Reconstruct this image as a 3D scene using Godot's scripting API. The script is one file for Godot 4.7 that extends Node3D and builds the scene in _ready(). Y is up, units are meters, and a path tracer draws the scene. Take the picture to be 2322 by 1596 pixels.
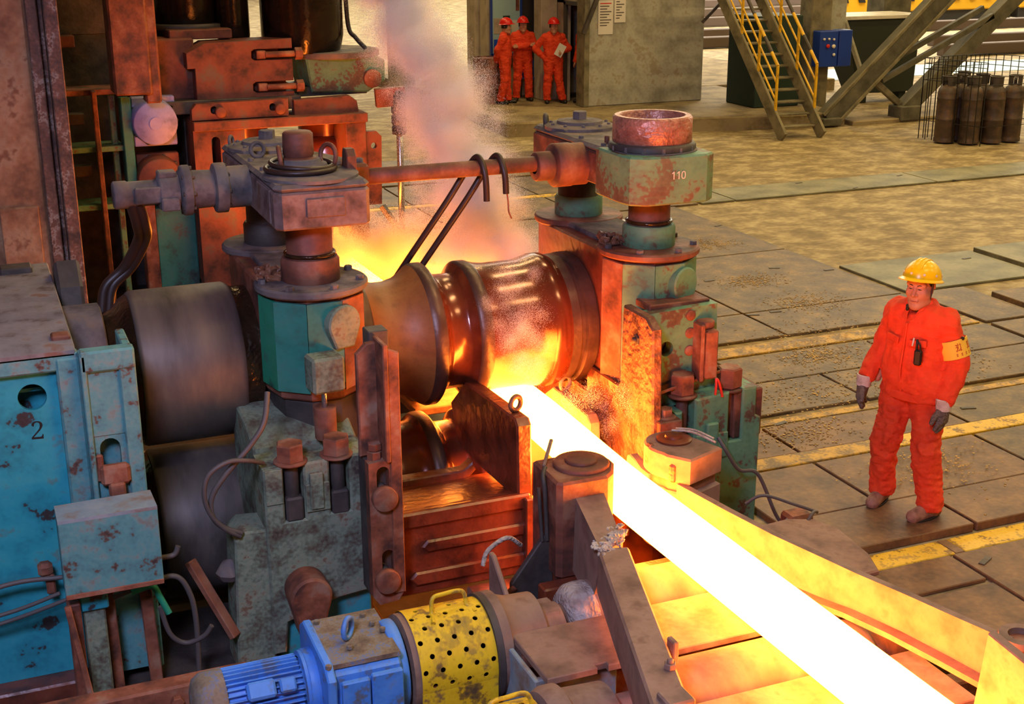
extends Node3D
# A section mill in a steelworks hall. World: x along the mill rolls, y up, z towards the run-out side (the hot bar travels +z). Metres.

var M := {}
var rng := RandomNumberGenerator.new()
const PX := Basis(Vector3(0, 0, 1), Vector3(0, 1, 0), Vector3(1, 0, 0))   # prism: outline (z, y), extruded along x
const PY := Basis(Vector3(1, 0, 0), Vector3(0, 0, 1), Vector3(0, 1, 0))   # prism: outline (x, z), extruded along y
const PZ := Basis(Vector3(1, 0, 0), Vector3(0, 1, 0), Vector3(0, 0, 1))   # prism: outline (x, y), extruded along z


# ---------------------------------------------------------------- mesh building
class MB:
	var v := PackedVector3Array()
	var n := PackedVector3Array()
	var uv := PackedVector2Array()

	func tri(a: Vector3, b: Vector3, c: Vector3, out: Vector3) -> void:
		var nn := (c - a).cross(b - a)
		if nn.length_squared() < 1e-16:
			return
		if nn.dot(out) < 0.0:
			nn = -nn
			v.append_array([a, c, b])
		else:
			v.append_array([a, b, c])
		nn = nn.normalized()
		n.append_array([nn, nn, nn])

	func quad(a: Vector3, b: Vector3, c: Vector3, d: Vector3, out: Vector3) -> void:
		tri(a, b, c, out)
		tri(a, c, d, out)

	func stri(a: Vector3, b: Vector3, c: Vector3, na: Vector3, nb: Vector3, nc: Vector3) -> void:
		var nn := (c - a).cross(b - a)
		if nn.length_squared() < 1e-18:
			return
		if nn.dot(na + nb + nc) < 0.0:
			v.append_array([a, c, b])
			n.append_array([na, nc, nb])
		else:
			v.append_array([a, b, c])
			n.append_array([na, nb, nc])

	func squad(a: Vector3, b: Vector3, c: Vector3, d: Vector3, na: Vector3, nb: Vector3, nc: Vector3, nd: Vector3) -> void:
		stri(a, b, c, na, nb, nc)
		stri(a, c, d, na, nc, nd)

	# box with chamfered edges
	func box(c: Vector3, s: Vector3, b := 0.008, bs := Basis()) -> MB:
		var h := s / 2.0
		b = minf(b, minf(h.x, minf(h.y, h.z)) * 0.6)
		var f := func(sx: int, sy: int, sz: int, k: int) -> Vector3:
			var p := Vector3(h.x * sx, h.y * sy, h.z * sz)
			var q := Vector3(b * sx, b * sy, b * sz)
			q[k] = 0.0
			return c + bs * (p - q)
		for k in 3:
			var i := (k + 1) % 3
			var j := (k + 2) % 3
			for s0 in [-1, 1]:
				var pts := []
				for e in [[-1, -1], [1, -1], [1, 1], [-1, 1]]:
					var g := [0, 0, 0]
					g[k] = s0
					g[i] = e[0]
					g[j] = e[1]
					pts.append(f.call(g[0], g[1], g[2], k))
				var o := Vector3()
				o[k] = s0
				quad(pts[0], pts[1], pts[2], pts[3], bs * o)
			for s1 in [-1, 1]:
				for s2 in [-1, 1]:
					var g := [0, 0, 0]
					g[i] = s1
					g[j] = s2
					g[k] = -1
					var a0: Vector3 = f.call(g[0], g[1], g[2], i)
					var a1: Vector3 = f.call(g[0], g[1], g[2], j)
					g[k] = 1
					var b0: Vector3 = f.call(g[0], g[1], g[2], i)
					var b1: Vector3 = f.call(g[0], g[1], g[2], j)
					var o := Vector3()
					o[i] = s1
					o[j] = s2
					quad(a0, a1, b1, b0, bs * o)
		for sx in [-1, 1]:
			for sy in [-1, 1]:
				for sz in [-1, 1]:
					tri(f.call(sx, sy, sz, 0), f.call(sx, sy, sz, 1), f.call(sx, sy, sz, 2), bs * Vector3(sx, sy, sz))
		return self

	# box given by two corners
	func bx(x0: float, x1: float, y0: float, y1: float, z0: float, z1: float, b := 0.008) -> MB:
		return box(Vector3(x0 + x1, y0 + y1, z0 + z1) / 2.0, Vector3(absf(x1 - x0), absf(y1 - y0), absf(z1 - z0)), b)

	# bar of rectangular section from p to q
	func beam(p: Vector3, q: Vector3, w: float, h: float, b := 0.005, up := Vector3.UP) -> MB:
		var d := (q - p).normalized()
		var s := up.cross(d).normalized()
		var u := d.cross(s)
		return box((p + q) / 2.0, Vector3(w, h, p.distance_to(q)), b, Basis(s, u, d))

	# outline extruded along the basis' third axis, chamfered caps, smooth where the outline is round
	func prism(poly: PackedVector2Array, bs: Basis, o: Vector3, h0: float, h1: float, b := 0.006) -> MB:
		var area := 0.0
		var k := poly.size()
		for i in k:
			area += poly[i].cross(poly[(i + 1) % k])
		if area < 0.0:
			poly = poly.duplicate()
			poly.reverse()
		var inner := PackedVector2Array()
		var en := PackedVector2Array()
		for i in k:
			var e := (poly[(i + 1) % k] - poly[i]).normalized()
			en.append(Vector2(e.y, -e.x))
		for i in k:
			var n0 := en[(i + k - 1) % k]
			var n1 := en[i]
			var m := n0 + n1
			var dd := maxf(m.dot(n1), 0.35)
			inner.append(poly[i] - m * (b / dd))
		var P := func(q: Vector2, z: float) -> Vector3: return o + bs * Vector3(q.x, q.y, z)
		var sg := 1.0 if h1 > h0 else -1.0
		var rings := [[inner, h0], [poly, h0 + b * sg], [poly, h1 - b * sg], [inner, h1]]
		if b <= 0.0:
			rings = [[poly, h0], [poly, h1]]
		for r in rings.size() - 1:
			var ra: PackedVector2Array = rings[r][0]
			var rb: PackedVector2Array = rings[r + 1][0]
			var tilt := 0.0
			if b > 0.0:
				tilt = -1.0 if r == 0 else (1.0 if r == 2 else 0.0)
			for i in k:
				var j := (i + 1) % k
				var ni := en[i]
				var na := ni
				var nb := ni
				if en[(i + k - 1) % k].dot(ni) > 0.8:
					na = (en[(i + k - 1) % k] + ni).normalized()
				if en[j].dot(ni) > 0.8:
					nb = (en[j] + ni).normalized()
				var na3: Vector3 = (bs * Vector3(na.x, na.y, tilt * sg)).normalized()
				var nb3: Vector3 = (bs * Vector3(nb.x, nb.y, tilt * sg)).normalized()
				squad(P.call(ra[i], rings[r][1]), P.call(ra[j], rings[r][1]), P.call(rb[j], rings[r + 1][1]), P.call(rb[i], rings[r + 1][1]), na3, nb3, nb3, na3)
		var capo: PackedVector2Array = rings[0][0]
		var t := Geometry2D.triangulate_polygon(capo)
		for i in range(0, t.size(), 3):
			tri(P.call(capo[t[i]], h0), P.call(capo[t[i + 1]], h0), P.call(capo[t[i + 2]], h0), bs * Vector3(0, 0, -sg))
			tri(P.call(capo[t[i]], h1), P.call(capo[t[i + 1]], h1), P.call(capo[t[i + 2]], h1), bs * Vector3(0, 0, sg))
		return self

	# profile (radius, height) turned about an axis through o
	func lathe(prof: Array, o: Vector3, axis := Vector3.UP, seg := 32, a0 := 0.0, a1 := TAU) -> MB:
		var u := axis.normalized()
		var s := u.cross(Vector3(0.31, 0.2, 0.93) if absf(u.y) > 0.5 else Vector3.UP).normalized()
		var w := u.cross(s)
		var k := prof.size()
		var sn := []
		for i in k - 1:
			var d: Vector2 = (prof[i + 1] - prof[i])
			sn.append(Vector2(d.y, -d.x).normalized())
		for i in k - 1:
			var n0: Vector2 = sn[i]
			var n1: Vector2 = sn[i]
			if i > 0 and sn[i - 1].dot(sn[i]) > 0.7:
				n0 = (sn[i - 1] + sn[i]).normalized()
			if i < k - 2 and sn[i + 1].dot(sn[i]) > 0.7:
				n1 = (sn[i + 1] + sn[i]).normalized()
			var p0: Vector2 = prof[i]
			var p1: Vector2 = prof[i + 1]
			if p0.distance_to(p1) < 1e-6:
				continue
			for q in seg:
				var aa := a0 + (a1 - a0) * q / seg
				var ab := a0 + (a1 - a0) * (q + 1) / seg
				var da := s * cos(aa) + w * sin(aa)
				var db := s * cos(ab) + w * sin(ab)
				squad(o + u * p0.y + da * p0.x, o + u * p0.y + db * p0.x, o + u * p1.y + db * p1.x, o + u * p1.y + da * p1.x,
					da * n0.x + u * n0.y, db * n0.x + u * n0.y, db * n1.x + u * n1.y, da * n1.x + u * n1.y)
		return self

	# closed cylinder with chamfered rims from p to q
	func cyl(p: Vector3, q: Vector3, r: float, seg := 28, b := 0.006, r2 := -1.0) -> MB:
		var h := p.distance_to(q)
		if r2 < 0.0:
			r2 = r
		b = minf(b, minf(h * 0.4, minf(r, r2) * 0.5))
		return lathe([Vector2(0, 0), Vector2(r - b, 0), Vector2(r, b), Vector2(r2, h - b), Vector2(r2 - b, h), Vector2(0, h)], p, q - p, seg)

	# hexagon (or other polygon) head from p to q
	func hexa(p: Vector3, q: Vector3, r: float, sides := 6, b := 0.004, turn := 0.0) -> MB:
		var u := (q - p).normalized()
		var s := u.cross(Vector3(0, 0, 1) if absf(u.z) < 0.7 else Vector3.UP).normalized()
		var poly := PackedVector2Array()
		for i in sides:
			poly.append(Vector2.from_angle(turn + TAU * i / sides) * r)
		return prism(poly, Basis(s, u.cross(s), u), p, 0.0, p.distance_to(q), b)

	# round tube along a path
	func tube(pts: PackedVector3Array, r: float, seg := 8, closed := false) -> MB:
		var k := pts.size()
		var fr := []
		var up := Vector3(0.123, 0.99, 0.07)
		for i in k:
			var d := (pts[(i + 1) % k] - pts[i - 1 if i > 0 else k - 1]) if closed else (pts[mini(i + 1, k - 1)] - pts[maxi(i - 1, 0)])
			d = d.normalized()
			var s := up.cross(d)
			if s.length() < 1e-3:
				s = Vector3(1, 0, 0).cross(d)
			s = s.normalized()
			up = d.cross(s)
			fr.append([s, up, d])
		for i in (k if closed else k - 1):
			var j := (i + 1) % k
			for q in seg:
				var a := TAU * q / seg
				var b := TAU * (q + 1) / seg
				var ia: Vector3 = fr[i][0] * cos(a) + fr[i][1] * sin(a)
				var ib: Vector3 = fr[i][0] * cos(b) + fr[i][1] * sin(b)
				var ja: Vector3 = fr[j][0] * cos(a) + fr[j][1] * sin(a)
				var jb: Vector3 = fr[j][0] * cos(b) + fr[j][1] * sin(b)
				squad(pts[i] + ia * r, pts[i] + ib * r, pts[j] + jb * r, pts[j] + ja * r, ia, ib, jb, ja)
		if not closed:
			for e in [0, k - 1]:
				var o: Vector3 = -fr[0][2] if e == 0 else fr[k - 1][2]
				for q in seg:
					var a := TAU * q / seg
					var b := TAU * (q + 1) / seg
					tri(pts[e], pts[e] + (fr[e][0] * cos(a) + fr[e][1] * sin(a)) * r, pts[e] + (fr[e][0] * cos(b) + fr[e][1] * sin(b)) * r, o)
		return self

	# ring (torus)
	func ring(c: Vector3, axis: Vector3, r: float, t: float, seg := 24, a0 := 0.0, a1 := TAU) -> MB:
		var u := axis.normalized()
		var s := u.cross(Vector3.UP if absf(u.y) < 0.9 else Vector3(1, 0, 0)).normalized()
		var w := u.cross(s)
		var pts := PackedVector3Array()
		var full := absf(a1 - a0 - TAU) < 1e-4
		for i in (seg if full else seg + 1):
			var a := a0 + (a1 - a0) * i / seg
			pts.append(c + (s * cos(a) + w * sin(a)) * r)
		return tube(pts, t, 8, full)

	# eight-cornered solid: four bottom corners, four top corners in the same order
	func hull8(p: Array, b := 0.0) -> MB:
		var c := Vector3()
		for q in p:
			c += q / 8.0
		for f in [[0, 1, 2, 3], [4, 5, 6, 7], [0, 1, 5, 4], [1, 2, 6, 5], [2, 3, 7, 6], [3, 0, 4, 7]]:
			var m: Vector3 = (p[f[0]] + p[f[1]] + p[f[2]] + p[f[3]]) / 4.0
			quad(p[f[0]], p[f[1]], p[f[2]], p[f[3]], m - c)
		return self

	func shift(o: Vector3) -> MB:
		for i in v.size():
			v[i] += o
		return self

	func join(o: MB, t := Transform3D()) -> MB:
		for i in o.v.size():
			v.append(t * o.v[i])
			n.append((t.basis * o.n[i]).normalized())
		return self

	func mesh(o := Vector3()) -> ArrayMesh:
		var a := []
		a.resize(Mesh.ARRAY_MAX)
		var w := v.duplicate()
		if o != Vector3():
			for i in w.size():
				w[i] -= o
		a[Mesh.ARRAY_VERTEX] = w
		a[Mesh.ARRAY_NORMAL] = n
		if uv.size() == v.size():
			a[Mesh.ARRAY_TEX_UV] = uv
		var m := ArrayMesh.new()
		m.add_surface_from_arrays(Mesh.PRIMITIVE_TRIANGLES, a)
		return m


func mb() -> MB:
	return MB.new()


func V(x: float, y: float, z: float) -> Vector3:
	return Vector3(x, y, z)


func P2(a: Array) -> PackedVector2Array:
	var r := PackedVector2Array()
	for i in range(0, a.size(), 2):
		r.append(Vector2(a[i], a[i + 1]))
	return r


# smooth path through points
func path(pts: Array, per := 8) -> PackedVector3Array:
	var r := PackedVector3Array()
	var k := pts.size()
	for i in k - 1:
		var p0: Vector3 = pts[maxi(i - 1, 0)]
		var p3: Vector3 = pts[mini(i + 2, k - 1)]
		for j in per:
			r.append(pts[i].cubic_interpolate(pts[i + 1], p0, p3, float(j) / per))
	r.append(pts[k - 1])
	return r


# outline with a slot or round hole: cut to one outline by a hair-wide bridge
func holed(outer: PackedVector2Array, holes: Array) -> PackedVector2Array:
	var poly := outer.duplicate()
	var area := 0.0
	for i in poly.size():
		area += poly[i].cross(poly[(i + 1) % poly.size()])
	if area < 0:
		poly.reverse()
	for h in holes:
		var hp: PackedVector2Array = h.duplicate()
		var ar := 0.0
		for i in hp.size():
			ar += hp[i].cross(hp[(i + 1) % hp.size()])
		if ar > 0:
			hp.reverse()
		var best := 1e9
		var bi := 0
		var bj := 0
		for i in poly.size():
			for j in hp.size():
				var d: float = poly[i].distance_to(hp[j])
				if d < best:
					best = d
					bi = i
					bj = j
		var out := PackedVector2Array()
		for i in bi + 1:
			out.append(poly[i])
		for j in hp.size() + 1:
			var q: Vector2 = hp[(bj + j) % hp.size()]
			if j == hp.size():
				q += (hp[(bj + 1) % hp.size()] - hp[bj]) * 0.0 + Vector2(0.0002, 0.0002)
			out.append(q)
		out.append(poly[bi] + Vector2(0.0002, 0.0002))
		for i in range(bi + 1, poly.size()):
			out.append(poly[i])
		poly = out
	return poly


func circle(c: Vector2, r: float, seg := 20, squash := 1.0) -> PackedVector2Array:
	var p := PackedVector2Array()
	for i in seg:
		var a := TAU * i / seg
		p.append(c + Vector2(cos(a), sin(a) * squash) * r)
	return p


func slot(c: Vector2, w: float, h: float, seg := 8) -> PackedVector2Array:
	var p := PackedVector2Array()
	for i in seg + 1:
		p.append(c + Vector2(0, h / 2 - w / 2) + Vector2.from_angle(PI * i / seg) * w / 2)
	for i in seg + 1:
		p.append(c - Vector2(0, h / 2 - w / 2) + Vector2.from_angle(PI + PI * i / seg) * w / 2)
	return p


# ---------------------------------------------------------------- scene tree
var taken := {}


func numbered(called: String) -> String:
	var k: int = taken.get(called, 0)
	taken[called] = k + 1
	return called if k == 0 else "%s_%03d" % [called, k]


func tag(o: Node, label: String, category: String, group := "") -> Node:
	o.set_meta("label", label)
	o.set_meta("category", category)
	if group != "":
		o.set_meta("group", group)
	return o


func thing(called: String, label: String, category: String, at: Vector3, group := "") -> Node3D:
	var o := Node3D.new()
	o.name = numbered(called)
	add_child(o)
	o.position = at
	return tag(o, label, category, group)


func origin_of(o: Node) -> Vector3:
	var p := Vector3()
	while o is Node3D and o != self:
		p += o.position
		o = o.get_parent()
	return p


# one mesh, built in world coordinates, as a part of PARENT
func part(called: String, m: MB, material: Material, parent: Node, label := "") -> MeshInstance3D:
	var o := MeshInstance3D.new()
	o.name = called
	o.mesh = m.mesh(origin_of(parent))
	o.material_override = material
	parent.add_child(o, true)
	if label != "":
		o.set_meta("label", label)
	return o


# a thing that is one mesh
func solo(called: String, m: MB, material: Material, label: String, category: String, group := "") -> MeshInstance3D:
	var lo := m.v[0]
	var hi := m.v[0]
	for p in m.v:
		lo = lo.min(p)
		hi = hi.max(p)
	var at := Vector3((lo.x + hi.x) / 2, lo.y, (lo.z + hi.z) / 2)
	var o := MeshInstance3D.new()
	o.name = numbered(called)
	o.mesh = m.mesh(at)
	o.material_override = material
	add_child(o)
	o.position = at
	tag(o, label, category, group)
	return o


func struct(called: String, m: MB, material: Material, parent: Node = self) -> MeshInstance3D:
	var o := MeshInstance3D.new()
	o.name = numbered(called) if parent == self else called
	o.mesh = m.mesh(origin_of(parent))
	o.material_override = material
	parent.add_child(o, true)
	if parent == self:
		o.set_meta("kind", "structure")
	return o


func dup(root: Node3D, at: Vector3, turn: float, label: String) -> Node3D:
	var r: Node3D = root.duplicate()
	r.name = numbered(String(root.name).rstrip("0123456789").rstrip("_"))
	add_child(r)
	r.position = at
	r.rotation.y = turn
	r.set_meta("label", label)
	return r


# ---------------------------------------------------------------- materials
func noise_image(seed_: int, freq: float, oct: int, size: int, kind := FastNoiseLite.TYPE_SIMPLEX_SMOOTH) -> Image:
	var f := FastNoiseLite.new()
	f.seed = seed_
	f.noise_type = kind
	f.frequency = freq
	f.fractal_octaves = oct
	var im := f.get_seamless_image(size, size)
	im.convert(Image.FORMAT_L8)
	return im


var base_noise := {}


func nz(seed_: int, freq: float, oct: int) -> PackedByteArray:
	var key := [seed_, freq, oct]
	if not base_noise.has(key):
		base_noise[key] = noise_image(seed_, freq, oct, 320).get_data()
	return base_noise[key]


# colour texture: patches of STOPS' colours by a coarse noise, broken up by a fine one
func patches(stops: Array, seed_: int, freq := 0.012, grain := 0.22, streak := 0.0) -> ImageTexture:
	var g := Gradient.new()
	g.offsets = PackedFloat32Array()
	var offs := PackedFloat32Array()
	var cols := PackedColorArray()
	for s in stops:
		offs.append(s[0])
		cols.append(s[1])
	g.offsets = offs
	g.colors = cols
	var lut := PackedByteArray()
	for i in 256:
		var c := g.sample(i / 255.0)
		lut.append_array([int(clampf(c.r, 0, 1) * 255), int(clampf(c.g, 0, 1) * 255), int(clampf(c.b, 0, 1) * 255)])
	var a := nz(seed_, freq, 5)
	var b := nz(seed_ + 7, 0.09, 3)
	var k := a.size()
	var out := PackedByteArray()
	out.resize(k * 3)
	for i in k:
		var t := clampi(int(a[i] + (b[i] - 128) * grain), 0, 255) * 3
		out[i * 3] = lut[t]
		out[i * 3 + 1] = lut[t + 1]
		out[i * 3 + 2] = lut[t + 2]
	return ImageTexture.create_from_image(Image.create_from_data(320, 320, false, Image.FORMAT_RGB8, out))


var bump_tex := {}


func bumps(seed_: int, freq: float, oct := 4) -> ImageTexture:
	var key := [seed_, freq]
	if not bump_tex.has(key):
		bump_tex[key] = ImageTexture.create_from_image(noise_image(seed_, freq, oct, 320))
	return bump_tex[key]


func rgb(r: int, g: int, b: int) -> Color:
	return Color8(r, g, b)


# material of patchy colour on any surface. SCALE: repeats per metre
func patchy(called: String, stops: Array, seed_: int, scale := 0.8, rough := 0.75, o := {}) -> StandardMaterial3D:
	var m := StandardMaterial3D.new()
	m.resource_name = called
	m.albedo_texture = patches(stops, seed_, o.get("freq", 0.012), o.get("grain", 0.22))
	m.uv1_triplanar = true
	m.uv1_world_triplanar = o.get("world", true)
	m.uv1_scale = o.get("stretch", Vector3.ONE) * scale
	m.roughness = rough
	m.metallic = o.get("metal", 0.0)
	m.metallic_specular = o.get("spec", 0.5)
	if o.has("bump"):
		m.heightmap_enabled = true
		m.heightmap_texture = bumps(o.get("bseed", 3), o.get("bfreq", 0.05))
		m.heightmap_scale = o.bump
	M[called] = m
	return m


func plain(called: String, c: Color, rough := 0.7, metal := 0.0) -> StandardMaterial3D:
	var m := StandardMaterial3D.new()
	m.resource_name = called
	m.albedo_color = c
	m.roughness = rough
	m.metallic = metal
	M[called] = m
	return m


func make_materials() -> void:
	var rust := rgb(104, 58, 38)
	var dark := rgb(48, 36, 32)
	var dust := rgb(122, 108, 98)
	patchy("grime", [[0.0, rgb(52, 46, 48)], [0.4, rgb(84, 76, 78)], [0.6, rgb(106, 98, 98)], [0.85, rgb(124, 106, 94)]], 11, 0.9, 0.85, {"bump": 0.35})
	patchy("gear_paint", [[0.0, rgb(60, 46, 46)], [0.38, rgb(108, 84, 80)], [0.62, rgb(126, 106, 102)], [0.9, rgb(104, 74, 60)]], 12, 0.9, 0.7, {"bump": 0.25})
	patchy("red_brown", [[0.0, dark], [0.35, rgb(92, 52, 40)], [0.6, rgb(122, 68, 50)], [0.85, rgb(140, 96, 76)]], 13, 0.9, 0.65, {"bump": 0.3})
	patchy("green_wear", [[0.0, rgb(78, 60, 50)], [0.24, rgb(98, 76, 60)], [0.32, rgb(88, 128, 100)], [0.6, rgb(98, 146, 112)], [0.76, rgb(108, 140, 106)], [0.86, rgb(112, 84, 60)]], 14, 0.8, 0.6, {"bump": 0.2, "grain": 0.35, "freq": 0.009})
	patchy("turquoise", [[0.0, rgb(52, 62, 58)], [0.24, rgb(56, 88, 80)], [0.4, rgb(46, 116, 104)], [0.6, rgb(52, 128, 116)], [0.8, rgb(66, 124, 114)], [0.95, rgb(84, 96, 86)]], 15, 0.8, 0.5, {"bump": 0.15, "grain": 0.3, "freq": 0.009})
	patchy("green_bright", [[0.0, rgb(30, 70, 60)], [0.3, rgb(28, 134, 100)], [0.7, rgb(36, 142, 110)], [0.9, rgb(60, 110, 96)]], 16, 0.8, 0.5, {"bump": 0.2})
	patchy("blue_case", [[0.0, rgb(54, 44, 44)], [0.17, rgb(58, 56, 58)], [0.2, rgb(38, 128, 142)], [0.5, rgb(42, 150, 164)], [0.8, rgb(54, 156, 168)], [0.95, rgb(88, 130, 130)]], 17, 0.8, 0.5, {"bump": 0.1, "grain": 0.3})
	patchy("blue_rusted", [[0.0, rgb(60, 48, 48)], [0.14, rgb(94, 72, 62)], [0.24, rgb(80, 128, 132)], [0.55, rgb(86, 146, 148)], [0.75, rgb(108, 144, 142)], [0.92, rgb(118, 122, 116)]], 18, 1.0, 0.6, {"bump": 0.2, "grain": 0.45, "freq": 0.015})
	patchy("case_top", [[0.0, rgb(78, 64, 58)], [0.3, rgb(112, 104, 104)], [0.7, rgb(126, 120, 120)], [0.9, rgb(120, 88, 74)]], 19, 0.9, 0.8, {"bump": 0.1})
	patchy("teal_weathered", [[0.0, rgb(66, 54, 46)], [0.2, rgb(92, 84, 70)], [0.42, rgb(106, 116, 98)], [0.6, rgb(124, 138, 116)], [0.8, rgb(132, 134, 114)], [0.96, rgb(112, 90, 70)]], 20, 1.0, 0.75, {"bump": 0.45, "grain": 0.5, "freq": 0.01})
	patchy("rust_bright", [[0.0, rgb(58, 34, 30)], [0.35, rgb(118, 66, 46)], [0.6, rgb(142, 84, 60)], [0.85, rgb(150, 112, 92)]], 21, 0.9, 0.75, {"bump": 0.4})
	patchy("wet_rust", [[0.0, rgb(60, 30, 22)], [0.4, rgb(104, 48, 30)], [0.7, rgb(122, 60, 38)]], 22, 0.9, 0.32, {"bump": 0.5, "bfreq": 0.03, "spec": 0.6})
	patchy("scale_crust", [[0.0, rgb(70, 44, 34)], [0.4, rgb(108, 66, 46)], [0.7, rgb(140, 92, 66)]], 23, 1.1, 0.55, {"bump": 1.6, "bfreq": 0.035})
	patchy("white_scale", [[0.0, rgb(120, 98, 88)], [0.4, rgb(168, 150, 138)], [0.7, rgb(190, 178, 168)]], 24, 2.0, 0.85, {"bump": 1.5, "bfreq": 0.06})
	patchy("roll_wet", [[0.0, rgb(82, 36, 24)], [0.5, rgb(112, 52, 32)], [1.0, rgb(128, 64, 40)]], 25, 1.0, 0.2, {"bump": 0.10, "metal": 0.35, "bfreq": 0.02, "spec": 0.7})
	patchy("roll_rim", [[0.0, rgb(62, 46, 42)], [0.5, rgb(86, 62, 54)], [1.0, rgb(110, 84, 74)]], 26, 1.0, 0.38, {"bump": 0.25, "metal": 0.35})
	patchy("roll_ochre", [[0.0, rgb(106, 64, 36)], [0.4, rgb(136, 86, 44)], [0.7, rgb(146, 96, 50)], [1.0, rgb(116, 72, 40)]], 27, 1.2, 0.5, {"bump": 0.1})  # ochre brown, yellower than the wet groove colour
	patchy("coupling", [[0.0, rgb(66, 58, 54)], [0.4, rgb(96, 86, 80)], [0.7, rgb(112, 100, 90)], [1.0, rgb(128, 112, 94)]], 28, 0.9, 0.55, {"bump": 0.12, "metal": 0.3, "stretch": Vector3(1, 0.35, 0.35)})
	patchy("oily", [[0.0, rgb(34, 24, 18)], [0.5, rgb(58, 42, 28)], [1.0, rgb(84, 64, 40)]], 29, 1.0, 0.22, {"bump": 0.8, "metal": 0.5, "bfreq": 0.05})
	patchy("dark_steel", [[0.0, rgb(46, 41, 39)], [0.5, rgb(66, 59, 56)], [1.0, rgb(86, 76, 70)]], 30, 1.0, 0.6, {"bump": 0.25})
	patchy("steel_dusty", [[0.0, rgb(98, 74, 64)], [0.45, rgb(132, 102, 88)], [0.7, rgb(146, 116, 100)], [1.0, rgb(114, 84, 70)]], 32, 0.8, 0.72, {"bump": 0.2})
	patchy("motor_blue", [[0.0, rgb(104, 98, 96)], [0.2, rgb(92, 112, 150)], [0.3, rgb(72, 132, 216)], [0.6, rgb(80, 142, 226)], [0.8, rgb(96, 142, 212)], [0.92, rgb(130, 126, 126)]], 33, 1.2, 0.5, {"bump": 0.1, "grain": 0.3})
	patchy("motor_dust", [[0.0, rgb(92, 78, 64)], [0.4, rgb(120, 104, 84)], [0.62, rgb(134, 122, 104)], [0.72, rgb(92, 116, 166)], [0.8, rgb(130, 118, 106)]], 34, 1.6, 0.85, {"bump": 0.4, "grain": 0.4})
	patchy("guard_yellow", [[0.0, rgb(90, 72, 50)], [0.26, rgb(150, 116, 40)], [0.36, rgb(222, 180, 24)], [0.65, rgb(232, 194, 30)], [0.78, rgb(196, 158, 44)], [0.88, rgb(132, 104, 66)]], 35, 1.1, 0.55, {"bump": 0.12, "grain": 0.35})
	patchy("pale_blue", [[0.0, rgb(120, 96, 84)], [0.3, rgb(130, 128, 128)], [0.5, rgb(126, 142, 152)], [0.8, rgb(140, 150, 156)]], 36, 1.0, 0.7, {"bump": 0.1})
	patchy("column", [[0.0, rgb(100, 68, 50)], [0.36, rgb(140, 98, 70)], [0.55, rgb(158, 114, 82)], [0.75, rgb(170, 134, 102)], [0.9, rgb(128, 86, 62)]], 37, 0.5, 0.9, {"bump": 0.6, "grain": 0.35})
	patchy("column_steel", [[0.0, rgb(60, 46, 42)], [0.4, rgb(96, 66, 54)], [0.6, rgb(120, 84, 70)], [0.72, rgb(150, 136, 126)], [0.8, rgb(100, 66, 52)]], 38, 1.0, 0.75, {"bump": 0.4, "grain": 0.4})
	patchy("rear_red", [[0.0, rgb(50, 32, 28)], [0.35, rgb(102, 54, 40)], [0.65, rgb(122, 66, 48)], [0.9, rgb(104, 84, 70)]], 39, 0.7, 0.7, {"bump": 0.2})
	patchy("lavender", [[0.0, rgb(96, 96, 140)], [0.4, rgb(140, 138, 196)], [0.8, rgb(156, 152, 206)]], 40, 1.0, 0.5, {})  # tint of the cool lamp put into a cylinder end's colour
	patchy("hall_floor", [[0.0, rgb(112, 96, 68)], [0.35, rgb(130, 113, 82)], [0.55, rgb(146, 129, 96)], [0.75, rgb(164, 147, 112)], [1.0, rgb(176, 160, 124)]], 41, 0.3, 0.8, {"bump": 0.05, "grain": 0.6, "freq": 0.02, "stretch": Vector3(0.8, 1, 1.15)})
	patchy("pale_steel", [[0.0, rgb(168, 160, 148)], [0.5, rgb(196, 190, 178)], [1.0, rgb(210, 204, 194)]], 42, 0.5, 0.6, {})
	patchy("plate_brown", [[0.0, rgb(70, 55, 38)], [0.4, rgb(96, 77, 53)], [0.65, rgb(108, 88, 60)], [0.85, rgb(124, 99, 60)], [1.0, rgb(140, 110, 58)]], 43, 0.6, 0.6, {"bump": 0.1, "grain": 0.6, "freq": 0.012})
	patchy("plate_green", [[0.0, rgb(92, 88, 64)], [0.5, rgb(116, 114, 86)], [0.8, rgb(134, 128, 98)]], 44, 0.4, 0.6, {"bump": 0.1, "grain": 0.35})
	patchy("plate_red", [[0.0, rgb(80, 56, 40)], [0.4, rgb(106, 76, 52)], [0.65, rgb(116, 84, 56)], [0.9, rgb(130, 96, 60)]], 45, 0.6, 0.6, {"bump": 0.12, "grain": 0.6, "freq": 0.012})
	patchy("stripe_yellow", [[0.0, rgb(104, 80, 44)], [0.3, rgb(150, 116, 40)], [0.4, rgb(218, 176, 40)], [0.75, rgb(228, 190, 58)], [0.9, rgb(180, 146, 60)]], 46, 0.9, 0.6, {"grain": 0.5})
	patchy("stripe_worn", [[0.0, rgb(98, 78, 50)], [0.4, rgb(132, 104, 52)], [0.6, rgb(178, 138, 44)], [0.8, rgb(196, 152, 40)]], 47, 0.9, 0.6, {"grain": 0.6})
	patchy("concrete", [[0.0, rgb(92, 78, 58)], [0.4, rgb(128, 112, 84)], [0.7, rgb(146, 130, 100)]], 48, 0.3, 0.85, {"bump": 0.3, "grain": 0.4})
	patchy("booth_wall", [[0.0, rgb(132, 128, 116)], [0.4, rgb(156, 154, 142)], [0.65, rgb(170, 168, 156)], [0.85, rgb(150, 140, 122)]], 49, 0.35, 0.85, {"bump": 0.25, "grain": 0.35})
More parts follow.
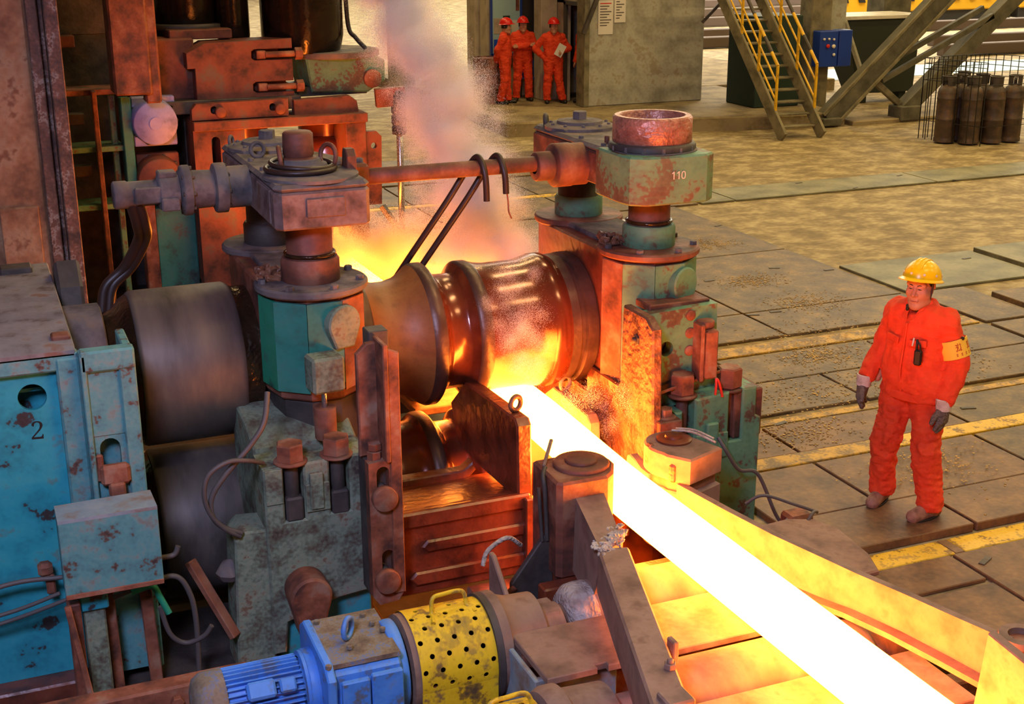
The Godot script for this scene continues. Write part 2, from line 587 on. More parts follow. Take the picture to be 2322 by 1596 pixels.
	patchy("booth_cream", [[0.0, rgb(150, 136, 116)], [0.5, rgb(178, 164, 142)], [1.0, rgb(190, 176, 152)]], 50, 0.5, 0.8, {})
	patchy("stair_steel", [[0.0, rgb(84, 78, 60)], [0.5, rgb(118, 110, 86)], [1.0, rgb(136, 126, 100)]], 51, 0.8, 0.7, {"bump": 0.15})
	patchy("brace_steel", [[0.0, rgb(60, 58, 48)], [0.5, rgb(88, 84, 70)], [1.0, rgb(110, 104, 86)]], 52, 0.5, 0.7, {"bump": 0.1})
	patchy("rail_yellow", [[0.0, rgb(160, 118, 20)], [0.4, rgb(222, 172, 20)], [1.0, rgb(236, 190, 30)]], 53, 1.2, 0.5, {"grain": 0.3})
	patchy("bottle_brown", [[0.0, rgb(46, 36, 34)], [0.45, rgb(70, 56, 50)], [0.7, rgb(84, 66, 56)], [0.9, rgb(108, 78, 48)]], 54, 1.1, 0.5, {"bump": 0.1, "grain": 0.35})
	patchy("coverall", [[0.0, rgb(212, 56, 20)], [0.5, rgb(232, 70, 28)], [1.0, rgb(240, 84, 38)]], 55, 2.0, 0.85, {"bump": 0.12, "bfreq": 0.09})
	patchy("coverall_far", [[0.0, rgb(190, 46, 12)], [0.5, rgb(212, 58, 18)], [1.0, rgb(226, 72, 24)]], 56, 2.0, 0.85, {})
	patchy("skin", [[0.0, rgb(166, 112, 88)], [0.5, rgb(184, 128, 102)], [1.0, rgb(194, 138, 110)]], 57, 5.0, 0.55, {"grain": 0.3})
	patchy("glove_grey", [[0.0, rgb(62, 54, 48)], [0.4, rgb(96, 86, 76)], [0.55, rgb(140, 128, 116)], [0.64, rgb(74, 64, 56)], [1.0, rgb(146, 134, 120)]], 58, 5.0, 0.8, {"freq": 0.02, "bump": 0.2})
	patchy("cuff_white", [[0.0, rgb(176, 160, 144)], [0.5, rgb(208, 196, 184)], [1.0, rgb(220, 210, 200)]], 59, 4.0, 0.9, {"bump": 0.2})
	patchy("boot", [[0.0, rgb(110, 76, 62)], [0.5, rgb(152, 112, 92)], [1.0, rgb(180, 140, 118)]], 60, 5.0, 0.75, {"bump": 0.3})
	patchy("copper_scale", [[0.0, rgb(104, 60, 48)], [0.4, rgb(160, 102, 84)], [0.7, rgb(190, 136, 116)], [1.0, rgb(120, 72, 58)]], 63, 1.6, 0.4, {"bump": 0.8, "metal": 0.3, "grain": 0.4})
	patchy("bloom", [[0.0, rgb(160, 120, 90)], [1.0, rgb(220, 190, 160)]], 61, 1.0, 0.9, {})
	patchy("cyl_dark", [[0.0, rgb(22, 18, 16)], [0.6, rgb(34, 27, 24)], [1.0, rgb(46, 36, 30)]], 62, 1.0, 0.16, {"bump": 0.25, "metal": 0.4, "bfreq": 0.03})
	plain("droplet", rgb(246, 244, 242), 0.9)
	plain("black", rgb(22, 20, 20), 0.55)
	plain("rubber", rgb(26, 24, 24), 0.5)
	plain("hose_brown", rgb(54, 36, 30), 0.45)
	plain("hose_grey", rgb(88, 80, 78), 0.55)
	plain("chrome", rgb(190, 190, 196), 0.25, 0.9)
	plain("helmet_yellow", rgb(252, 206, 12), 0.28)
	plain("helmet_red", rgb(208, 30, 22), 0.3)
	plain("white", rgb(214, 208, 200), 0.7)
	plain("hair", rgb(24, 20, 20), 0.7)
	plain("lip", rgb(148, 82, 70), 0.5)
	plain("strap", rgb(66, 44, 42), 0.7)
	plain("band_yellow", rgb(238, 200, 66), 0.7)
	plain("band_red", rgb(176, 56, 20), 0.7)
	plain("panel_blue", rgb(24, 58, 150), 0.45)
	plain("seat_blue", rgb(34, 82, 196), 0.35)
	plain("dark_green", rgb(22, 44, 36), 0.7)
	plain("hopper_dark", rgb(30, 38, 30), 0.8)
	plain("door_dark", rgb(62, 58, 56), 0.35)
	plain("button_red", rgb(206, 40, 34), 0.4)
	plain("button_white", rgb(222, 214, 196), 0.4)
	plain("car_yellow", rgb(214, 164, 20), 0.6)
	plain("car_black", rgb(28, 26, 26), 0.6)
	plain("far_beam", rgb(84, 70, 64), 0.7)
	plain("wall_paint", rgb(150, 146, 138), 0.9)
	plain("pale_floor_blue", rgb(150, 184, 190), 0.5)
	plain("eye_white", rgb(200, 186, 176), 0.35)


# ---------------------------------------------------------------- camera, air, light
const HOT := Color(1.0, 0.525, 0.16)      # light of steel at rolling heat


func _ready() -> void:
	var cam := Camera3D.new()
	cam.name = "camera"
	cam.position = V(0, 3.88, 0)
	cam.rotation_degrees = V(-17.96, -22.47, -0.19)
	cam.fov = 29.92
	cam.far = 300.0
	add_child(cam)
	cam.current = true

	var env := Environment.new()
	env.background_mode = Environment.BG_COLOR
	env.background_color = rgb(150, 160, 176)
	env.tonemap_mode = Environment.TONE_MAPPER_LINEAR
	env.tonemap_exposure = 1.0
	env.sdfgi_enabled = true
	env.ssao_enabled = true
	env.ssil_enabled = true
	var we := WorldEnvironment.new()
	we.name = "world_environment"
	we.environment = env
	add_child(we)

	rng.seed = 4
	make_materials()
	hall_lamps()
	hall()
	floor_plates()
	rear_stand()
	mill()
	run_out()
	drive_side()
	background()
	people()
	small_things()
	smoke()


# a hall lamp: a glowing panel in a frame, and an area light of its size just below
func lamp(c: Vector3, sx: float, sz: float, color: Color, power: float, glow: float, label: String, aim := Vector3.DOWN) -> void:
	var t := thing("ceiling_light", label, "lamp", c, label + "s" if aim == Vector3.DOWN else "")
	var m := StandardMaterial3D.new()
	m.resource_name = "lamp_glow"
	m.albedo_color = rgb(230, 230, 225)
	m.emission_enabled = true
	m.emission = color
	m.emission_energy_multiplier = glow
	var d := aim.normalized()
	var s := d.cross(Vector3(0, 0, 1)).normalized()
	var bs := Basis(s, d, s.cross(d))
	part("frame", mb().box(c - d * 0.1, V(sx + 0.1, 0.12, sz + 0.1), 0.01, bs), M.dark_steel, t)
	part("glowing_panel", mb().box(c - d * 0.02, V(sx, 0.04, sz), 0.004, bs), m, t)
	var l := AreaLight3D.new()
	l.name = "panel_light"
	l.area_size = Vector2(sx, sz)
	l.area_normalize_energy = true
	l.light_energy = power
	l.light_color = color
	l.area_range = 150.0
	l.area_attenuation = 2.0
	l.shadow_enabled = true
	t.add_child(l, true)
	l.position = d * 0.03
	l.basis = Basis(s, s.cross(d), -d) if absf(d.y) < 0.999 else Basis(Vector3(1, 0, 0), Vector3(0, 0, -1), Vector3(0, 1, 0))


func hall_lamps() -> void:
	var warm := rgb(255, 222, 150)
	var k := 0
	for x in [8.0, 18.0, 30.0, 44.0]:
		k += 1
		var z_row := 0
		for z in [0.0, -7.0, -14.0, -21.0, -29.0, -38.0]:
			z_row += 1
			lamp(V(x, 12.6, z), 4.0, 0.5, warm, 38.0, 6.0, "long warm lamp under the hall roof")
	for x in [14.0, 32.0, 52.0]:
		for z in [-42.0, -54.0, -68.0]:
			lamp(V(x, 12.4, z), 9.0, 4.0, rgb(255, 244, 220), 150.0 if x < 20.0 else (400.0 if x < 40.0 else 520.0), 5.0, "wide daylight panel under the far hall roof")
	lamp(V(-1.0, 5.6, -1.4), 1.2, 1.2, rgb(196, 204, 255), 36.0, 14.0, "cool white floodlight over the drive side", Vector3(2.0, -5.0, -6.2))


# ---------------------------------------------------------------- the hall
func hall() -> void:
	# concrete floor in slabs round the mill pit
	struct("floor", mb().bx(4.7, 75, -0.5, -0.03, -10.5, 12, 0.0).bx(3.95, 75, -0.5, -0.03, -17.5, -10.5, 0.0).bx(-16, 75, -0.5, -0.03, -33.0, -17.5, 0.0), M.hall_floor)
	struct("floor_2", mb().bx(-16, 75, -0.5, -0.03, -95, -33.0, 0.0), M.hall_floor)
	struct("floor_3", mb().bx(-16, 4.7, -1.2, -0.9, -17.5, 12, 0.0), M.dark_steel)
	struct("floor_4", mb().bx(-3.0, 3.9, -0.9, -0.2, -10.4, -9.25, 0.01), M.concrete)
	struct("wall_pit", mb().bx(4.7, 4.9, -0.9, -0.5, -10.5, 12, 0.0).bx(3.95, 4.7, -0.9, -0.5, -10.7, -10.5, 0.0).bx(-16, 3.95, -0.9, -0.5, -17.7, -17.5, 0.0), M.concrete)
	struct("ceiling", mb().bx(-16.4, 75.4, 13.0, 13.4, -95.4, 12.4, 0.0), M.wall_paint)
	# unseen slab added over the drive side to keep the roof lamps off it
	struct("ceiling_2", mb().bx(-16, 1.9, 4.35, 4.6, -16, -7.6, 0.02), M.dark_steel)
	struct("wall_back", mb().bx(-16.4, 75.4, -0.5, 13, -95.4, -95, 0.0), M.wall_paint)
	struct("wall_front", mb().bx(-16.4, 75.4, -1.2, 13, 12, 12.4, 0.0), M.wall_paint)
	struct("wall_left", mb().bx(-16.4, -16, -1.2, 13, -95, 12, 0.0), M.wall_paint)
	struct("wall_right", mb().bx(75, 75.4, -0.5, 13, -95, 12, 0.0), M.wall_paint)


func floor_plates() -> void:
	var f: Node = get_node("floor")
	var plate := func(x0: float, x1: float, z0: float, z1: float, m: Material, top := 0.0, called := "floor_plate", g := 0.013) -> void:
		struct(called, mb().bx(x0 + g, x1 - g, -0.03, top, z0 + g, z1 - g, 0.006), m, f)
	var pr: Material = M.plate_red
	var pb: Material = M.plate_brown
	var pg: Material = M.plate_green
	# from the camera away: rows between joints that run along the rolls
	plate.call(4.75, 5.56, -4.6, -3.2, pr)
	plate.call(5.56, 9.0, -4.6, -3.2, pr)
	plate.call(4.75, 5.56, -5.64, -4.6, pr)
	plate.call(4.75, 5.56, -6.04, -5.67, pr)
	plate.call(5.56, 7.2, -6.04, -4.6, pr)
	plate.call(7.2, 9.0, -6.04, -4.6, pb)
	plate.call(4.75, 5.62, -6.24, -6.05, M.stripe_yellow, -0.012, "yellow_stripe", 0.0)
	plate.call(5.7, 9.0, -6.24, -6.05, M.stripe_yellow, -0.012, "yellow_stripe", 0.0)
	plate.call(5.62, 5.7, -6.24, -6.05, pr, -0.012, "floor_plate", 0.0)
	for r in [[4.75, 5.98], [5.98, 9.0]]:
		plate.call(r[0], r[1], -6.82, -6.27, pr, 0.035)
	for r in [[4.75, 5.6], [5.6, 7.1], [7.1, 9.4]]:
		plate.call(r[0], r[1], -7.62, -6.82, pr if r[0] < 7 else pb, 0.025)
	plate.call(4.75, 6.4, -7.84, -7.64, M.stripe_worn, 0.02, "yellow_stripe", 0.004)
	plate.call(6.4, 9.4, -7.84, -7.64, M.stripe_yellow, 0.02, "yellow_stripe", 0.004)
	for r in [[4.75, 5.66], [5.66, 7.3], [7.3, 9.4]]:
		plate.call(r[0], r[1], -8.44, -7.86, pr if r[0] < 6 else pb)
	plate.call(4.75, 9.4, -8.6, -8.5, M.stripe_worn, -0.02, "yellow_stripe", 0.0)
	for r in [[4.75, 6.9], [6.9, 9.4]]:
		plate.call(r[0], r[1], -9.38, -8.66, pb)
	for r in [[4.75, 6.2], [6.2, 7.9], [7.9, 9.4]]:
		plate.call(r[0], r[1], -10.06, -9.38, pb)
	plate.call(4.75, 9.4, -10.38, -10.14, M.stripe_worn, -0.01, "floor_plate", 0.0)
	for z in [[-11.32, -10.5], [-13.6, -11.32], [-16.45, -13.6]]:
		for x in [[4.0, 5.4], [5.4, 7.3], [7.3, 9.36]]:
			plate.call(x[0], x[1], z[0], z[1], pb if x[0] > 5 or z[0] < -13.7 else pr)
	plate.call(9.44, 11.42, -12.64, -11.36, pg, 0.0)
	plate.call(11.45, 16.0, -12.64, -11.36, pg, 0.035)
	plate.call(9.44, 10.17, -11.3, -10.1, pb)
	plate.call(10.2, 15.0, -10.91, -10.1, pb, 0.035)
	plate.call(9.44, 14.0, -10.06, -8.7, pb)
	plate.call(9.84, 10.42, -17.4, -16.5, pg)
	plate.call(10.42, 14.12, -17.4, -16.5, pg)
	plate.call(14.12, 18.5, -17.4, -16.5, pg)
	for x in [[4.0, 5.9], [5.9, 7.9], [7.9, 9.8]]:
		plate.call(x[0], x[1], -17.85, -16.5, pb)
		plate.call(x[0], x[1], -19.5, -18.05, pb)
		plate.call(x[0], x[1], -20.2, -19.62, pb)
		plate.call(x[0], x[1], -21.8, -20.3, pb)
	plate.call(4.0, 9.8, -18.03, -17.87, M.stripe_yellow, 0.0, "yellow_stripe", 0.0)
	plate.call(4.0, 9.0, -20.29, -20.22, M.plate_green, 0.0, "floor_plate", 0.0)
	# lifting slots in the plates, laid on as small dark pieces
	for p in [[5.70, -5.87], [7.52, -8.14], [5.87, -8.45], [8.67, -12.82], [9.21, -12.49], [7.66, -12.61], [7.37, -11.23], [7.65, -11.24], [11.08, -12.30], [13.90, -17.16], [12.04, -17.26], [12.60, -16.57], [14.48, -16.48], [9.26, -15.08]]:
		var top: float = 0.029 if p[1] > -7.6 and p[1] < -6.3 else 0.003
		struct("lifting_slot", mb().box(V(p[0], top, p[1]), V(0.13, 0.006, 0.04), 0.002, Basis(Vector3.UP, rng.randf_range(-0.6, 0.6))), M.dark_steel, f)
	# loose yellow scale strewn in patches on the plates
	for p in [[8.55, -14.2, 0.22], [8.1, -12.42, 0.2], [8.15, -11.42, 0.24], [7.2, -9.82, 0.2], [7.6, -10.26, 0.5], [6.6, -8.95, 0.4], [5.9, -8.2, 0.3], [7.9, -9.2, 0.4], [8.0, -6.95, 0.3], [6.3, -7.2, 0.3]]:
		var fl := mb()
		for i in 420:
			var q: Vector2 = Vector2(rng.randfn(), rng.randfn()) * p[2]
			var s := rng.randf_range(0.004, 0.013)
			var c: Vector3 = V(p[0] + q.x, 0.036 if p[1] > -7.7 else 0.003, p[1] + q.y * 0.7)
			var pt := []
			for k in 5:
				var d := Vector2.from_angle(TAU * k / 5.0 + rng.randf()) * s * rng.randf_range(0.6, 1.2)
				pt.append(c + V(d.x, 0, d.y))
			for k in range(1, 4):
				fl.tri(pt[0] + V(0, 0.003, 0), pt[k] + V(0, 0.002, 0), pt[k + 1] + V(0, 0.002, 0), Vector3.UP)
			for k in 5:
				fl.quad(pt[k] + V(0, 0.002, 0), pt[(k + 1) % 5] + V(0, 0.002, 0), pt[(k + 1) % 5], pt[k], pt[k] - c)
		struct("scale_patch", fl, M.stripe_worn, f).set_meta("kind", "stuff")


# ---------------------------------------------------------------- the stand behind
func rear_stand() -> void:
	var t := thing("rear_mill_stand", "red lit vertical roll stand behind the front stand, with bolted clamp plates", "mill stand", V(3.2, -0.9, -14.3))
	# base and legs
	part("base", mb().bx(1.3, 4.3, -0.9, -0.05, -15.6, -13.6, 0.03), M.dark_steel, t)
	part("clamp_plate", mb().prism(holed(P2([2.2, 1.95, 2.2, 2.06, 2.25, 2.12, 3.22, 2.13, 3.22, 1.95]), [slot(Vector2(2.43, 2.05), 0.07, 0.08), slot(Vector2(3.05, 2.05), 0.07, 0.08)]), PZ, Vector3(), -14.12, -14.0, 0.0012), M.rear_red, t)
	for x in [2.49, 3.12]:
		part("bolt", mb().cyl(V(x, 2.03, -14.02), V(x, 2.03, -13.93), 0.055, 18), M.rear_red, t)
	part("side_clamp_plate", mb().prism(P2([3.3, 1.93, 3.3, 2.1, 3.92, 2.12, 4.0, 2.06, 4.02, 1.93]), PZ, Vector3(), -14.2, -14.08, 0.008), M.rear_red, t)
	part("top_beam", mb().bx(2.2, 4.08, 1.84, 1.94, -14.5, -13.95), M.rear_red, t)
	part("leg", mb().prism(holed(P2([2.2, 0.0, 2.2, 1.86, 2.74, 1.86, 2.74, 0.0]), [slot(Vector2(2.43, 1.42), 0.09, 0.7)]), PZ, Vector3(), -14.5, -14.02, 0.0012), M.rear_red, t)
	part("leg", mb().bx(3.84, 4.07, 0.0, 1.86, -14.5, -14.0, 0.01), M.rear_red, t)
	part("wing_plate", mb().prism(holed(P2([4.06, 0.9, 4.06, 1.72, 4.2, 1.72, 4.26, 1.66, 4.24, 0.9]), [circle(Vector2(4.17, 1.56), 0.035, 12)]), PZ, Vector3(), -14.14, -14.06, 0.0012), M.rear_red, t)
	part("vertical_roll", mb().lathe([Vector2(0, 0.2), Vector2(0.44, 0.2), Vector2(0.46, 0.3), Vector2(0.46, 0.5), Vector2(0.36, 0.55), Vector2(0.36, 0.85), Vector2(0.46, 0.9), Vector2(0.46, 1.5), Vector2(0.42, 1.58), Vector2(0.3, 1.62), Vector2(0.3, 1.8), Vector2(0, 1.8)], V(3.82, 0, -14.85), Vector3.UP, 40), M.roll_wet, t, "wet upright roll inside the frame")
	part("vertical_roll", mb().lathe([Vector2(0, 0.2), Vector2(0.44, 0.2), Vector2(0.46, 0.3), Vector2(0.46, 0.5), Vector2(0.36, 0.55), Vector2(0.36, 0.85), Vector2(0.46, 0.9), Vector2(0.46, 1.5), Vector2(0.42, 1.58), Vector2(0.3, 1.62), Vector2(0.3, 1.8), Vector2(0, 1.8)], V(2.86, 0, -14.85), Vector3.UP, 40), M.roll_wet, t, "wet upright roll inside the frame")
	part("back_wall", mb().bx(2.2, 4.1, -0.05, 0.2, -15.6, -14.2).bx(2.2, 2.4, 0.2, 2.2, -15.5, -14.6).bx(4.0, 4.1, 0.2, 1.8, -15.5, -14.9), M.dark_steel, t)
	# clamp blocks above with slotted hammer bolts
	part("clamp_block", mb().prism(P2([2.22, 2.46, 2.22, 2.62, 2.42, 2.72, 3.34, 2.74, 3.34, 2.635, 2.93, 2.635, 2.9, 2.615, 2.9, 2.545, 2.93, 2.525, 3.34, 2.525, 3.34, 2.295, 2.93, 2.295, 2.9, 2.275, 2.9, 2.205, 2.93, 2.185, 3.34, 2.185, 3.34, 2.13, 2.3, 2.13, 2.3, 2.46]), PZ, Vector3(), -14.6, -14.2, 0.006), M.rear_red, t)
	part("slot_back", mb().bx(2.5, 3.3, 2.15, 2.7, -14.5, -14.4, 0.002), M.rear_red, t)
	for y in [2.58, 2.24]:
		part("hammer_bolt", mb().box(V(3.0, y, -14.22), V(0.1, 0.085, 0.1)).cyl(V(3.04, y, -14.18), V(3.36, y, -14.18), 0.032, 14).hexa(V(3.36, y, -14.18), V(3.44, y, -14.18), 0.065), M.rust_bright, t)
	part("side_block", mb().bx(1.88, 2.34, 2.12, 2.76, -15.0, -14.4, 0.02).bx(2.1, 2.76, 2.74, 2.84, -15.0, -14.45, 0.01), M.rear_red, t)
	part("lower_beam", mb().bx(1.9, 3.4, 2.0, 2.14, -14.6, -14.15, 0.01), M.dark_steel, t)
	# big vertical cylinders above
	var c := thing("lifting_cylinder", "large glossy dark cylinder standing on the rear stand, bluish glint on its edge", "cylinder", V(3.57, 2.55, -14.65))
	part("barrel", mb().lathe([Vector2(0, 2.56), Vector2(0.4, 2.56), Vector2(0.42, 2.6), Vector2(0.45, 2.74), Vector2(0.45, 3.5), Vector2(0, 3.5)], V(3.57, 0, -14.65), Vector3.UP, 40), M.cyl_dark, c)
	part("pipe", mb().tube(path([V(4.03, 3.5, -14.5), V(4.05, 2.85, -14.5), V(4.12, 2.7, -14.45), V(4.22, 2.58, -14.4)]), 0.025), M.black, c)
	var c2 := thing("lifting_cylinder", "thin dark round column between the two big cylinders above", "cylinder", V(2.84, 2.7, -14.8))
	part("barrel", mb().lathe([Vector2(0, 2.7), Vector2(0.17, 2.7), Vector2(0.18, 2.74), Vector2(0.18, 3.5), Vector2(0, 3.5)], V(2.84, 0, -14.8), Vector3.UP, 28), M.cyl_dark, c2)
	var c3 := thing("lifting_cylinder", "wide dark cylinder behind the slotted clamp block, partly hidden by the red post", "cylinder", V(2.4, 2.85, -15.1))
	part("barrel", mb().lathe([Vector2(0, 2.85), Vector2(0.34, 2.85), Vector2(0.36, 2.9), Vector2(0.36, 3.6), Vector2(0, 3.6)], V(2.38, 0, -15.05), Vector3.UP, 32), M.cyl_dark, c3)
	part("foot_ring", mb().cyl(V(2.38, 2.82, -15.05), V(2.38, 2.88, -15.05), 0.46, 32), M.dark_steel, c3)
	# bearing chock carrying the right cylinder
	var k := thing("rear_chock", "grey green bearing block under the large glossy cylinder, with a round rusty boss", "bearing block", V(3.95, 2.15, -14.6))
	part("housing", mb().prism(P2([3.5, 2.56, 4.3, 2.52, 4.4, 2.46, 4.4, 2.24, 4.2, 2.12, 3.56, 2.14]), PZ, Vector3(), -15.1, -14.3, 0.02), M.green_wear, k)
	part("flange", mb().prism(circle(Vector2(3.9, -14.65), 0.52, 36), PY, Vector3(), 2.5, 2.57, 0.01), M.grime, k)
	part("boss", mb().cyl(V(4.24, 2.27, -14.32), V(4.24, 2.27, -14.24), 0.1, 24), M.rust_bright, k)
	part("lower_plate", mb().bx(3.42, 4.2, 2.1, 2.2, -15.0, -14.35), M.dark_steel, k)
	# post with a bright orange side, and the rack with dark openings beside it
	solo("red_post", mb().bx(1.4, 1.76, 2.3, 4.2, -13.9, -13.5, 0.02).bx(1.7, 1.86, 2.2, 4.2, -13.8, -13.6, 0.02), M.red_brown, "wide red brown steel post standing between the dark cabinet and the rear stand", "post")
	var w := thing("cylinder_bracket", "turquoise upright bracket carrying two big round cylinder ends", "bracket", V(1.7, 1.0, -14.2))
	part("side_rail", mb().prism(P2([-14.3, 2.2, -14.05, 2.22, -14.05, 1.25, -14.3, 1.2]), PX, Vector3(), 1.5, 1.6, 0.008), M.turquoise, w)
	for q in [[1.95, M.lavender, "lavender round cylinder end, cool light put into its colour"], [1.36, M.rear_red, "red round cylinder end, orange light put into its colour"]]:  # cool and orange light put into the colours of two alike ends
		var y: float = q[0]
		var pl := part("flange_plate", mb().bx(1.62, 2.06, y - 0.26, y + 0.25, -14.3, -14.18, 0.01), q[1], w)
		for i in 10:
			var a := TAU * i / 10.0
			part("flange_bolt", mb().hexa(V(1.83 + cos(a) * 0.235, y + sin(a) * 0.235, -14.18), V(1.83 + cos(a) * 0.235, y + sin(a) * 0.235, -14.15), 0.02), M.dark_steel, pl)
		var e := part("cylinder_end", mb().lathe([Vector2(0.235, 0), Vector2(0.235, 0.1), Vector2(0.225, 0.22), Vector2(0.215, 0.23), Vector2(0.0, 0.235)], V(1.82, y + 0.01, -14.2), Vector3(0.02, -0.04, 1), 40), q[1], w, q[2])
		part("end_boss", mb().lathe([Vector2(0.065, 0), Vector2(0.065, 0.01), Vector2(0, 0.012)], V(1.825, y, -13.965), Vector3(0.02, -0.04, 1), 20), q[1], e)
	var g := thing("green_cabinet", "dark green flat panel below the round cylinder ends", "panel", V(2.0, -0.9, -14.4))
	part("panel", mb().bx(1.78, 2.2, -0.9, 1.0, -14.5, -14.3, 0.01), M.turquoise, g)
	part("rust_strip", mb().bx(1.64, 1.78, -0.9, 1.1, -14.5, -14.26, 0.01).bx(2.2, 2.3, -0.9, 1.2, -14.46, -14.24, 0.01), M.rust_bright, g)
	var r := thing("pipe_rack", "dark steel rack with open shelves between the brown column and the rear stand", "rack", V(1.2, -0.9, -14.2))
	part("upright", mb().bx(0.86, 0.92, -0.9, 4.0, -14.4, -14.2), M.red_brown, r)
	part("upright", mb().bx(1.22, 1.27, -0.9, 2.3, -14.1, -14.0), M.red_brown, r)
	part("upright", mb().bx(1.4, 1.46, -0.9, 2.3, -14.3, -14.2), M.green_wear, r)
	for y in [2.28, 1.7, 1.1]:
		part("shelf", mb().bx(0.86, 1.5, y - 0.03, y + 0.03, -14.5, -14.1), M.green_wear if y < 2 else M.red_brown, r)
	part("shade_sheet", mb().bx(0.8, 2.3, -0.9, 2.9, -15.3, -15.2).bx(0.8, 1.5, 2.8, 4.0, -14.9, -14.8), M.dark_steel, r)  # dark backing added to make the gaps here look shaded
	for q in [[1.0, 2.75], [1.02, 1.95], [1.05, 1.4]]:
		part("box", mb().bx(q[0] - 0.12, q[0] + 0.16, q[1] - 0.06, q[1] + 0.06, -14.75, -14.6), M.rear_red if q[1] > 2 else M.dark_steel, r)
	# hydraulic hanger at the far side
	var h := thing("hanging_rod", "dark finned block with a shiny rod hanging below it, beside the smoke", "hydraulic rod", V(4.44, 0.4, -14.0))
	part("bracket", mb().beam(V(4.2, 2.08, -14.05), V(4.52, 2.1, -14.0), 0.12, 0.2), M.rear_red, h)
	part("sleeve", mb().lathe([Vector2(0, 1.68), Vector2(0.08, 1.68), Vector2(0.085, 1.76), Vector2(0.07, 1.78), Vector2(0.085, 1.8), Vector2(0.085, 1.88), Vector2(0.07, 1.9), Vector2(0.085, 1.92), Vector2(0.085, 2.1), Vector2(0.06, 2.16), Vector2(0, 2.16)], V(4.45, 0, -14.0), Vector3.UP, 20), M.rubber, h)
	part("rod", mb().cyl(V(4.45, 0.35, -14.0), V(4.45, 1.72, -14.0), 0.036, 18), M.chrome, h)
	part("foot", mb().hexa(V(4.45, 0.2, -14.0), V(4.45, 0.36, -14.0), 0.08), M.rust_bright, h)
	# entry guide on which the bar comes from the rear stand
	solo("entry_guide", mb().prism(P2([-13.9, 0.3, -13.9, 0.76, -13.7, 0.76, -13.66, 0.7, -9.3, 0.72, -9.0, 0.66, -9.0, 0.4, -9.4, 0.3]), PX, Vector3(), 3.62, 3.7, 0.008), M.steel_dusty, "glowing upright side plate that guides the bar into the front rolls", "guide plate")
	solo("entry_guide", mb().prism(P2([-13.9, 0.3, -13.9, 0.66, -9.3, 0.68, -9.0, 0.62, -9.0, 0.4, -9.4, 0.3]), PX, Vector3(), 2.98, 3.05, 0.008), M.steel_dusty, "far guide plate hidden behind the green front bearing block", "guide plate")
	solo("entry_table", mb().bx(2.95, 3.72, 0.26, 0.32, -13.9, -9.1), M.steel_dusty, "flat entry trough under the bar between both stands", "trough")
	solo("strut", mb().beam(V(3.98, 1.06, -13.2), V(4.55, 0.02, -12.6), 0.06, 0.06), M.dark_steel, "slanting rusty strut beside the shiny hanging rod", "strut")


# ---------------------------------------------------------------- the front stand
const ZF := -7.65     # front and rear tie rods
const ZR := -8.75
const ZM := -8.2      # roll axis
const YU := 1.22
const YL := 0.14


func roll_profile(upper: bool) -> Array:
	# (x, radius) along the roll
	var p := [[2.02, 0.0], [2.02, 0.24], [2.16, 0.24], [2.17, 0.44], [2.18, 0.455], [2.26, 0.455], [2.28, 0.44], [2.33, 0.405], [2.4, 0.385], [2.48, 0.385], [2.56, 0.405], [2.62, 0.44], [2.66, 0.475], [2.685, 0.49], [2.74, 0.49], [2.755, 0.475], [2.80, 0.41], [2.82, 0.40], [2.93, 0.395], [2.95, 0.41], [2.985, 0.46], [3.0, 0.475], [3.06, 0.475], [3.08, 0.466], [3.13, 0.452], [3.2, 0.442], [3.42, 0.442], [3.47, 0.452], [3.53, 0.466], [3.56, 0.475], [3.62, 0.475], [3.64, 0.46], [3.66, 0.455], [3.72, 0.46], [3.73, 0.44], [3.76, 0.44], [3.77, 0.465], [3.84, 0.465], [3.86, 0.45], [3.86, 0.26], [3.98, 0.26], [3.98, 0.0]]
	if not upper:
		for q in p:
			if q[0] > 2.3 and q[0] < 2.62:
				q[1] = minf(q[1] + 0.03, 0.46)
	return p


func cut(p: Array, a: float, b: float) -> Array:
	var r := []
	for i in p.size():
		if p[i][0] >= a - 1e-5 and p[i][0] <= b + 1e-5:
			r.append(Vector2(p[i][1], p[i][0]))
	return r


func make_roll(y: float, upper: bool, label: String) -> void:
	var t := thing("mill_roll", label, "mill roll", V(3.0, y - 0.49, ZM))
	var p := roll_profile(upper)
	var o := V(0, y, ZM)
	part("roll_neck", mb().lathe(cut(p, 2.0, 2.17), o, Vector3.RIGHT, 40), M.roll_rim, t)
	part("roll_neck", mb().lathe(cut(p, 3.86, 4.0), o, Vector3.RIGHT, 40), M.roll_rim, t)
	part("end_collar", mb().lathe(cut(p, 2.17, 2.28), o, Vector3.RIGHT, 72), M.roll_rim, t, "dull dark end collar")
	part("curved_groove", mb().lathe(cut(p, 2.28, 2.66), o, Vector3.RIGHT, 72), M.roll_ochre if upper else M.roll_wet, t, "dry curved groove in ochre brown" if upper else "wet curved groove")
	part("collar", mb().lathe(cut(p, 2.66, 2.755), o, Vector3.RIGHT, 72), M.roll_rim, t)
	part("box_groove", mb().lathe(cut(p, 2.755, 2.985), o, Vector3.RIGHT, 72), M.roll_wet, t)
	part("collar", mb().lathe(cut(p, 2.985, 3.08), o, Vector3.RIGHT, 72), M.roll_rim if upper else M.roll_wet, t)
	part("working_groove", mb().lathe(cut(p, 3.08, 3.53), o, Vector3.RIGHT, 72), M.roll_wet, t)
	part("collar", mb().lathe(cut(p, 3.53, 3.66), o, Vector3.RIGHT, 72), M.roll_wet, t)
	part("end_disc", mb().lathe(cut(p, 3.66, 3.86), o, Vector3.RIGHT, 72), M.roll_rim, t)


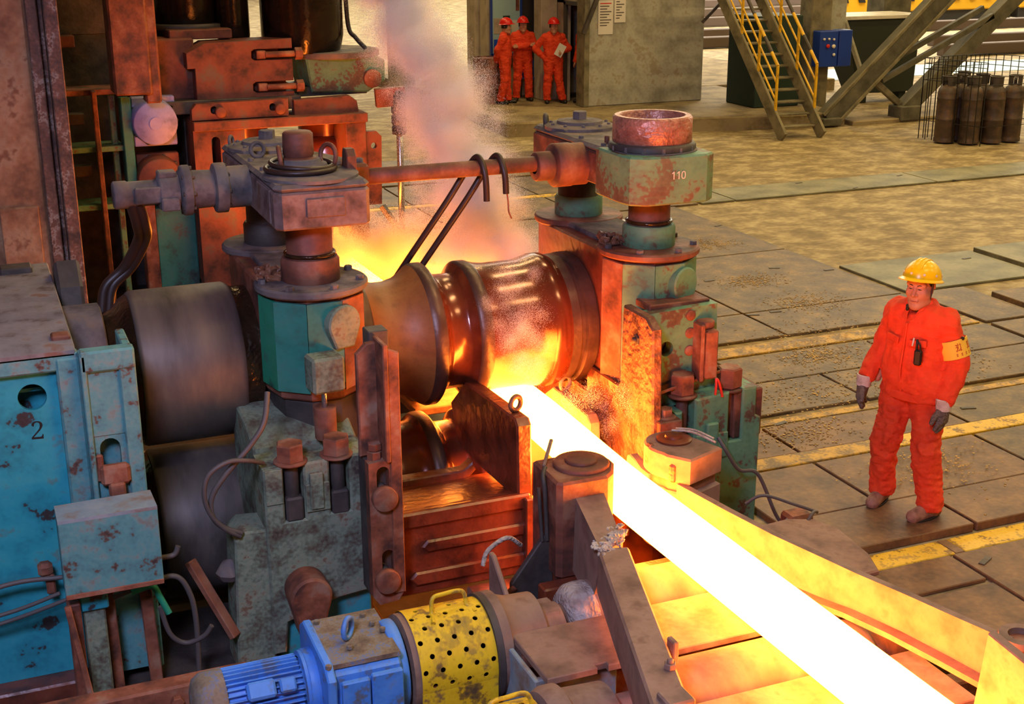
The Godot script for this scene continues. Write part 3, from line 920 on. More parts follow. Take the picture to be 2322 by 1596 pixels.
func octagon(cx: float, r: float, z0: float, z1: float) -> PackedVector2Array:
	# plan of a bearing block: two faceted round ends joined
	var p := PackedVector2Array()
	for i in 6:
		var a := deg_to_rad(-8.0 + 196.0 * i / 5.0)
		p.append(Vector2(cx + cos(a) * r, z0 + sin(a) * r))
	for i in 6:
		var a := deg_to_rad(172.0 + 196.0 * i / 5.0)
		p.append(Vector2(cx + cos(a) * r, z1 + sin(a) * r))
	return p


func gearbox(cx: float, label: String, paint: Material, face: Material) -> Node3D:
	var t := thing("screw_gearbox", label, "gearbox", V(cx, 2.2, ZM))
	# body: broad block over the front rod, narrower back part
	var body := PackedVector2Array()
	for q in [[-0.27, -9.02], [-0.2, -9.1], [0.16, -9.1], [0.24, -9.0], [0.24, -7.95], [0.29, -7.86], [0.29, -7.42], [0.26, -7.38], [-0.24, -7.38], [-0.28, -7.43], [-0.27, -7.9]]:
		body.append(Vector2(cx + q[0], q[1]))
	part("body", mb().prism(body, PY, Vector3(), 2.2, 2.42, 0.012), paint, t)
	part("lid", mb().prism(body, PY, Vector3(), 2.42, 2.465, 0.02), M.grime, t)
	part("name_plate", mb().bx(cx - 0.1, cx + 0.13, 2.27, 2.38, -7.385, -7.368, 0.004), face, t)
	# round cover over the rear rod with a hexagon cap
	part("rear_cover", mb().lathe([Vector2(0.26, 2.46), Vector2(0.26, 2.485), Vector2(0.24, 2.495), Vector2(0.17, 2.5), Vector2(0.165, 2.52), Vector2(0.1, 2.53), Vector2(0, 2.53)], V(cx - 0.01, 0, ZR - 0.02), Vector3.UP, 36), M.grime, t)
	part("cap_nut", mb().hexa(V(cx - 0.01, 2.525, ZR - 0.02), V(cx - 0.01, 2.585, ZR - 0.02), 0.055), M.grime, t)
	for i in 10:
		var a := TAU * i / 10.0
		part("cover_bolt", mb().hexa(V(cx - 0.01 + cos(a) * 0.215, 2.49, ZR - 0.02 + sin(a) * 0.215), V(cx - 0.01 + cos(a) * 0.215, 2.51, ZR - 0.02 + sin(a) * 0.215), 0.014), M.grime, t)
	for q in [[-0.22, -8.3], [0.2, -8.3], [-0.22, -7.95], [0.2, -7.98], [-0.2, -8.6]]:
		part("lid_bolt", mb().hexa(V(cx + q[0], 2.46, q[1]), V(cx + q[0], 2.485, q[1]), 0.02), M.grime, t)
	part("front_cover", mb().lathe([Vector2(0.285, 2.46), Vector2(0.285, 2.48), Vector2(0.25, 2.49), Vector2(0.0, 2.49)], V(cx, 0, ZF), Vector3.UP, 40), M.grime, t)
	part("side_panel", mb().bx(cx - 0.285, cx - 0.265, 2.22, 2.42, -7.86, -7.52, 0.005), paint, t)
	return t


func tower(cx: float, called_label: String, kind: String) -> void:
	# bearing block of the upper roll with its two tie rods
	var t := thing("upper_bearing_block", called_label, "bearing block", V(cx, 0.76, ZM))
	var left := kind == "left"
	var body := octagon(cx, 0.3, ZF, ZR)
	part("block", mb().prism(body, PY, Vector3(), 1.14 if left else 0.8, 1.8, 0.015), M.red_brown if left else M.wet_rust, t)
	if left:
		part("lower_half", mb().prism(octagon(cx, 0.27, ZF, ZR), PY, Vector3(), 0.78, 1.135, 0.012), M.dark_steel, t)
	# painted facet sheets round the front end; rust ones hold the bar's orange light
	var facets := [[206.0, 0.0], [250.0, 1.0], [290.0, 2.0], [330.0, 3.0]]
	for i in 5:
		var a0 := deg_to_rad(-8.0 + 196.0 * i / 5.0)
		var a1 := deg_to_rad(-8.0 + 196.0 * (i + 1) / 5.0)
		var p := Vector2(cx + cos(a0) * 0.302, ZF + sin(a0) * 0.302)
		var q := Vector2(cx + cos(a1) * 0.302, ZF + sin(a1) * 0.302)
		var d := (q - p).normalized()
		var nrm := Vector2(d.y, -d.x)
		var mats := [M.rust_bright, M.rust_bright, M.turquoise, M.turquoise, M.green_bright] if left else [M.green_wear, M.green_wear, M.green_wear, M.green_wear, M.rust_bright]
		var low := 1.2 if left else 0.84
		part("facet_plate", mb().prism(PackedVector2Array([p + d * 0.0005, q - d * 0.0005, q + d * 0.006 + nrm * 0.022, p - d * 0.006 + nrm * 0.022]), PY, Vector3(), low + (0.05 if i == 2 else 0.0), 1.76, 0.003), mats[i], t)
	part("top_flange", mb().prism(circle(Vector2(cx, ZF), 0.345, 40), PY, Vector3(), 1.785, 1.835, 0.012), M.grime if left else M.red_brown, t)
	part("top_flange", mb().prism(circle(Vector2(cx, ZR), 0.33, 40), PY, Vector3(), 1.785, 1.835, 0.012), M.grime if left else M.red_brown, t)
	part("top_web", mb().bx(cx - 0.2, cx + 0.2, 1.78, 1.83, ZR, ZF), M.grime, t)
	for zz in [ZF, ZR]:
		var front: bool = zz == ZF
		var mm: Material = M.red_brown if front else M.dark_steel
		part("rod_collar", mb().lathe([Vector2(0.17, 1.83), Vector2(0.178, 1.84), Vector2(0.178, 1.96), Vector2(0.165, 1.98), Vector2(0.145, 1.98)], V(cx, 0, zz), Vector3.UP, 36), mm if left else M.green_wear, t)
		part("tie_rod", mb().cyl(V(cx, 0.3, zz), V(cx, 2.21, zz), 0.14 if front else 0.155, 32), mm, t)
		if front:
			part("oil_ring", mb().ring(V(cx, 2.0, zz), Vector3.UP, 0.148, 0.012, 32), M.oily, t)
	for i in 7:
		var a := TAU * (i + 0.5) / 7.0
		part("flange_bolt", mb().hexa(V(cx + cos(a) * 0.3, 1.83, ZF + sin(a) * 0.3), V(cx + cos(a) * 0.3, 1.862, ZF + sin(a) * 0.3), 0.026), M.grime, t)
	# heap of scale on the flange
	var heap := mb()
	for i in 16:
		var c := V(cx - 0.22 + rng.randf_range(-0.09, 0.07), 1.845 + rng.randf_range(0, 0.035), ZF - 0.12 + rng.randf_range(-0.1, 0.1))
		heap.box(c, V(rng.randf_range(0.03, 0.07), rng.randf_range(0.02, 0.05), rng.randf_range(0.03, 0.07)), 0.008, Basis.from_euler(V(rng.randf() * 2, rng.randf() * 3, rng.randf())))
	part("scale_heap", heap, M.scale_crust, t).set_meta("kind", "stuff")
	# round lug cover on the front end
	var lug := PackedVector2Array()
	for i in 17:
		var a := deg_to_rad(-25.0 + 230.0 * i / 16.0)
		lug.append(Vector2(cos(a), sin(a)) * 0.115)
	lug.append(Vector2(-0.065, -0.15))
	lug.append(Vector2(0.065, -0.15))
	var la := deg_to_rad(70.0)
	var lo := V(cx + cos(la) * 0.27, 1.62, ZF + sin(la) * 0.27)
	var ln := V(cos(la), 0, sin(la))
	part("round_cover", mb().prism(lug, Basis(V(ln.z, 0, -ln.x), Vector3.UP, ln), lo, 0.0, 0.075, 0.01), M.teal_weathered if left else M.green_wear, t, "round weathered cover plate")


func mill() -> void:
	make_roll(YU, true, "upper grooved mill roll above the hot bar, wet and red lit, with one ochre groove")
	make_roll(YL, false, "lower grooved mill roll under the hot bar, wet and dark red")
	tower(1.84, "turquoise faceted bearing block with a round cover, on the drive side of the rolls", "left")
	tower(4.16, "rust and green bearing block at the far roll end, orange lit on one side", "right")
	# lower bearing blocks
	for q in [[1.84, M.dark_steel, "dark lower bearing block below the turquoise faceted one"], [4.16, M.wet_rust, "lower bearing block behind the square green end plate"]]:
		solo("lower_bearing_block", mb().prism(octagon(q[0], 0.28, ZF + 0.1, ZR - 0.05), PY, Vector3(), -0.55, 0.72, 0.015).bx(q[0] - 0.33, q[0] + 0.3, -0.9, -0.4, -9.2, -7.2, 0.02), q[1], q[2], "bearing block")
	var gl := gearbox(1.87, "dusty grey screw-down gearbox carrying a short red capped motor stub and looped hoses", M.gear_paint, M.gear_paint)
	var gr := gearbox(4.18, "red and green screw-down gearbox with the hollow copper coloured ring on top", M.red_brown, M.green_wear)
	# --- the one on the drive side
	part("red_cap", mb().lathe([Vector2(0.0, 2.725), Vector2(0.078, 2.722), Vector2(0.09, 2.71), Vector2(0.092, 2.59), Vector2(0.085, 2.575), Vector2(0.11, 2.57), Vector2(0.12, 2.55)], V(1.82, 0, -7.72), Vector3.UP, 32), M.red_brown, gl, "red brown flat cap")
	part("stub_base", mb().lathe([Vector2(0.0, 2.57), Vector2(0.12, 2.565), Vector2(0.13, 2.54), Vector2(0.16, 2.535), Vector2(0.17, 2.51), Vector2(0.2, 2.505), Vector2(0.205, 2.485)], V(1.82, 0, -7.7), Vector3.UP, 36), M.grime, gl)
	for q in [[1.7, 0.2], [1.99, 2.7]]:
		part("hose_loop", mb().ring(V(q[0], 2.57, -7.68), V(cos(q[1]), 0.12, sin(q[1])), 0.07, 0.014, 20), M.red_brown, gl)
	part("coiled_hose", mb().ring(V(1.82, 2.51, -7.69), Vector3.UP, 0.205, 0.016, 36).ring(V(1.83, 2.535, -7.69), V(0.05, 1, 0.03), 0.185, 0.014, 36), M.hose_brown, gl)
	part("eye_bolt", mb().ring(V(1.72, 2.515, -8.42), V(0.15, 0.1, 1), 0.045, 0.014, 20), M.grime, gl)
	part("eye_bolt", mb().ring(V(2.1, 2.51, -8.62), V(1, 0.1, 0.2), 0.04, 0.013, 20), M.grime, gl)
	part("eye_bolt", mb().ring(V(1.66, 2.49, -8.98), V(1, 0.1, 0.6), 0.035, 0.012, 20), M.grime, gl)
	part("flat_cover", mb().box(V(2.0, 2.49, -8.1), V(0.2, 0.04, 0.5), 0.01, Basis(Vector3.UP, 0.35)), M.grime, gl)
	part("lifting_lug", mb().prism(P2([-7.66, 2.45, -7.66, 2.56, -7.7, 2.6, -7.76, 2.6, -7.8, 2.45]), PX, Vector3(), 2.1, 2.16, 0.006), M.red_brown, gl)
	# --- the one at the far end
	var cup := part("hollow_ring", mb().lathe([Vector2(0.0, 2.56), Vector2(0.2, 2.56), Vector2(0.205, 2.68), Vector2(0.215, 2.7), Vector2(0.248, 2.7), Vector2(0.262, 2.685), Vector2(0.262, 2.53), Vector2(0.25, 2.515), Vector2(0.2, 2.51)], V(4.17, 0, -7.66), Vector3.UP, 48), M.copper_scale, gr, "hollow copper coloured ring")
	part("ring_base", mb().lathe([Vector2(0.2, 2.53), Vector2(0.27, 2.53), Vector2(0.285, 2.515), Vector2(0.285, 2.485), Vector2(0.2, 2.48)], V(4.17, 0, -7.66), Vector3.UP, 48), M.dark_steel, gr)
	for i in 14:
		var a := TAU * i / 14.0
		part("ring_bolt", mb().hexa(V(4.17 + cos(a) * 0.275, 2.48, -7.66 + sin(a) * 0.275), V(4.17 + cos(a) * 0.275, 2.515, -7.66 + sin(a) * 0.275), 0.016), M.grime, gr)
	part("eye_bolt", mb().ring(V(3.98, 2.5, -8.95), V(0.9, 0.1, 0.5), 0.045, 0.018, 20), M.dark_steel, gr)
	part("short_stud", mb().cyl(V(4.02, 2.45, -8.02), V(4.02, 2.52, -8.02), 0.018, 12), M.red_brown, gr)
	part("front_block", mb().prism(PackedVector2Array([Vector2(3.86, -7.5), Vector2(3.88, -7.41), Vector2(3.97, -7.34), Vector2(4.4, -7.33), Vector2(4.48, -7.39), Vector2(4.5, -7.8), Vector2(3.86, -7.86)]), PY, Vector3(), 2.16, 2.475, 0.012), M.green_wear, gr)
	var tm := TextMesh.new()
	tm.text = "110"
	tm.font = SystemFont.new()
	tm.font.font_names = PackedStringArray(["Droid Sans"])
	tm.font_size = 16
	tm.pixel_size = 0.0042
	tm.depth = 0.002
	var num := MeshInstance3D.new()
	num.name = "painted_number"
	num.mesh = tm
	num.material_override = M.white
	gr.add_child(num, true)
	num.position = V(4.19, 2.35, -7.327) - gr.position
	# --- cross shaft through both gearboxes
	var sh := thing("cross_shaft", "round steel shaft joining both screw-down gearboxes across the mill", "shaft", V(3.0, 2.24, ZM))
	var ys := 2.33
	part("shaft", mb().cyl(V(2.1, ys, ZM), V(3.95, ys, ZM), 0.053, 24), M.red_brown, sh)
	var cl := part("clamp_coupling", mb().box(V(2.27, ys, ZM), V(0.2, 0.2, 0.19), 0.02), M.red_brown, sh)
	for x in [2.215, 2.325]:
		part("bolt", mb().hexa(V(x, ys - 0.01, ZM + 0.096), V(x, ys - 0.01, ZM + 0.11), 0.02), M.dark_steel, cl)
		part("lug", mb().cyl(V(x, ys + 0.08, ZM), V(x, ys + 0.125, ZM), 0.03, 14), M.grime, cl)
	part("bearing_sleeve", mb().lathe([Vector2(0.05, 3.56), Vector2(0.09, 3.56), Vector2(0.1, 3.57), Vector2(0.1, 3.68), Vector2(0.14, 3.69), Vector2(0.15, 3.7), Vector2(0.15, 3.82), Vector2(0.145, 3.83), Vector2(0.145, 3.93)], V(0, ys - 0.02, ZM), Vector3.RIGHT, 32), M.red_brown, sh)
	part("joint_flange", mb().lathe([Vector2(0, 0.78), Vector2(0.075, 0.78), Vector2(0.085, 0.79), Vector2(0.085, 0.86), Vector2(0.078, 0.87), Vector2(0.078, 1.04), Vector2(0.105, 1.05), Vector2(0.11, 1.06), Vector2(0.11, 1.17), Vector2(0.09, 1.18)], V(0, ys, ZM), Vector3.RIGHT, 28), M.grime, sh)
	part("gear_coupling", mb().lathe([Vector2(0.09, 1.17), Vector2(0.12, 1.18), Vector2(0.15, 1.19), Vector2(0.155, 1.2), Vector2(0.155, 1.24), Vector2(0.12, 1.25), Vector2(0.115, 1.38), Vector2(0.15, 1.39), Vector2(0.155, 1.4), Vector2(0.155, 1.46), Vector2(0.13, 1.47), Vector2(0.13, 1.6)], V(0, ys, ZM), Vector3.RIGHT, 32), M.grime, sh)
	for x in [1.215, 1.43]:
		for i in 8:
			var a := TAU * i / 8.0
			part("coupling_bolt", mb().hexa(V(x - 0.035, ys + cos(a) * 0.135, ZM + sin(a) * 0.135), V(x + 0.045, ys + cos(a) * 0.135, ZM + sin(a) * 0.135), 0.014), M.dark_steel, sh)
	part("joint_yoke", mb().bx(0.9, 1.06, ys - 0.05, ys + 0.05, ZM + 0.06, ZM + 0.1).bx(1.05, 1.16, ys - 0.1, ys - 0.02, ZM + 0.08, ZM + 0.13).bx(1.05, 1.16, ys + 0.09, ys + 0.13, ZM - 0.05, ZM + 0.06), M.grime, sh)
	# --- hoses hung over the shaft
	for i in 2:
		var x := 3.1 + 0.14 * i
		solo("rubber_hose", mb().tube(path([V(x - 0.52, 1.5, ZM - 0.25), V(x - 0.4, 1.68, ZM - 0.22), V(x - 0.14, 2.1, ZM - 0.1), V(x, 2.32, ZM - 0.07), V(x + 0.05, ys + 0.075, ZM), V(x + 0.07, 2.3, ZM + 0.075), V(x + 0.075, 2.12 if i == 0 else 2.16, ZM + 0.09)]), 0.022, 10), M.hose_brown,
			"dark rubber hose hung over the cross shaft, reaching nearest the ochre groove" if i == 0 else "dark rubber hose hung over the cross shaft, beside its twin and nearer the copper ring", "hose", "hoses over the shaft")
	solo("wire_tail", mb().tube(path([V(3.32, 2.18, ZM + 0.09), V(3.33, 2.1, ZM + 0.09), V(3.33, 2.04, ZM + 0.1), V(3.35, 1.99, ZM + 0.1)]), 0.006, 6), M.rust_bright, "thin twisted wire dangling from the hose ends over the rolls", "wire")

	# --- spindles coming from the drive side
	for q in [[YU, 0.9, "upper wide grey spindle sleeve driving the top roll"], [YL, 1.0, "lower wide grey spindle sleeve behind the square blue shield"]]:
		var y: float = q[0]
		var x0: float = 0.8 if y > 1 else 0.84
		var sp := thing("roll_spindle", q[2], "spindle", V(1.2, y - 0.5, ZM))
		part("sleeve", mb().lathe([Vector2(0.46, x0), Vector2(0.485, x0 + 0.01), Vector2(0.495, x0 + 0.03), Vector2(0.495, x0 + 0.60), Vector2(0.48, x0 + 0.63), Vector2(0.47, x0 + 0.635), Vector2(0.44, x0 + 0.64)], V(0, y, ZM), Vector3.RIGHT, 64), M.coupling, sp)
		part("oily_end", mb().lathe([Vector2(0.30, x0 - 0.16), Vector2(0.36, x0 - 0.15), Vector2(0.40, x0 - 0.08), Vector2(0.45, x0 - 0.04), Vector2(0.475, x0)], V(0, y, ZM), Vector3.RIGHT, 64), M.oily, sp, "oily glinting end ring")
		part("oily_end", mb().lathe([Vector2(0.47, x0 + 0.635), Vector2(0.46, x0 + 0.66), Vector2(0.46, x0 + 0.74), Vector2(0.3, x0 + 0.78)], V(0, y, ZM), Vector3.RIGHT, 64), M.oily, sp)
		part("shaft_collar", mb().lathe([Vector2(0.25, x0 - 0.42), Vector2(0.42, x0 - 0.41), Vector2(0.44, x0 - 0.39), Vector2(0.44, x0 - 0.17), Vector2(0.42, x0 - 0.16), Vector2(0.2, x0 - 0.16)], V(0, y, ZM), Vector3.RIGHT, 64), M.grime, sp)
		part("shaft", mb().cyl(V(-0.6, y, ZM), V(2.05, y, ZM), 0.24, 32), M.oily, sp)

	# --- base block on the drive side
	var bl := thing("base_block", "weathered teal base block with two long hexagon bolts in slots, below the turquoise bearing block", "mill base", V(1.65, -0.4, -7.3))
	var fp := holed(P2([1.36, -0.28, 1.36, 0.86, 1.97, 0.86, 1.97, 0.02, 1.7, -0.05, 1.42, -0.28]), [])
	part("block", mb().prism(P2([1.345, -0.3, 1.345, 0.9, 1.46, 0.905, 1.46, 0.56, 1.58, 0.56, 1.58, 0.91, 1.735, 0.915, 1.735, 0.57, 1.855, 0.57, 1.855, 0.92, 1.98, 0.92, 1.98, 0.02, 1.76, 0.0, 1.68, -0.02, 1.44, -0.1, 1.42, -0.3]), PZ, Vector3(), -7.28, -7.0, 0.012), M.teal_weathered, bl)
	part("back_block", mb().prism(P2([-7.9, -0.5, -7.9, 1.06, -7.5, 1.02, -7.28, 0.93, -7.27, -0.5]), PX, Vector3(), 1.35, 1.98, 0.012), M.teal_weathered, bl)
	part("slot_step", mb().bx(1.585, 1.73, 0.6, 0.78, -7.02, -6.985, 0.006), M.teal_weathered, bl)
	part("slot_step", mb().bx(1.61, 1.69, 0.62, 0.85, -7.0, -6.97, 0.006), M.teal_weathered, bl)
	part("corner_pad", mb().bx(1.35, 1.455, 0.68, 0.9, -7.01, -6.99, 0.006), M.teal_weathered, bl)
	for q in [1.52, 1.795]:
		var b := part("hammer_bolt", mb().cyl(V(q, 0.62, -7.06), V(q, 0.96, -7.06), 0.042, 20).box(V(q, 0.63, -7.05), V(0.105, 0.15, 0.11), 0.012), M.dark_steel, bl)
		part("hex_nut", mb().hexa(V(q, 0.92, -7.06), V(q, 1.03, -7.06), 0.085, 6, 0.008, 0.3), M.rust_bright, b)
		part("washer", mb().cyl(V(q, 0.905, -7.06), V(q, 0.925, -7.06), 0.1, 24), M.rust_bright, b)
	var boss := PackedVector2Array()
	for i in 15:
		var a := deg_to_rad(-15.0 + 210.0 * i / 14.0)
		boss.append(Vector2(1.55 + cos(a) * 0.125, 0.13 + sin(a) * 0.125))
	boss.append(Vector2(1.49, -0.16))
	boss.append(Vector2(1.6, -0.16))
	part("round_boss", mb().prism(boss, PZ, Vector3(), -7.05, -6.82, 0.015), M.rust_bright, bl, "rusty teardrop shaped boss")
	part("turquoise_foot", mb().bx(1.4, 1.98, -0.5, 0.02, -7.2, -7.08, 0.01), M.blue_case, bl, "clean blue foot plate")
	part("side_foot", mb().prism(P2([1.12, -0.5, 1.16, 0.48, 1.22, 0.53, 1.36, 0.52, 1.36, -0.35, 1.28, -0.5]), PZ, Vector3(), -7.3, -7.02, 0.012), M.teal_weathered, bl)
	part("scale_lump", mb().lathe([Vector2(0.0, 0.0), Vector2(0.07, 0.01), Vector2(0.09, 0.05), Vector2(0.05, 0.11), Vector2(0, 0.13)], V(1.14, 0.2, -7.12), Vector3.UP, 9), M.grime, bl)
	# stub with a bright rod between the block and the base, and the square box cover
	var ja := thing("jack_stub", "rusty short cylinder with a thin bright rod below the square cover", "jack", V(1.78, 1.0, -7.2))
	part("cylinder", mb().cyl(V(1.78, 0.96, -7.22), V(1.78, 1.16, -7.22), 0.066, 24), M.rust_bright, ja)
	part("bright_rod", mb().cyl(V(1.78, 1.14, -7.22), V(1.78, 1.32, -7.22), 0.017, 14), M.chrome, ja)
	solo("box_cover", mb().box(V(1.8, 1.36, -7.26), V(0.2, 0.22, 0.16), 0.015, Basis(Vector3.UP, 0.1)), M.teal_weathered, "square grey green box cover low on the turquoise bearing block", "cover")
	# torn edge plate between block and roll
	solo("torn_plate", mb().prism(P2([-7.75, 0.95, -7.72, 1.3, -7.78, 1.5, -7.7, 1.62, -7.74, 1.76, -7.6, 1.7, -7.52, 1.4, -7.42, 1.3, -7.4, 1.05, -7.45, 0.96]), PX, Vector3(), 2.1, 2.13, 0.006), M.rust_bright, "ragged rusty plate standing between the turquoise block and the ochre groove", "plate")
	# --- upright bolted post in front of the rolls
	var po := thing("guide_post", "red rusty upright post with two slotted bolt holes, in front of the roll ends", "post", V(2.0, 0.0, -6.85))
	part("slotted_plate", mb().prism(holed(P2([1.9, 0.1, 1.94, 0.04, 2.06, 0.05, 2.09, 0.1, 2.1, 0.96, 1.9, 0.95]), [slot(Vector2(1.985, 0.8), 0.075, 0.24), slot(Vector2(2.0, 0.27), 0.075, 0.24)]), PZ, Vector3(), -6.82, -6.75, 0.0012), M.rust_bright, po)
	part("backing_block", mb().bx(1.91, 2.09, 0.06, 0.94, -7.0, -6.84, 0.01), M.dark_steel, po)
	for y in [0.73, 0.2]:
		part("bolt", mb().cyl(V(1.985, y, -6.76), V(1.985, y, -6.7), 0.075, 24), M.rust_bright, po)
		part("bolt_shank", mb().cyl(V(1.985, y + 0.04, -6.84), V(1.985, y + 0.04, -6.77), 0.03, 14), M.dark_steel, po)
	part("upper_plate", mb().prism(P2([1.89, 0.95, 1.89, 1.57, 1.95, 1.63, 2.03, 1.64, 2.03, 0.95]), PZ, Vector3(), -6.92, -6.87, 0.008), M.rust_bright, po)
	part("angle_flange", mb().bx(2.0, 2.03, 0.95, 1.66, -6.92, -6.72, 0.006).prism(P2([2.03, 1.63, 2.03, 0.1, 2.1, 0.1, 2.1, 1.6]), PZ, Vector3(), -6.77, -6.74, 0.006), M.rust_bright, po)
	part("top_channel", mb().bx(1.98, 2.1, 1.55, 1.68, -7.05, -6.93, 0.006), M.dark_steel, po)
	part("bolt_stack", mb().hexa(V(1.96, 0.95, -6.82), V(1.96, 1.0, -6.82), 0.045).hexa(V(1.96, 1.005, -6.82), V(1.96, 1.05, -6.82), 0.042, 6, 0.004, 0.4), M.rust_bright, po)
	# --- cross beam and tray below the lower roll
	var cr := thing("cross_beam", "wet red cross beam with long ribs below the lower roll", "beam", V(2.55, -0.05, -6.95))
	part("face_plate", mb().bx(2.1, 2.98, -0.04, 0.5, -7.02, -6.93, 0.01), M.wet_rust, cr)
	part("top_tray", mb().prism(P2([-7.68, 0.33, -7.66, 0.36, -6.92, 0.515, -6.92, 0.47, -7.6, 0.31]), PX, Vector3(), 2.1, 2.98, 0.004), M.wet_rust, cr)
	part("top_edge", mb().bx(2.1, 2.98, 0.42, 0.52, -6.95, -6.9, 0.012), M.wet_rust, cr)
	part("long_rib", mb().prism(PackedVector2Array([Vector2(2.26, 0.28), Vector2(2.3, 0.32), Vector2(2.96, 0.32), Vector2(2.96, 0.24), Vector2(2.3, 0.24)]), PZ, Vector3(), -6.94, -6.905, 0.012), M.wet_rust, cr)
	part("long_rib", mb().prism(PackedVector2Array([Vector2(2.18, 0.08), Vector2(2.22, 0.12), Vector2(2.96, 0.12), Vector2(2.96, 0.03), Vector2(2.22, 0.03)]), PZ, Vector3(), -6.94, -6.9, 0.012), M.wet_rust, cr)
	part("end_plate", mb().bx(2.93, 3.0, -0.04, 0.5, -7.0, -6.86, 0.008), M.wet_rust, cr)
	part("rusty_box", mb().bx(2.56, 2.98, -0.3, -0.06, -6.95, -6.75, 0.01), M.rust_bright, cr)
	solo("scraper_bar", mb().prism(P2([2.14, 0.36, 2.14, 0.42, 2.8, 0.42, 2.87, 0.47, 2.89, 0.41, 2.82, 0.35]), PZ, Vector3(), -7.72, -7.62, 0.01), M.wet_rust, "dark scraper bar lying along the foot of the lower roll", "scraper")

	# --- guide plates on both sides of the pass
	var gp := thing("exit_guide", "upright rust guide plate with a lifting eye on the near side of the glowing bar", "guide plate", V(2.98, 0.45, -7.4))
	part("plate", mb().prism(P2([-8.0, 0.46, -8.14, 0.72, -7.86, 0.95, -7.68, 0.97, -6.98, 1.0, -6.94, 0.96, -6.92, 0.47, -7.66, 0.44]), PX, Vector3(), 2.9, 3.0, 0.012), M.wet_rust, gp)
	part("lifting_eye", mb().ring(V(2.96, 1.05, -7.1), V(0.45, 0.0, 1), 0.045, 0.016, 20), M.scale_crust, gp)
	var gq := thing("exit_guide", "yellow glowing guide plate with a lifting eye on the far side of the hot bar", "guide plate", V(3.68, 0.4, -7.8))
	part("plate", mb().prism(P2([-8.1, 0.5, -8.14, 0.68, -8.0, 0.775, -7.45, 0.755, -7.4, 0.71, -7.38, 0.45, -8.0, 0.42]), PX, Vector3(), 3.62, 3.7, 0.008), M.steel_dusty, gq)
	part("lifting_eye", mb().ring(V(3.68, 0.82, -7.92), V(0.45, 0.0, 1), 0.05, 0.014, 20), M.steel_dusty, gq)

	# --- far end: square plate, orange side plate, base with bolts
	var ep := thing("end_plate", "square green rusty plate with a round hole and screwed bracket, far mill end", "plate", V(4.15, 0.8, -7.22))
	part("square_plate", mb().prism(holed(P2([3.9, 0.84, 3.88, 1.5, 4.42, 1.52, 4.43, 0.86]), [circle(Vector2(4.05, 1.25), 0.05, 18)]), PZ, Vector3(), -7.26, -7.16, 0.0012), M.green_wear, ep)
	part("backing", mb().bx(3.93, 4.4, 0.9, 1.45, -7.42, -7.28, 0.01), M.dark_steel, ep)
	part("top_angle", mb().bx(3.95, 4.4, 1.49, 1.54, -7.42, -7.22, 0.008), M.red_brown, ep)
	for y in [1.46, 1.34, 1.22]:
		part("screw", mb().cyl(V(4.22, y, -7.17), V(4.22, y, -7.148), 0.036, 20), M.rust_bright, ep)
	part("bracket", mb().bx(4.24, 4.27, 1.03, 1.42, -7.16, -7.04, 0.008).bx(4.27, 4.36, 1.05, 1.38, -7.12, -7.02, 0.012).cyl(V(4.31, 1.38, -7.12), V(4.31, 1.43, -7.12), 0.06, 20), M.rust_bright, ep)
	var si := thing("side_guard", "thick orange lit side plate leaning along the far bearing block", "plate", V(3.86, 0.1, -7.2))
	part("upper_plate", mb().prism(P2([-7.38, 1.0, -7.36, 1.52, -7.05, 1.52, -6.95, 1.46, -6.92, 0.86, -6.9, 0.2, -7.3, 0.2, -7.6, 0.5, -7.55, 0.75]), PX, Vector3(), 3.83, 3.9, 0.012), M.scale_crust, si)
	part("bolt", mb().hexa(V(3.82, 1.34, -7.16), V(3.84, 1.34, -7.16), 0.04).cyl(V(3.8, 1.34, -7.16), V(3.83, 1.34, -7.16), 0.02, 12), M.dark_steel, si)
	part("inner_plate", mb().bx(3.835, 3.87, -0.1, 0.95, -7.9, -7.25, 0.01), M.wet_rust, si)
	var br := thing("base_block", "rusty base block with two fat hexagon bolts in slots, under the square green plate", "mill base", V(4.3, -0.05, -7.15))
	part("block", mb().prism(P2([3.9, -0.05, 3.9, 0.78, 4.04, 0.78, 4.04, 0.86, 4.1, 0.86, 4.1, 0.62, 4.19, 0.62, 4.19, 0.93, 4.45, 0.95, 4.45, 0.6, 4.55, 0.6, 4.55, 0.96, 4.66, 0.96, 4.66, 0.76, 4.7, 0.74, 4.7, -0.05]), PZ, Vector3(), -7.3, -7.0, 0.012), M.green_wear, br)
	part("back_block", mb().bx(3.9, 4.7, -0.05, 0.84, -7.9, -7.3, 0.01).bx(4.5, 4.72, 0.6, 0.94, -7.55, -7.02, 0.01), M.red_brown, br)
	part("slot_step", mb().bx(4.2, 4.44, 0.5, 0.68, -7.02, -6.98, 0.006), M.green_wear, br)
	part("slot_step", mb().bx(4.27, 4.36, 0.5, 0.76, -7.0, -6.965, 0.01), M.green_wear, br)
	for q in [4.145, 4.5]:
		var b := part("hammer_bolt", mb().cyl(V(q, 0.5, -7.1), V(q, 1.0, -7.1), 0.04, 20), M.red_brown, br)
		part("hex_nut", mb().hexa(V(q, 0.95, -7.1), V(q, 1.09, -7.1), 0.085, 6, 0.01, 0.3 if q > 4.3 else 0.0), M.rust_bright, b)
		part("washer", mb().cyl(V(q, 0.93, -7.1), V(q, 0.95, -7.1), 0.1, 24), M.red_brown, b)
	part("small_step", mb().bx(3.86, 4.03, 0.6, 0.86, -7.05, -6.88, 0.008), M.red_brown, br)
	part("small_nut", mb().hexa(V(3.95, 0.86, -6.97), V(3.95, 0.92, -6.97), 0.05).cyl(V(3.95, 0.85, -6.97), V(3.95, 0.87, -6.97), 0.07, 18), M.rust_bright, br)
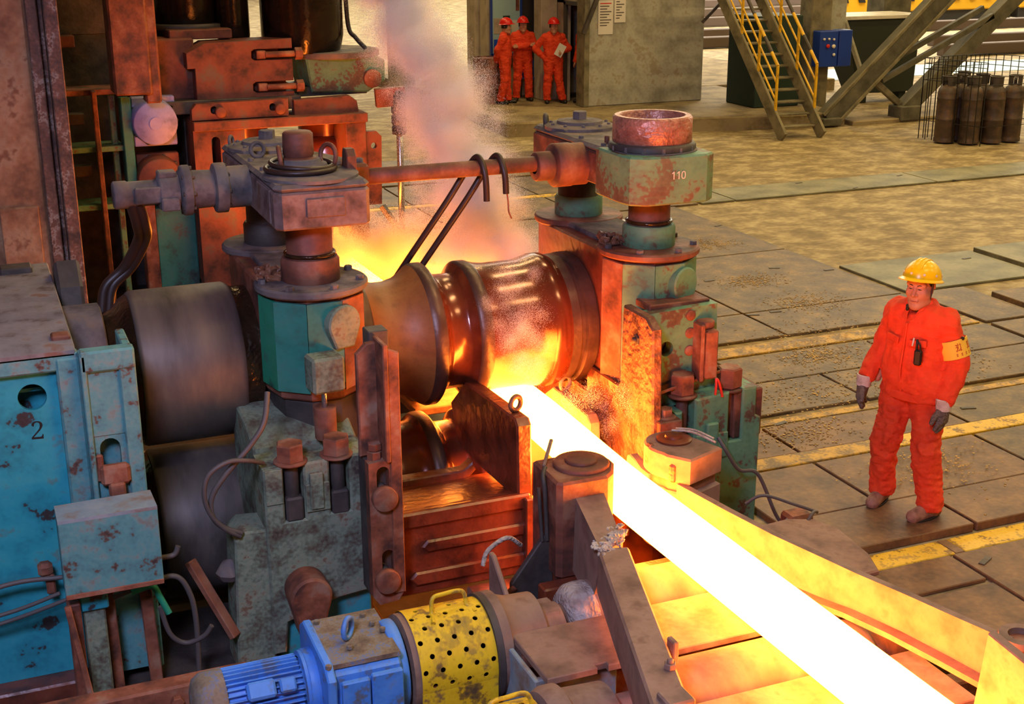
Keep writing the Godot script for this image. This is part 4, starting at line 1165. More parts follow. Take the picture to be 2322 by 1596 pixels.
	part("red_wire", mb().tube(path([V(4.33, 0.95, -6.99), V(4.34, 1.02, -7.0), V(4.345, 1.05, -7.01), V(4.36, 1.03, -7.0), V(4.385, 0.93, -6.99)]), 0.009, 6), M.button_red, br, "bright red looped wire")
	part("thin_strip", mb().beam(V(3.9, 0.98, -7.06), V(4.5, 1.08, -7.1), 0.012, 0.02), M.rust_bright, br)


# ---------------------------------------------------------------- run-out side: hot bar, guides, roller table
const TZ := [-5.8, -4.88, -3.95, -3.0]     # table rollers


func bar_at(z: float) -> Vector3:
	var y := 0.59 + 0.06 * smoothstep(-6.4, -8.0, z) * (1.0 - smoothstep(-9.0, -11.0, z) * 0.6)
	return V(3.445 + 0.023 * (z + 7.0), y, z)


func run_out() -> void:
	var t := thing("hot_bar", "white hot steel bar running out of the rolls along the roller table", "steel bar", bar_at(-6.0))
	var glow := StandardMaterial3D.new()
	glow.resource_name = "hot_steel_glow"
	glow.albedo_color = rgb(60, 40, 30)
	glow.emission_enabled = true
	glow.emission = HOT
	glow.emission_energy_multiplier = 46.0
	var m := mb()
	var zs := []
	for i in 61:
		zs.append(-14.6 + 13.6 * i / 60.0)
	var sec := [[-0.5, -0.42], [-0.42, -0.5], [0.42, -0.5], [0.5, -0.42], [0.5, 0.42], [0.42, 0.5], [-0.42, 0.5], [-0.5, 0.42]]
	for i in 60:
		var p := bar_at(zs[i])
		var q := bar_at(zs[i + 1])
		for k in 8:
			var a: Array = sec[k]
			var b: Array = sec[(k + 1) % 8]
			m.quad(p + V(a[0] * 0.215, a[1] * 0.24, 0), p + V(b[0] * 0.215, b[1] * 0.24, 0), q + V(b[0] * 0.215, b[1] * 0.24, 0), q + V(a[0] * 0.215, a[1] * 0.24, 0), V(a[0] + b[0], a[1] + b[1], 0))
	for e in [0, 60]:
		var p := bar_at(zs[e])
		for k in range(1, 7):
			m.tri(p + V(sec[0][0] * 0.215, sec[0][1] * 0.24, 0), p + V(sec[k][0] * 0.215, sec[k][1] * 0.24, 0), p + V(sec[k + 1][0] * 0.215, sec[k + 1][1] * 0.24, 0), V(0, 0, -1 if e == 0 else 1))
	part("glowing_bar", m, glow, t)
	# its light: panels of the bar's own size just in front of its top and sides
	for s in [[-11.4, -9.2], [-7.6, -5.4], [-5.4, -3.2], [-3.2, -1.2]]:
		var zc: float = (s[0] + s[1]) / 2.0
		var ln: float = s[1] - s[0]
		var c := bar_at(zc)
		for side in (1 if zc < -9.0 else 3):
			var l := AreaLight3D.new()
			l.name = "bar_light"
			l.area_normalize_energy = true
			l.light_color = HOT
			l.light_energy = ([2.2, 1.6, 0.7][side] if zc > -9.0 else 5.0) * ln
			l.area_range = 40.0
			l.area_attenuation = 2.0
			l.shadow_enabled = true
			l.area_size = Vector2(ln, 0.2)
			t.add_child(l, true)
			var out: Vector3 = [Vector3.UP, Vector3.LEFT, Vector3.RIGHT][side]
			l.basis = Basis(Vector3(0, 0, 1), (-out).cross(Vector3(0, 0, 1)), -out)
			l.position = c + out * (0.135 if side == 0 else 0.125) + V(0, 0.03 if side == 0 else 0.0, 0) - t.position

	# --- table rollers and the plates between them
	var names := ["first table roller next to the guide block, its end crusted with white scale", "second table roller, just past the notched apron plate", "third table roller, near the lower edge and mostly under the hot bar", "last table roller nearest the camera"]
	for i in 4:
		var z: float = TZ[i]
		var r := thing("table_roller", names[i], "roller", V(3.35, 0.06, z), "table rollers")
		part("barrel", mb().lathe([Vector2(0, 2.72), Vector2(0.17, 2.72), Vector2(0.19, 2.74), Vector2(0.2, 2.78), Vector2(0.2, 3.9), Vector2(0.19, 3.95), Vector2(0.17, 3.97), Vector2(0, 3.97)], V(0, 0.262, z), Vector3.RIGHT, 48), M.steel_dusty, r)
		part("neck", mb().cyl(V(2.56, 0.262, z), V(2.73, 0.262, z), 0.1, 28), M.steel_dusty, r)
		part("neck", mb().cyl(V(3.96, 0.262, z), V(4.2, 0.262, z), 0.12, 28), M.rust_bright, r)
		if i == 0:
			part("scale_end", mb().lathe([Vector2(0, 2.70), Vector2(0.1, 2.69), Vector2(0.16, 2.7), Vector2(0.195, 2.74), Vector2(0.204, 2.8), Vector2(0.203, 2.84)], V(0, 0.262, z), Vector3.RIGHT, 32), M.white_scale, r, "end crusted with white scale")
	var ap := [[-5.56, -5.1, "notched apron plate between the first and second table rollers"], [-4.64, -4.16, "apron plate between the second and third table rollers"], [-3.72, -3.24, "apron plate nearest the camera"]]
	for i in 3:
		var z0: float = ap[i][0]
		var z1: float = ap[i][1]
		var x0 := 2.29 if i == 0 else 2.75
		var o := PackedVector2Array([Vector2(x0, z0), Vector2(4.1, z0), Vector2(4.1, z1), Vector2(2.62, z1), Vector2(2.62, z1 - 0.03), Vector2(2.56, z1 - 0.03), Vector2(2.56, z1), Vector2(x0, z1)]) if i == 0 else PackedVector2Array([Vector2(x0, z0), Vector2(4.1, z0), Vector2(4.1, z1), Vector2(x0, z1)])
		solo("apron_plate", mb().prism(o, PY, Vector3(), 0.36, 0.4, 0.005), M.steel_dusty, ap[i][2], "plate", "apron plates")
	solo("cross_support", mb().bx(2.7, 4.1, -0.2, 0.32, -6.16, -6.06, 0.01), M.wet_rust, "red lit cross plate below the hot bar, before the first table roller", "plate")
	for i in 2:
		var z: float = TZ[i] + 0.46
		solo("table_beam", mb().bx(2.65, 4.4, -0.3, 0.34, z - 0.05, z + 0.05, 0.01), M.rust_bright, ["table beam under the notched apron plate", "table beam under the second apron plate"][i], "beam", "table beams")
	solo("table_girder", mb().bx(4.2, 4.3, -0.6, 0.2, -6.2, -1.5, 0.01), M.rust_bright, "long side beam of the roller table beyond the hot bar", "beam")
	solo("table_floor", mb().bx(2.2, 4.3, -0.62, -0.5, -6.8, -1.5, 0.01), M.dark_steel, "dark trough floor below the table rollers", "trough")

	# --- guide block with roller caps, and the dusty arm that widens to the camera
	var g := thing("guide_block", "brown guide block with stacked round caps beside the hot bar, before the dusty arm", "guide block", V(3.0, 0.0, -6.35))
	var o := PackedVector2Array([Vector2(2.84, -6.55), Vector2(3.08, -6.56)])
	for i in 9:
		o.append(Vector2(3.08, -6.38) + Vector2.from_angle(-PI / 2 + PI * 0.55 * i / 8.0) * 0.19)
	o.append_array([Vector2(3.2, -6.22), Vector2(3.14, -6.17), Vector2(2.86, -6.17), Vector2(2.83, -6.2)])
	part("body", mb().prism(o, PY, Vector3(), 0.3, 0.9, 0.015), M.red_brown, g)
	part("lower_body", mb().bx(2.86, 3.16, -0.1, 0.3, -6.52, -6.2, 0.012), M.wet_rust, g)
	part("round_cap", mb().lathe([Vector2(0.165, 0.895), Vector2(0.165, 0.915), Vector2(0.155, 0.925), Vector2(0.095, 0.925), Vector2(0.095, 0.935), Vector2(0.085, 0.945), Vector2(0, 0.945)], V(3.07, 0, -6.38), Vector3.UP, 32), M.red_brown, g)
	part("pin", mb().beam(V(2.86, 0.9, -6.44), V(2.98, 0.99, -6.6), 0.02, 0.02), M.steel_dusty, g)
	part("hook_bar", mb().tube(path([V(2.82, 0.5, -6.3), V(2.815, 0.8, -6.32), V(2.82, 0.88, -6.36), V(2.86, 0.9, -6.42)]), 0.014, 8).tube(path([V(2.79, 0.5, -6.3), V(2.785, 0.82, -6.34)]), 0.012, 8), M.dark_steel, g)
	part("gusset", mb().prism(P2([2.6, 0.1, 2.6, 0.26, 2.83, 0.56, 2.86, 0.56, 2.86, 0.1]), PZ, Vector3(), -6.34, -6.3, 0.006), M.dark_steel, g)
	part("gusset", mb().prism(P2([2.62, -0.1, 2.62, 0.12, 2.96, 0.12, 2.96, -0.1]), PZ, Vector3(), -6.24, -6.2, 0.006), M.wet_rust, g)
	part("brace", mb().beam(V(2.64, -0.1, -6.12), V(2.94, 0.3, -6.12), 0.08, 0.05), M.wet_rust, g)
	part("foot_plate", mb().bx(2.5, 3.2, -0.2, -0.1, -6.6, -6.05, 0.01), M.wet_rust, g)
	part("hook_bar", mb().tube(path([V(2.6, 0.02, -6.3), V(2.56, 0.1, -6.3), V(2.58, 0.2, -6.3), V(2.62, 0.24, -6.3)]), 0.02, 8), M.rust_bright, g)
	solo("loose_hose", mb().tube(path([V(2.72, 0.42, -6.45), V(2.62, 0.5, -6.42), V(2.5, 0.44, -6.42), V(2.46, 0.36, -6.4)]), 0.014, 8), M.white_scale, "pale crooked hose end arching in front of the red cross beam", "hose")
	var a := thing("slant_guide", "dusty square steel arm slanting from the guide block, white scale at its head", "guide arm", V(2.72, 0.42, -5.0))
	part("arm", mb().beam(V(2.93, 0.585, -5.68), V(2.44, 0.585, -4.1), 0.17, 0.27, 0.012), M.steel_dusty, a)
	part("head", mb().hull8([V(2.83, 0.35, -5.72), V(3.05, 0.35, -5.82), V(3.12, 0.35, -6.2), V(2.93, 0.35, -6.2), V(2.85, 0.715, -5.66), V(3.01, 0.715, -5.72), V(3.12, 0.80, -6.18), V(2.94, 0.80, -6.18)]), M.steel_dusty, a)
	var crust := mb()
	for i in 170:
		var f := rng.randf()
		var c := V(2.84, 0.712, -5.66).lerp(V(3.06, 0.735, -5.84), f) + V(rng.randf_range(-0.02, 0.02), rng.randf_range(-0.008, 0.012), rng.randfn() * 0.035)
		crust.box(c, V(rng.randf_range(0.012, 0.034), rng.randf_range(0.006, 0.018), rng.randf_range(0.012, 0.034)), 0.004, Basis.from_euler(V(rng.randf_range(-0.4, 0.4), rng.randf() * 3, rng.randf_range(-0.4, 0.4))))
	part("scale_crust", crust, M.white_scale, a, "crust of white scale").set_meta("kind", "stuff")
	part("nut", mb().hexa(V(2.62, 0.72, -4.5), V(2.62, 0.75, -4.5), 0.03).cyl(V(2.62, 0.74, -4.5), V(2.62, 0.77, -4.5), 0.016, 10), M.steel_dusty, a)
	part("clamp", mb().bx(2.45, 2.58, 0.71, 0.75, -4.32, -4.2, 0.008), M.steel_dusty, a)
	part("side_tab", mb().bx(2.74, 2.77, 0.6, 0.72, -4.75, -4.68, 0.006), M.steel_dusty, a)

	# --- far guide rail: flares outwards, low in the middle
	var f := thing("guide_rail", "long orange lit guide rail beyond the hot bar, flaring to a ringed end", "guide rail", V(3.85, 0.45, -5.2))
	var rm := mb()
	var fl := mb()
	var st := [[-6.36, 3.70, 0.68, 0.40], [-5.9, 3.76, 0.69, 0.40], [-5.5, 3.82, 0.70, 0.42], [-5.15, 3.88, 0.72, 0.46], [-4.9, 3.92, 0.735, 0.50], [-4.6, 3.98, 0.755, 0.52], [-4.3, 4.03, 0.775, 0.53], [-4.02, 4.08, 0.795, 0.53]]
	for i in st.size() - 1:
		var p: Array = st[i]
		var q: Array = st[i + 1]
		for w in [[rm, 0.0, 0.045, 2, 3], [fl, -0.07, 0.0, -1, 3]]:
			var x0: float = w[1]
			var x1: float = w[2]
			var pt: float = p[2] if w[3] == 2 else p[3] + 0.03
			var qt: float = q[2] if w[3] == 2 else q[3] + 0.03
			var wm: MB = w[0]
			wm.hull8([V(p[1] + x0, p[3], p[0]), V(p[1] + x1, p[3], p[0]), V(q[1] + x1, q[3], q[0]), V(q[1] + x0, q[3], q[0]), V(p[1] + x0, pt, p[0]), V(p[1] + x1, pt, p[0]), V(q[1] + x1, qt, q[0]), V(q[1] + x0, qt, q[0])])
	part("side_plate", rm, M.steel_dusty, f)
	part("bottom_lip", fl, M.steel_dusty, f)
	part("pivot_ring", mb().lathe([Vector2(0.06, 0.80), Vector2(0.1, 0.80), Vector2(0.105, 0.79), Vector2(0.105, 0.77), Vector2(0.06, 0.765), Vector2(0.06, 0.80)], V(4.17, 0.0, -4.02), Vector3.UP, 32), M.steel_dusty, f)
	part("pivot_post", mb().cyl(V(4.17, 0.0, -4.02), V(4.17, 0.77, -4.02), 0.075, 24), M.rust_bright, f)
	solo("end_guide", mb().prism(P2([-3.92, 0.25, -3.85, 0.98, -3.6, 0.955, -2.9, 0.9, -2.9, 0.25]), PX, Vector3(), 3.8, 3.85, 0.006), M.steel_dusty, "upright orange lit guide plate at the lower corner, before the ringed end of the rail", "guide plate")
	var bk := thing("rail_bracket", "flat dusty round ended bracket on the floor side of the long guide rail", "bracket", V(4.5, -0.1, -5.95))
	part("plate", mb().prism(PackedVector2Array([Vector2(3.9, -6.3), Vector2(4.5, -6.35), Vector2(4.66, -6.28), Vector2(4.72, -6.1), Vector2(4.68, -5.75), Vector2(4.6, -5.55), Vector2(3.95, -5.5)]), PY, Vector3(), 0.27, 0.31, 0.01), M.steel_dusty, bk)
	part("web", mb().bx(4.2, 4.66, -0.1, 0.27, -6.1, -6.0, 0.01), M.steel_dusty, bk)
	# --- far guide block
	var h := thing("guide_block", "orange lit guide block with a round cap, beyond the bar at the rail end", "guide block", V(3.85, 0.3, -6.55))
	var ho := PackedVector2Array([Vector2(4.03, -6.40), Vector2(3.9, -6.78)])
	for i in 11:
		ho.append(Vector2(3.79, -6.58) + Vector2.from_angle(-PI * 0.45 - PI * 0.75 * i / 10.0) * Vector2(0.17, 0.2))
	ho.append_array([Vector2(3.66, -6.42), Vector2(3.75, -6.29)])
	part("body", mb().prism(ho, PY, Vector3(), 0.68, 0.85, 0.012), M.steel_dusty, h)
	var hn := PackedVector2Array()
	for q in ho:
		hn.append(Vector2(3.84, -6.54) + (q - Vector2(3.84, -6.54)) * 0.86)
	part("waist", mb().prism(hn, PY, Vector3(), 0.6, 0.7, 0.004), M.rust_bright, h)
	part("lower_body", mb().prism(ho, PY, Vector3(), 0.2, 0.62, 0.012), M.steel_dusty, h)
	part("round_cap", mb().lathe([Vector2(0.11, 0.848), Vector2(0.11, 0.862), Vector2(0.09, 0.868), Vector2(0.06, 0.87), Vector2(0.055, 0.885), Vector2(0.03, 0.88), Vector2(0, 0.878)], V(3.82, 0, -6.62), Vector3.UP, 28), M.wet_rust, h)
	part("drip", mb().box(V(3.645, 0.79, -6.6), V(0.05, 0.14, 0.06), 0.02), M.scale_crust, h)
	part("drip", mb().box(V(3.70, 0.74, -6.4), V(0.07, 0.12, 0.05), 0.02, Basis(Vector3.UP, 0.8)), M.scale_crust, h)
	part("lug_plate", mb().prism(P2([-6.9, 0.5, -6.88, 0.68, -6.84, 0.7, -6.78, 0.69, -6.7, 0.66, -6.6, 0.66, -6.6, 0.5]), PX, Vector3(), 3.63, 3.69, 0.008), M.steel_dusty, h)
	part("wire_bundle", mb().tube(path([V(3.86, 0.87, -6.72), V(3.95, 0.88, -6.62), V(4.02, 0.86, -6.46)]), 0.008, 6).tube(path([V(3.9, 0.87, -6.74), V(3.97, 0.885, -6.64), V(4.03, 0.87, -6.5)]), 0.007, 6), M.white_scale, h)
	# --- loose wires on the floor side
	solo("bent_rod", mb().tube(path([V(4.35, 0.66, -6.96), V(4.38, 0.58, -6.9), V(4.46, 0.45, -6.86), V(4.6, 0.4, -6.85), V(4.72, 0.12, -6.8), V(4.78, 0.02, -6.78)]), 0.013, 8), M.hose_grey, "pale bent rod leaning from the far base block down to the floor plates", "rod")
	solo("wire_loop", mb().tube(path([V(4.32, 0.36, -6.55), V(4.42, 0.42, -6.5), V(4.6, 0.36, -6.42), V(4.74, 0.3, -6.38), V(4.66, 0.34, -6.3), V(4.56, 0.26, -6.28), V(4.5, 0.3, -6.36)]), 0.011, 8), M.hose_grey, "thin looped wire lying behind the long guide rail", "wire")
	solo("rail_stop", mb().bx(4.72, 4.9, 0.025, 0.16, -6.75, -6.6, 0.02), M.rust_bright, "small rusty stop block under the looped wire", "block")


# ---------------------------------------------------------------- drive side: blue case, shield, pipes, roller motor
func drive_side() -> void:
	var t := thing("gear_case", "large blue steel case marked 2 with a round hole and grey dusty top", "machine case", V(-0.2, -0.9, -8.0))
	part("case_panel", mb().prism(holed(P2([-1.6, -0.26, -1.6, 1.6, 0.3, 1.6, 0.3, -0.26]), [circle(Vector2(0.165, 1.44), 0.075, 24)]), PZ, Vector3(), -7.27, -7.24, 0.0012), M.blue_case, t)
	part("hole_back", mb().bx(0.0, 0.3, 1.3, 1.6, -7.5, -7.45, 0.0).bx(0.05, 0.29, 1.435, 1.455, -7.42, -7.36, 0.0), M.blue_case, t)
	part("frame_edge", mb().bx(0.3, 0.42, -0.28, 1.66, -7.27, -7.17, 0.012).bx(-1.6, 0.42, 1.585, 1.69, -7.27, -7.18, 0.012), M.blue_rusted, t)
	part("case_top", mb().prism(P2([-9.2, 1.66, -9.2, 1.72, -7.22, 1.72, -7.18, 1.7, -7.18, 1.67]), PX, Vector3(), -1.6, 0.41, 0.008), M.case_top, t)
	part("case_side", mb().bx(0.26, 0.36, -0.28, 1.67, -9.2, -7.25, 0.01), M.blue_case, t)
	part("top_lug", mb().bx(0.3, 0.4, 1.71, 1.745, -7.42, -7.32, 0.01), M.red_brown, t)
	part("top_lug", mb().bx(0.1, 0.3, 1.71, 1.76, -9.1, -8.95, 0.01), M.dark_steel, t)
	part("bottom_beam", mb().bx(-1.6, 0.28, -0.42, -0.26, -7.3, -7.1, 0.012), M.wet_rust, t)
	var tm := TextMesh.new()
	tm.text = "2"
	tm.font = SystemFont.new()
	tm.font.font_names = PackedStringArray(["Droid Serif"])
	tm.font_size = 16
	tm.pixel_size = 0.0088
	tm.depth = 0.003
	var num := MeshInstance3D.new()
	num.name = "painted_number"
	num.mesh = tm
	num.material_override = M.rubber
	t.add_child(num, true)
	num.position = V(0.17, 1.245, -7.24) - t.position
	num.rotation.z = -0.06
	var fl := thing("side_flange", "tall light blue rusted column plate with an oval latch hole beside the blue case", "machine column", V(0.57, -0.3, -7.2))
	part("column_plate", mb().prism(holed(P2([0.42, -0.28, 0.42, 1.69, 0.71, 1.69, 0.71, -0.28]), [slot(Vector2(0.535, 1.08), 0.11, 0.2)]), PZ, Vector3(), -7.2, -7.14, 0.0012), M.blue_rusted, fl)
	part("edge_rib", mb().bx(0.42, 0.45, -0.28, 1.68, -7.14, -7.1, 0.006).bx(0.62, 0.71, -0.28, 1.68, -7.145, -7.11, 0.008).bx(0.42, 0.71, 1.58, 1.7, -7.2, -7.1, 0.012), M.blue_rusted, fl)
	part("inner_panel", mb().bx(0.445, 0.63, 1.2, 1.6, -7.16, -7.132, 0.004), M.blue_rusted, fl)
	part("side_wall", mb().bx(0.66, 0.71, -0.28, 1.67, -7.6, -7.2, 0.008), M.blue_rusted, fl)
	part("latch", mb().box(V(0.545, 0.98, -7.1), V(0.16, 0.12, 0.06), 0.02).box(V(0.545, 0.9, -7.08), V(0.09, 0.08, 0.06), 0.012).box(V(0.47, 1.02, -7.12), V(0.04, 0.16, 0.03), 0.012), M.rust_bright, fl)
	part("latch_back", mb().bx(0.46, 0.61, 0.95, 1.2, -7.3, -7.27, 0.002), M.blue_rusted, fl)
	var sh := thing("square_shield", "square light blue sheet metal shield standing in front of the lower spindle", "shield", V(0.46, 0.44, -6.8))
	part("front_sheet", mb().bx(0.2, 0.715, 0.46, 0.89, -6.77, -6.745, 0.004), M.blue_rusted, sh)
	part("top_sheet", mb().hull8([V(0.2, 0.885, -6.96), V(0.71, 0.885, -6.98), V(0.715, 0.885, -6.745), V(0.2, 0.885, -6.745), V(0.2, 0.905, -6.96), V(0.71, 0.905, -6.98), V(0.715, 0.905, -6.745), V(0.2, 0.905, -6.745)]), M.pale_blue, sh, "pale top sheet")  # paler and greyer than the other sheets of the shield
	part("side_sheet", mb().bx(0.2, 0.22, 0.46, 0.89, -6.95, -6.75, 0.004), M.blue_rusted, sh)
	part("side_sheet", mb().bx(0.7, 0.715, 0.46, 0.89, -6.95, -6.75, 0.004), M.blue_rusted, sh)
	part("bottom_edge", mb().bx(0.2, 0.715, 0.44, 0.47, -6.79, -6.74, 0.004), M.rust_bright, sh)
	# frame below the shield
	var fr := thing("pipe_stand", "rusty frame of upright bars standing below the square blue shield", "frame", V(0.5, -0.35, -6.95))
	part("upright", mb().bx(0.28, 0.4, -0.35, 0.44, -6.96, -6.86, 0.01), M.teal_weathered, fr)
	part("upright", mb().beam(V(0.44, -0.34, -7.0), V(0.43, 0.42, -7.0), 0.06, 0.04, 0.006, Vector3(0, 0, 1)), M.rust_bright, fr)
	part("upright", mb().beam(V(0.65, -0.34, -7.0), V(0.63, 0.42, -7.0), 0.07, 0.03, 0.006, Vector3(0, 0, 1)), M.rust_bright, fr)
	part("blue_cap", mb().bx(0.27, 0.42, 0.3, 0.45, -6.95, -6.84, 0.01), M.blue_case, fr)
	part("slanted_bar", mb().beam(V(0.2, 0.42, -6.72), V(0.3, -0.4, -6.6), 0.035, 0.03, 0.006, Vector3(0, 0, 1)), M.rust_bright, fr)
	part("corner_post", mb().bx(0.2, 0.27, -0.36, 0.38, -6.9, -6.8, 0.008), M.red_brown, fr)
	solo("rail_beam", mb().bx(-0.6, 1.05, -0.14, 0.14, -6.28, -6.16, 0.012), M.rust_bright, "long rusty beam with two bolt heads, low in front beside the blue motor", "beam")
	for x in [0.42, 0.66]:
		solo("beam_bolt", mb().hexa(V(x, 0.06, -6.17), V(x, 0.06, -6.12), 0.035), M.rust_bright, "bolt head on the rusty beam, %s the blue motor" % ("farther from" if x < 0.5 else "nearer to"), "bolt", "beam bolts")
	solo("wall_pipes", mb().tube(path([V(-0.6, 0.3, -7.12), V(-0.1, 0.42, -7.1), V(0.2, 0.42, -7.08), V(0.32, 0.46, -7.0)]), 0.014, 8).tube(path([V(-0.6, 0.2, -7.1), V(-0.1, 0.26, -7.08), V(0.18, 0.34, -7.05)]), 0.012, 8).tube(path([V(-0.6, 0.14, -7.1), V(-0.1, 0.21, -7.08), V(0.3, 0.34, -7.0)]), 0.012, 8), M.hose_grey, "bundle of thin grey pipes along the foot of the blue case", "pipes")
	solo("pipe_clip", mb().box(V(0.12, 0.46, -7.14), V(0.08, 0.08, 0.08), 0.02).box(V(0.14, 0.37, -7.13), V(0.05, 0.12, 0.05), 0.01), M.rust_bright, "rusty clip holding the thin pipes on the blue case", "clip")
	solo("bent_pipe", mb().tube(path([V(0.45, 0.32, -6.92), V(0.65, 0.37, -6.92), V(0.8, 0.38, -6.92), V(0.87, 0.25, -6.92), V(0.89, 0.05, -6.92), V(0.88, -0.3, -6.92)]), 0.016, 8), M.hose_grey, "grey pipe bent over and down below the shield", "pipe")
	solo("bent_hose", mb().tube(path([V(0.7, 0.2, -6.94), V(0.74, 0.02, -6.94), V(0.82, -0.06, -6.94), V(0.92, -0.02, -6.9), V(0.97, 0.05, -6.88)]), 0.015, 8), M.hose_grey, "curved grey hose low under the spindle", "hose")
	solo("turquoise_rag", mb().tube(path([V(0.55, 0.34, -6.9), V(0.66, 0.36, -6.9), V(0.7, 0.28, -6.9), V(0.74, 0.18, -6.88)]), 0.02, 6), M.green_bright, "turquoise painted pipe end under the shield", "pipe")
	solo("short_pipe", mb().tube(path([V(0.7, 0.5, -6.95), V(0.8, 0.5, -6.95), V(0.83, 0.55, -6.95)]), 0.016, 8), M.hose_grey, "short curved pipe end at the shield's lower corner", "pipe")
	solo("rusty_lever", mb().beam(V(0.92, 0.32, -7.2), V(1.12, -0.12, -7.0), 0.07, 0.04), M.rust_bright, "slanting rusty lever in the dark gap under the lower spindle", "lever")
	solo("scale_pile", mb().lathe([Vector2(0.16, -0.37), Vector2(0.13, -0.34), Vector2(0.07, -0.31), Vector2(0, -0.3)], V(1.12, 0, -6.75), Vector3.UP, 11), M.scale_crust, "small pile of orange scale on the pit edge beside the base block", "scale").set_meta("kind", "stuff")
	solo("cable", mb().tube(path([V(1.42, 1.34, -7.1), V(1.37, 1.2, -7.0), V(1.28, 1.08, -6.98), V(1.12, 0.92, -6.97), V(1.04, 0.8, -6.97), V(1.04, 0.68, -6.97), V(1.1, 0.6, -6.98), V(1.2, 0.54, -7.0)], 10), 0.016, 8), M.hose_grey, "grey cable hanging in a wide loop in front of the lower spindle", "cable")
	solo("cable", mb().tube(path([V(1.36, 0.93, -7.05), V(1.26, 1.0, -6.95), V(1.14, 1.02, -6.93), V(1.03, 0.96, -6.93), V(0.995, 0.85, -6.93), V(1.02, 0.72, -6.94), V(1.1, 0.6, -6.96), V(1.19, 0.52, -7.0)], 10), 0.014, 8), M.hose_grey, "thinner cable curled in front of the lower spindle, behind the wide loop", "cable")
	for i in 2:
		var d := 0.045 * i
		solo("big_hose", mb().tube(path([V(0.88 + d, 2.28, ZM + 0.02), V(0.92 + d, 2.12, -8.3), V(0.94 + d, 1.98, -8.5), V(0.85 + d, 1.78, -8.62), V(0.72 + d, 1.66, -8.62), V(0.68 + d, 1.5, -8.6)]), 0.034, 10), M.hose_brown, ["thick dark hose dropping from the shaft joint to the upper spindle, outer one", "thick dark hose dropping from the shaft joint to the upper spindle, inner one"][i], "hose")
	solo("pit_ledge", mb().bx(-1.5, 1.4, -0.9, -0.36, -7.9, -6.5, 0.02), M.dark_steel, "dark oily ledge under the drive side frame", "ledge")
	solo("dark_bearing", mb().cyl(V(0.3, 0.14, ZM), V(0.62, 0.14, ZM), 0.56, 40).bx(0.3, 0.62, -0.9, 0.1, -8.7, -7.6, 0.02), M.dark_steel, "dark bearing stand behind the blue column carrying both spindles", "bearing stand")
	solo("case_bracket", mb().prism(P2([-8.9, 1.3, -8.9, 1.76, -8.7, 1.84, -8.55, 1.7, -8.5, 1.3]), PX, Vector3(), 0.42, 0.58, 0.02), M.dark_steel, "dark rounded bracket behind the grey case top", "bracket")

	# --- concrete and steel column at the far side of the case
	struct("wall_column", mb().bx(-2.4, 0.5, -0.9, 6.0, -11.4, -10.3, 0.02).bx(0.16, 0.44, -0.9, 1.9, -10.34, -10.27, 0.01), M.column)
	struct("trim_1", mb().bx(0.5, 0.58, -0.9, 6.0, -10.5, -10.28, 0.008).bx(0.62, 0.72, -0.9, 6.0, -10.4, -10.25, 0.008).bx(0.58, 0.62, -0.9, 6.0, -10.5, -10.4, 0.002), M.column_steel)

	# --- roller drive in the foreground
	var ax := 0.25
	var az := -5.75
	var mo := thing("electric_motor", "blue finned electric motor caked with dust at the lower edge, before the blue gear unit", "electric motor", V(1.0, 0.0, az))
	part("motor_body", mb().cyl(V(0.82, ax, az), V(1.24, ax, az), 0.135, 40), M.motor_blue, mo)
	var fins := mb()
	for i in 34:
		var a := TAU * i / 34.0
		var d := V(0, cos(a), sin(a))
		var bs := Basis(Vector3.RIGHT, d, Vector3.RIGHT.cross(d))
		fins.box(V(1.02, ax, az) + d * 0.147, V(0.38, 0.034, 0.007), 0.002, bs)
	var fn := part("cooling_fin", fins, M.motor_blue, mo)
	fn.set_meta("kind", "stuff")
	part("fan_cowl", mb().lathe([Vector2(0, 0.68), Vector2(0.1, 0.685), Vector2(0.14, 0.7), Vector2(0.165, 0.74), Vector2(0.17, 0.84), Vector2(0.15, 0.845)], V(0, ax, az), Vector3.RIGHT, 40), M.motor_dust, mo, "dusty rounded fan cowl")
	part("end_shield", mb().lathe([Vector2(0.15, 1.22), Vector2(0.175, 1.225), Vector2(0.175, 1.27), Vector2(0.16, 1.29), Vector2(0.15, 1.33)], V(0, ax, az), Vector3.RIGHT, 40), M.motor_blue, mo)
	part("dust_cake", mb().lathe([Vector2(0.165, 0.86), Vector2(0.178, 0.87), Vector2(0.178, 1.2), Vector2(0.165, 1.21)], V(0, ax, az), Vector3.RIGHT, 14, 1.9, 3.4), M.motor_dust, mo)
	part("terminal_box", mb().box(V(1.0, ax + 0.1, az + 0.13), V(0.14, 0.07, 0.09), 0.012, Basis(Vector3.RIGHT, 0.9)), M.motor_blue, mo)
	part("terminal_box", mb().box(V(1.13, ax + 0.1, az + 0.135), V(0.08, 0.06, 0.07), 0.01, Basis(Vector3.RIGHT, 0.9)), M.motor_blue, mo)
	part("foot", mb().bx(0.86, 1.2, 0.0, 0.08, az - 0.16, az + 0.16, 0.01), M.motor_blue, mo)
	var ge := thing("gear_reducer", "blue gear unit with a dusty flat top and lifting eye, between motor and yellow guard", "gear unit", V(1.5, -0.1, az))
	part("housing", mb().prism(PackedVector2Array([Vector2(-6.0, -0.1), Vector2(-6.0, 0.42), Vector2(-5.95, 0.47), Vector2(-5.56, 0.455), Vector2(-5.5, 0.41), Vector2(-5.46, 0.1), Vector2(-5.46, -0.1)]), PX, Vector3(), 1.32, 1.68, 0.012), M.motor_blue, ge)
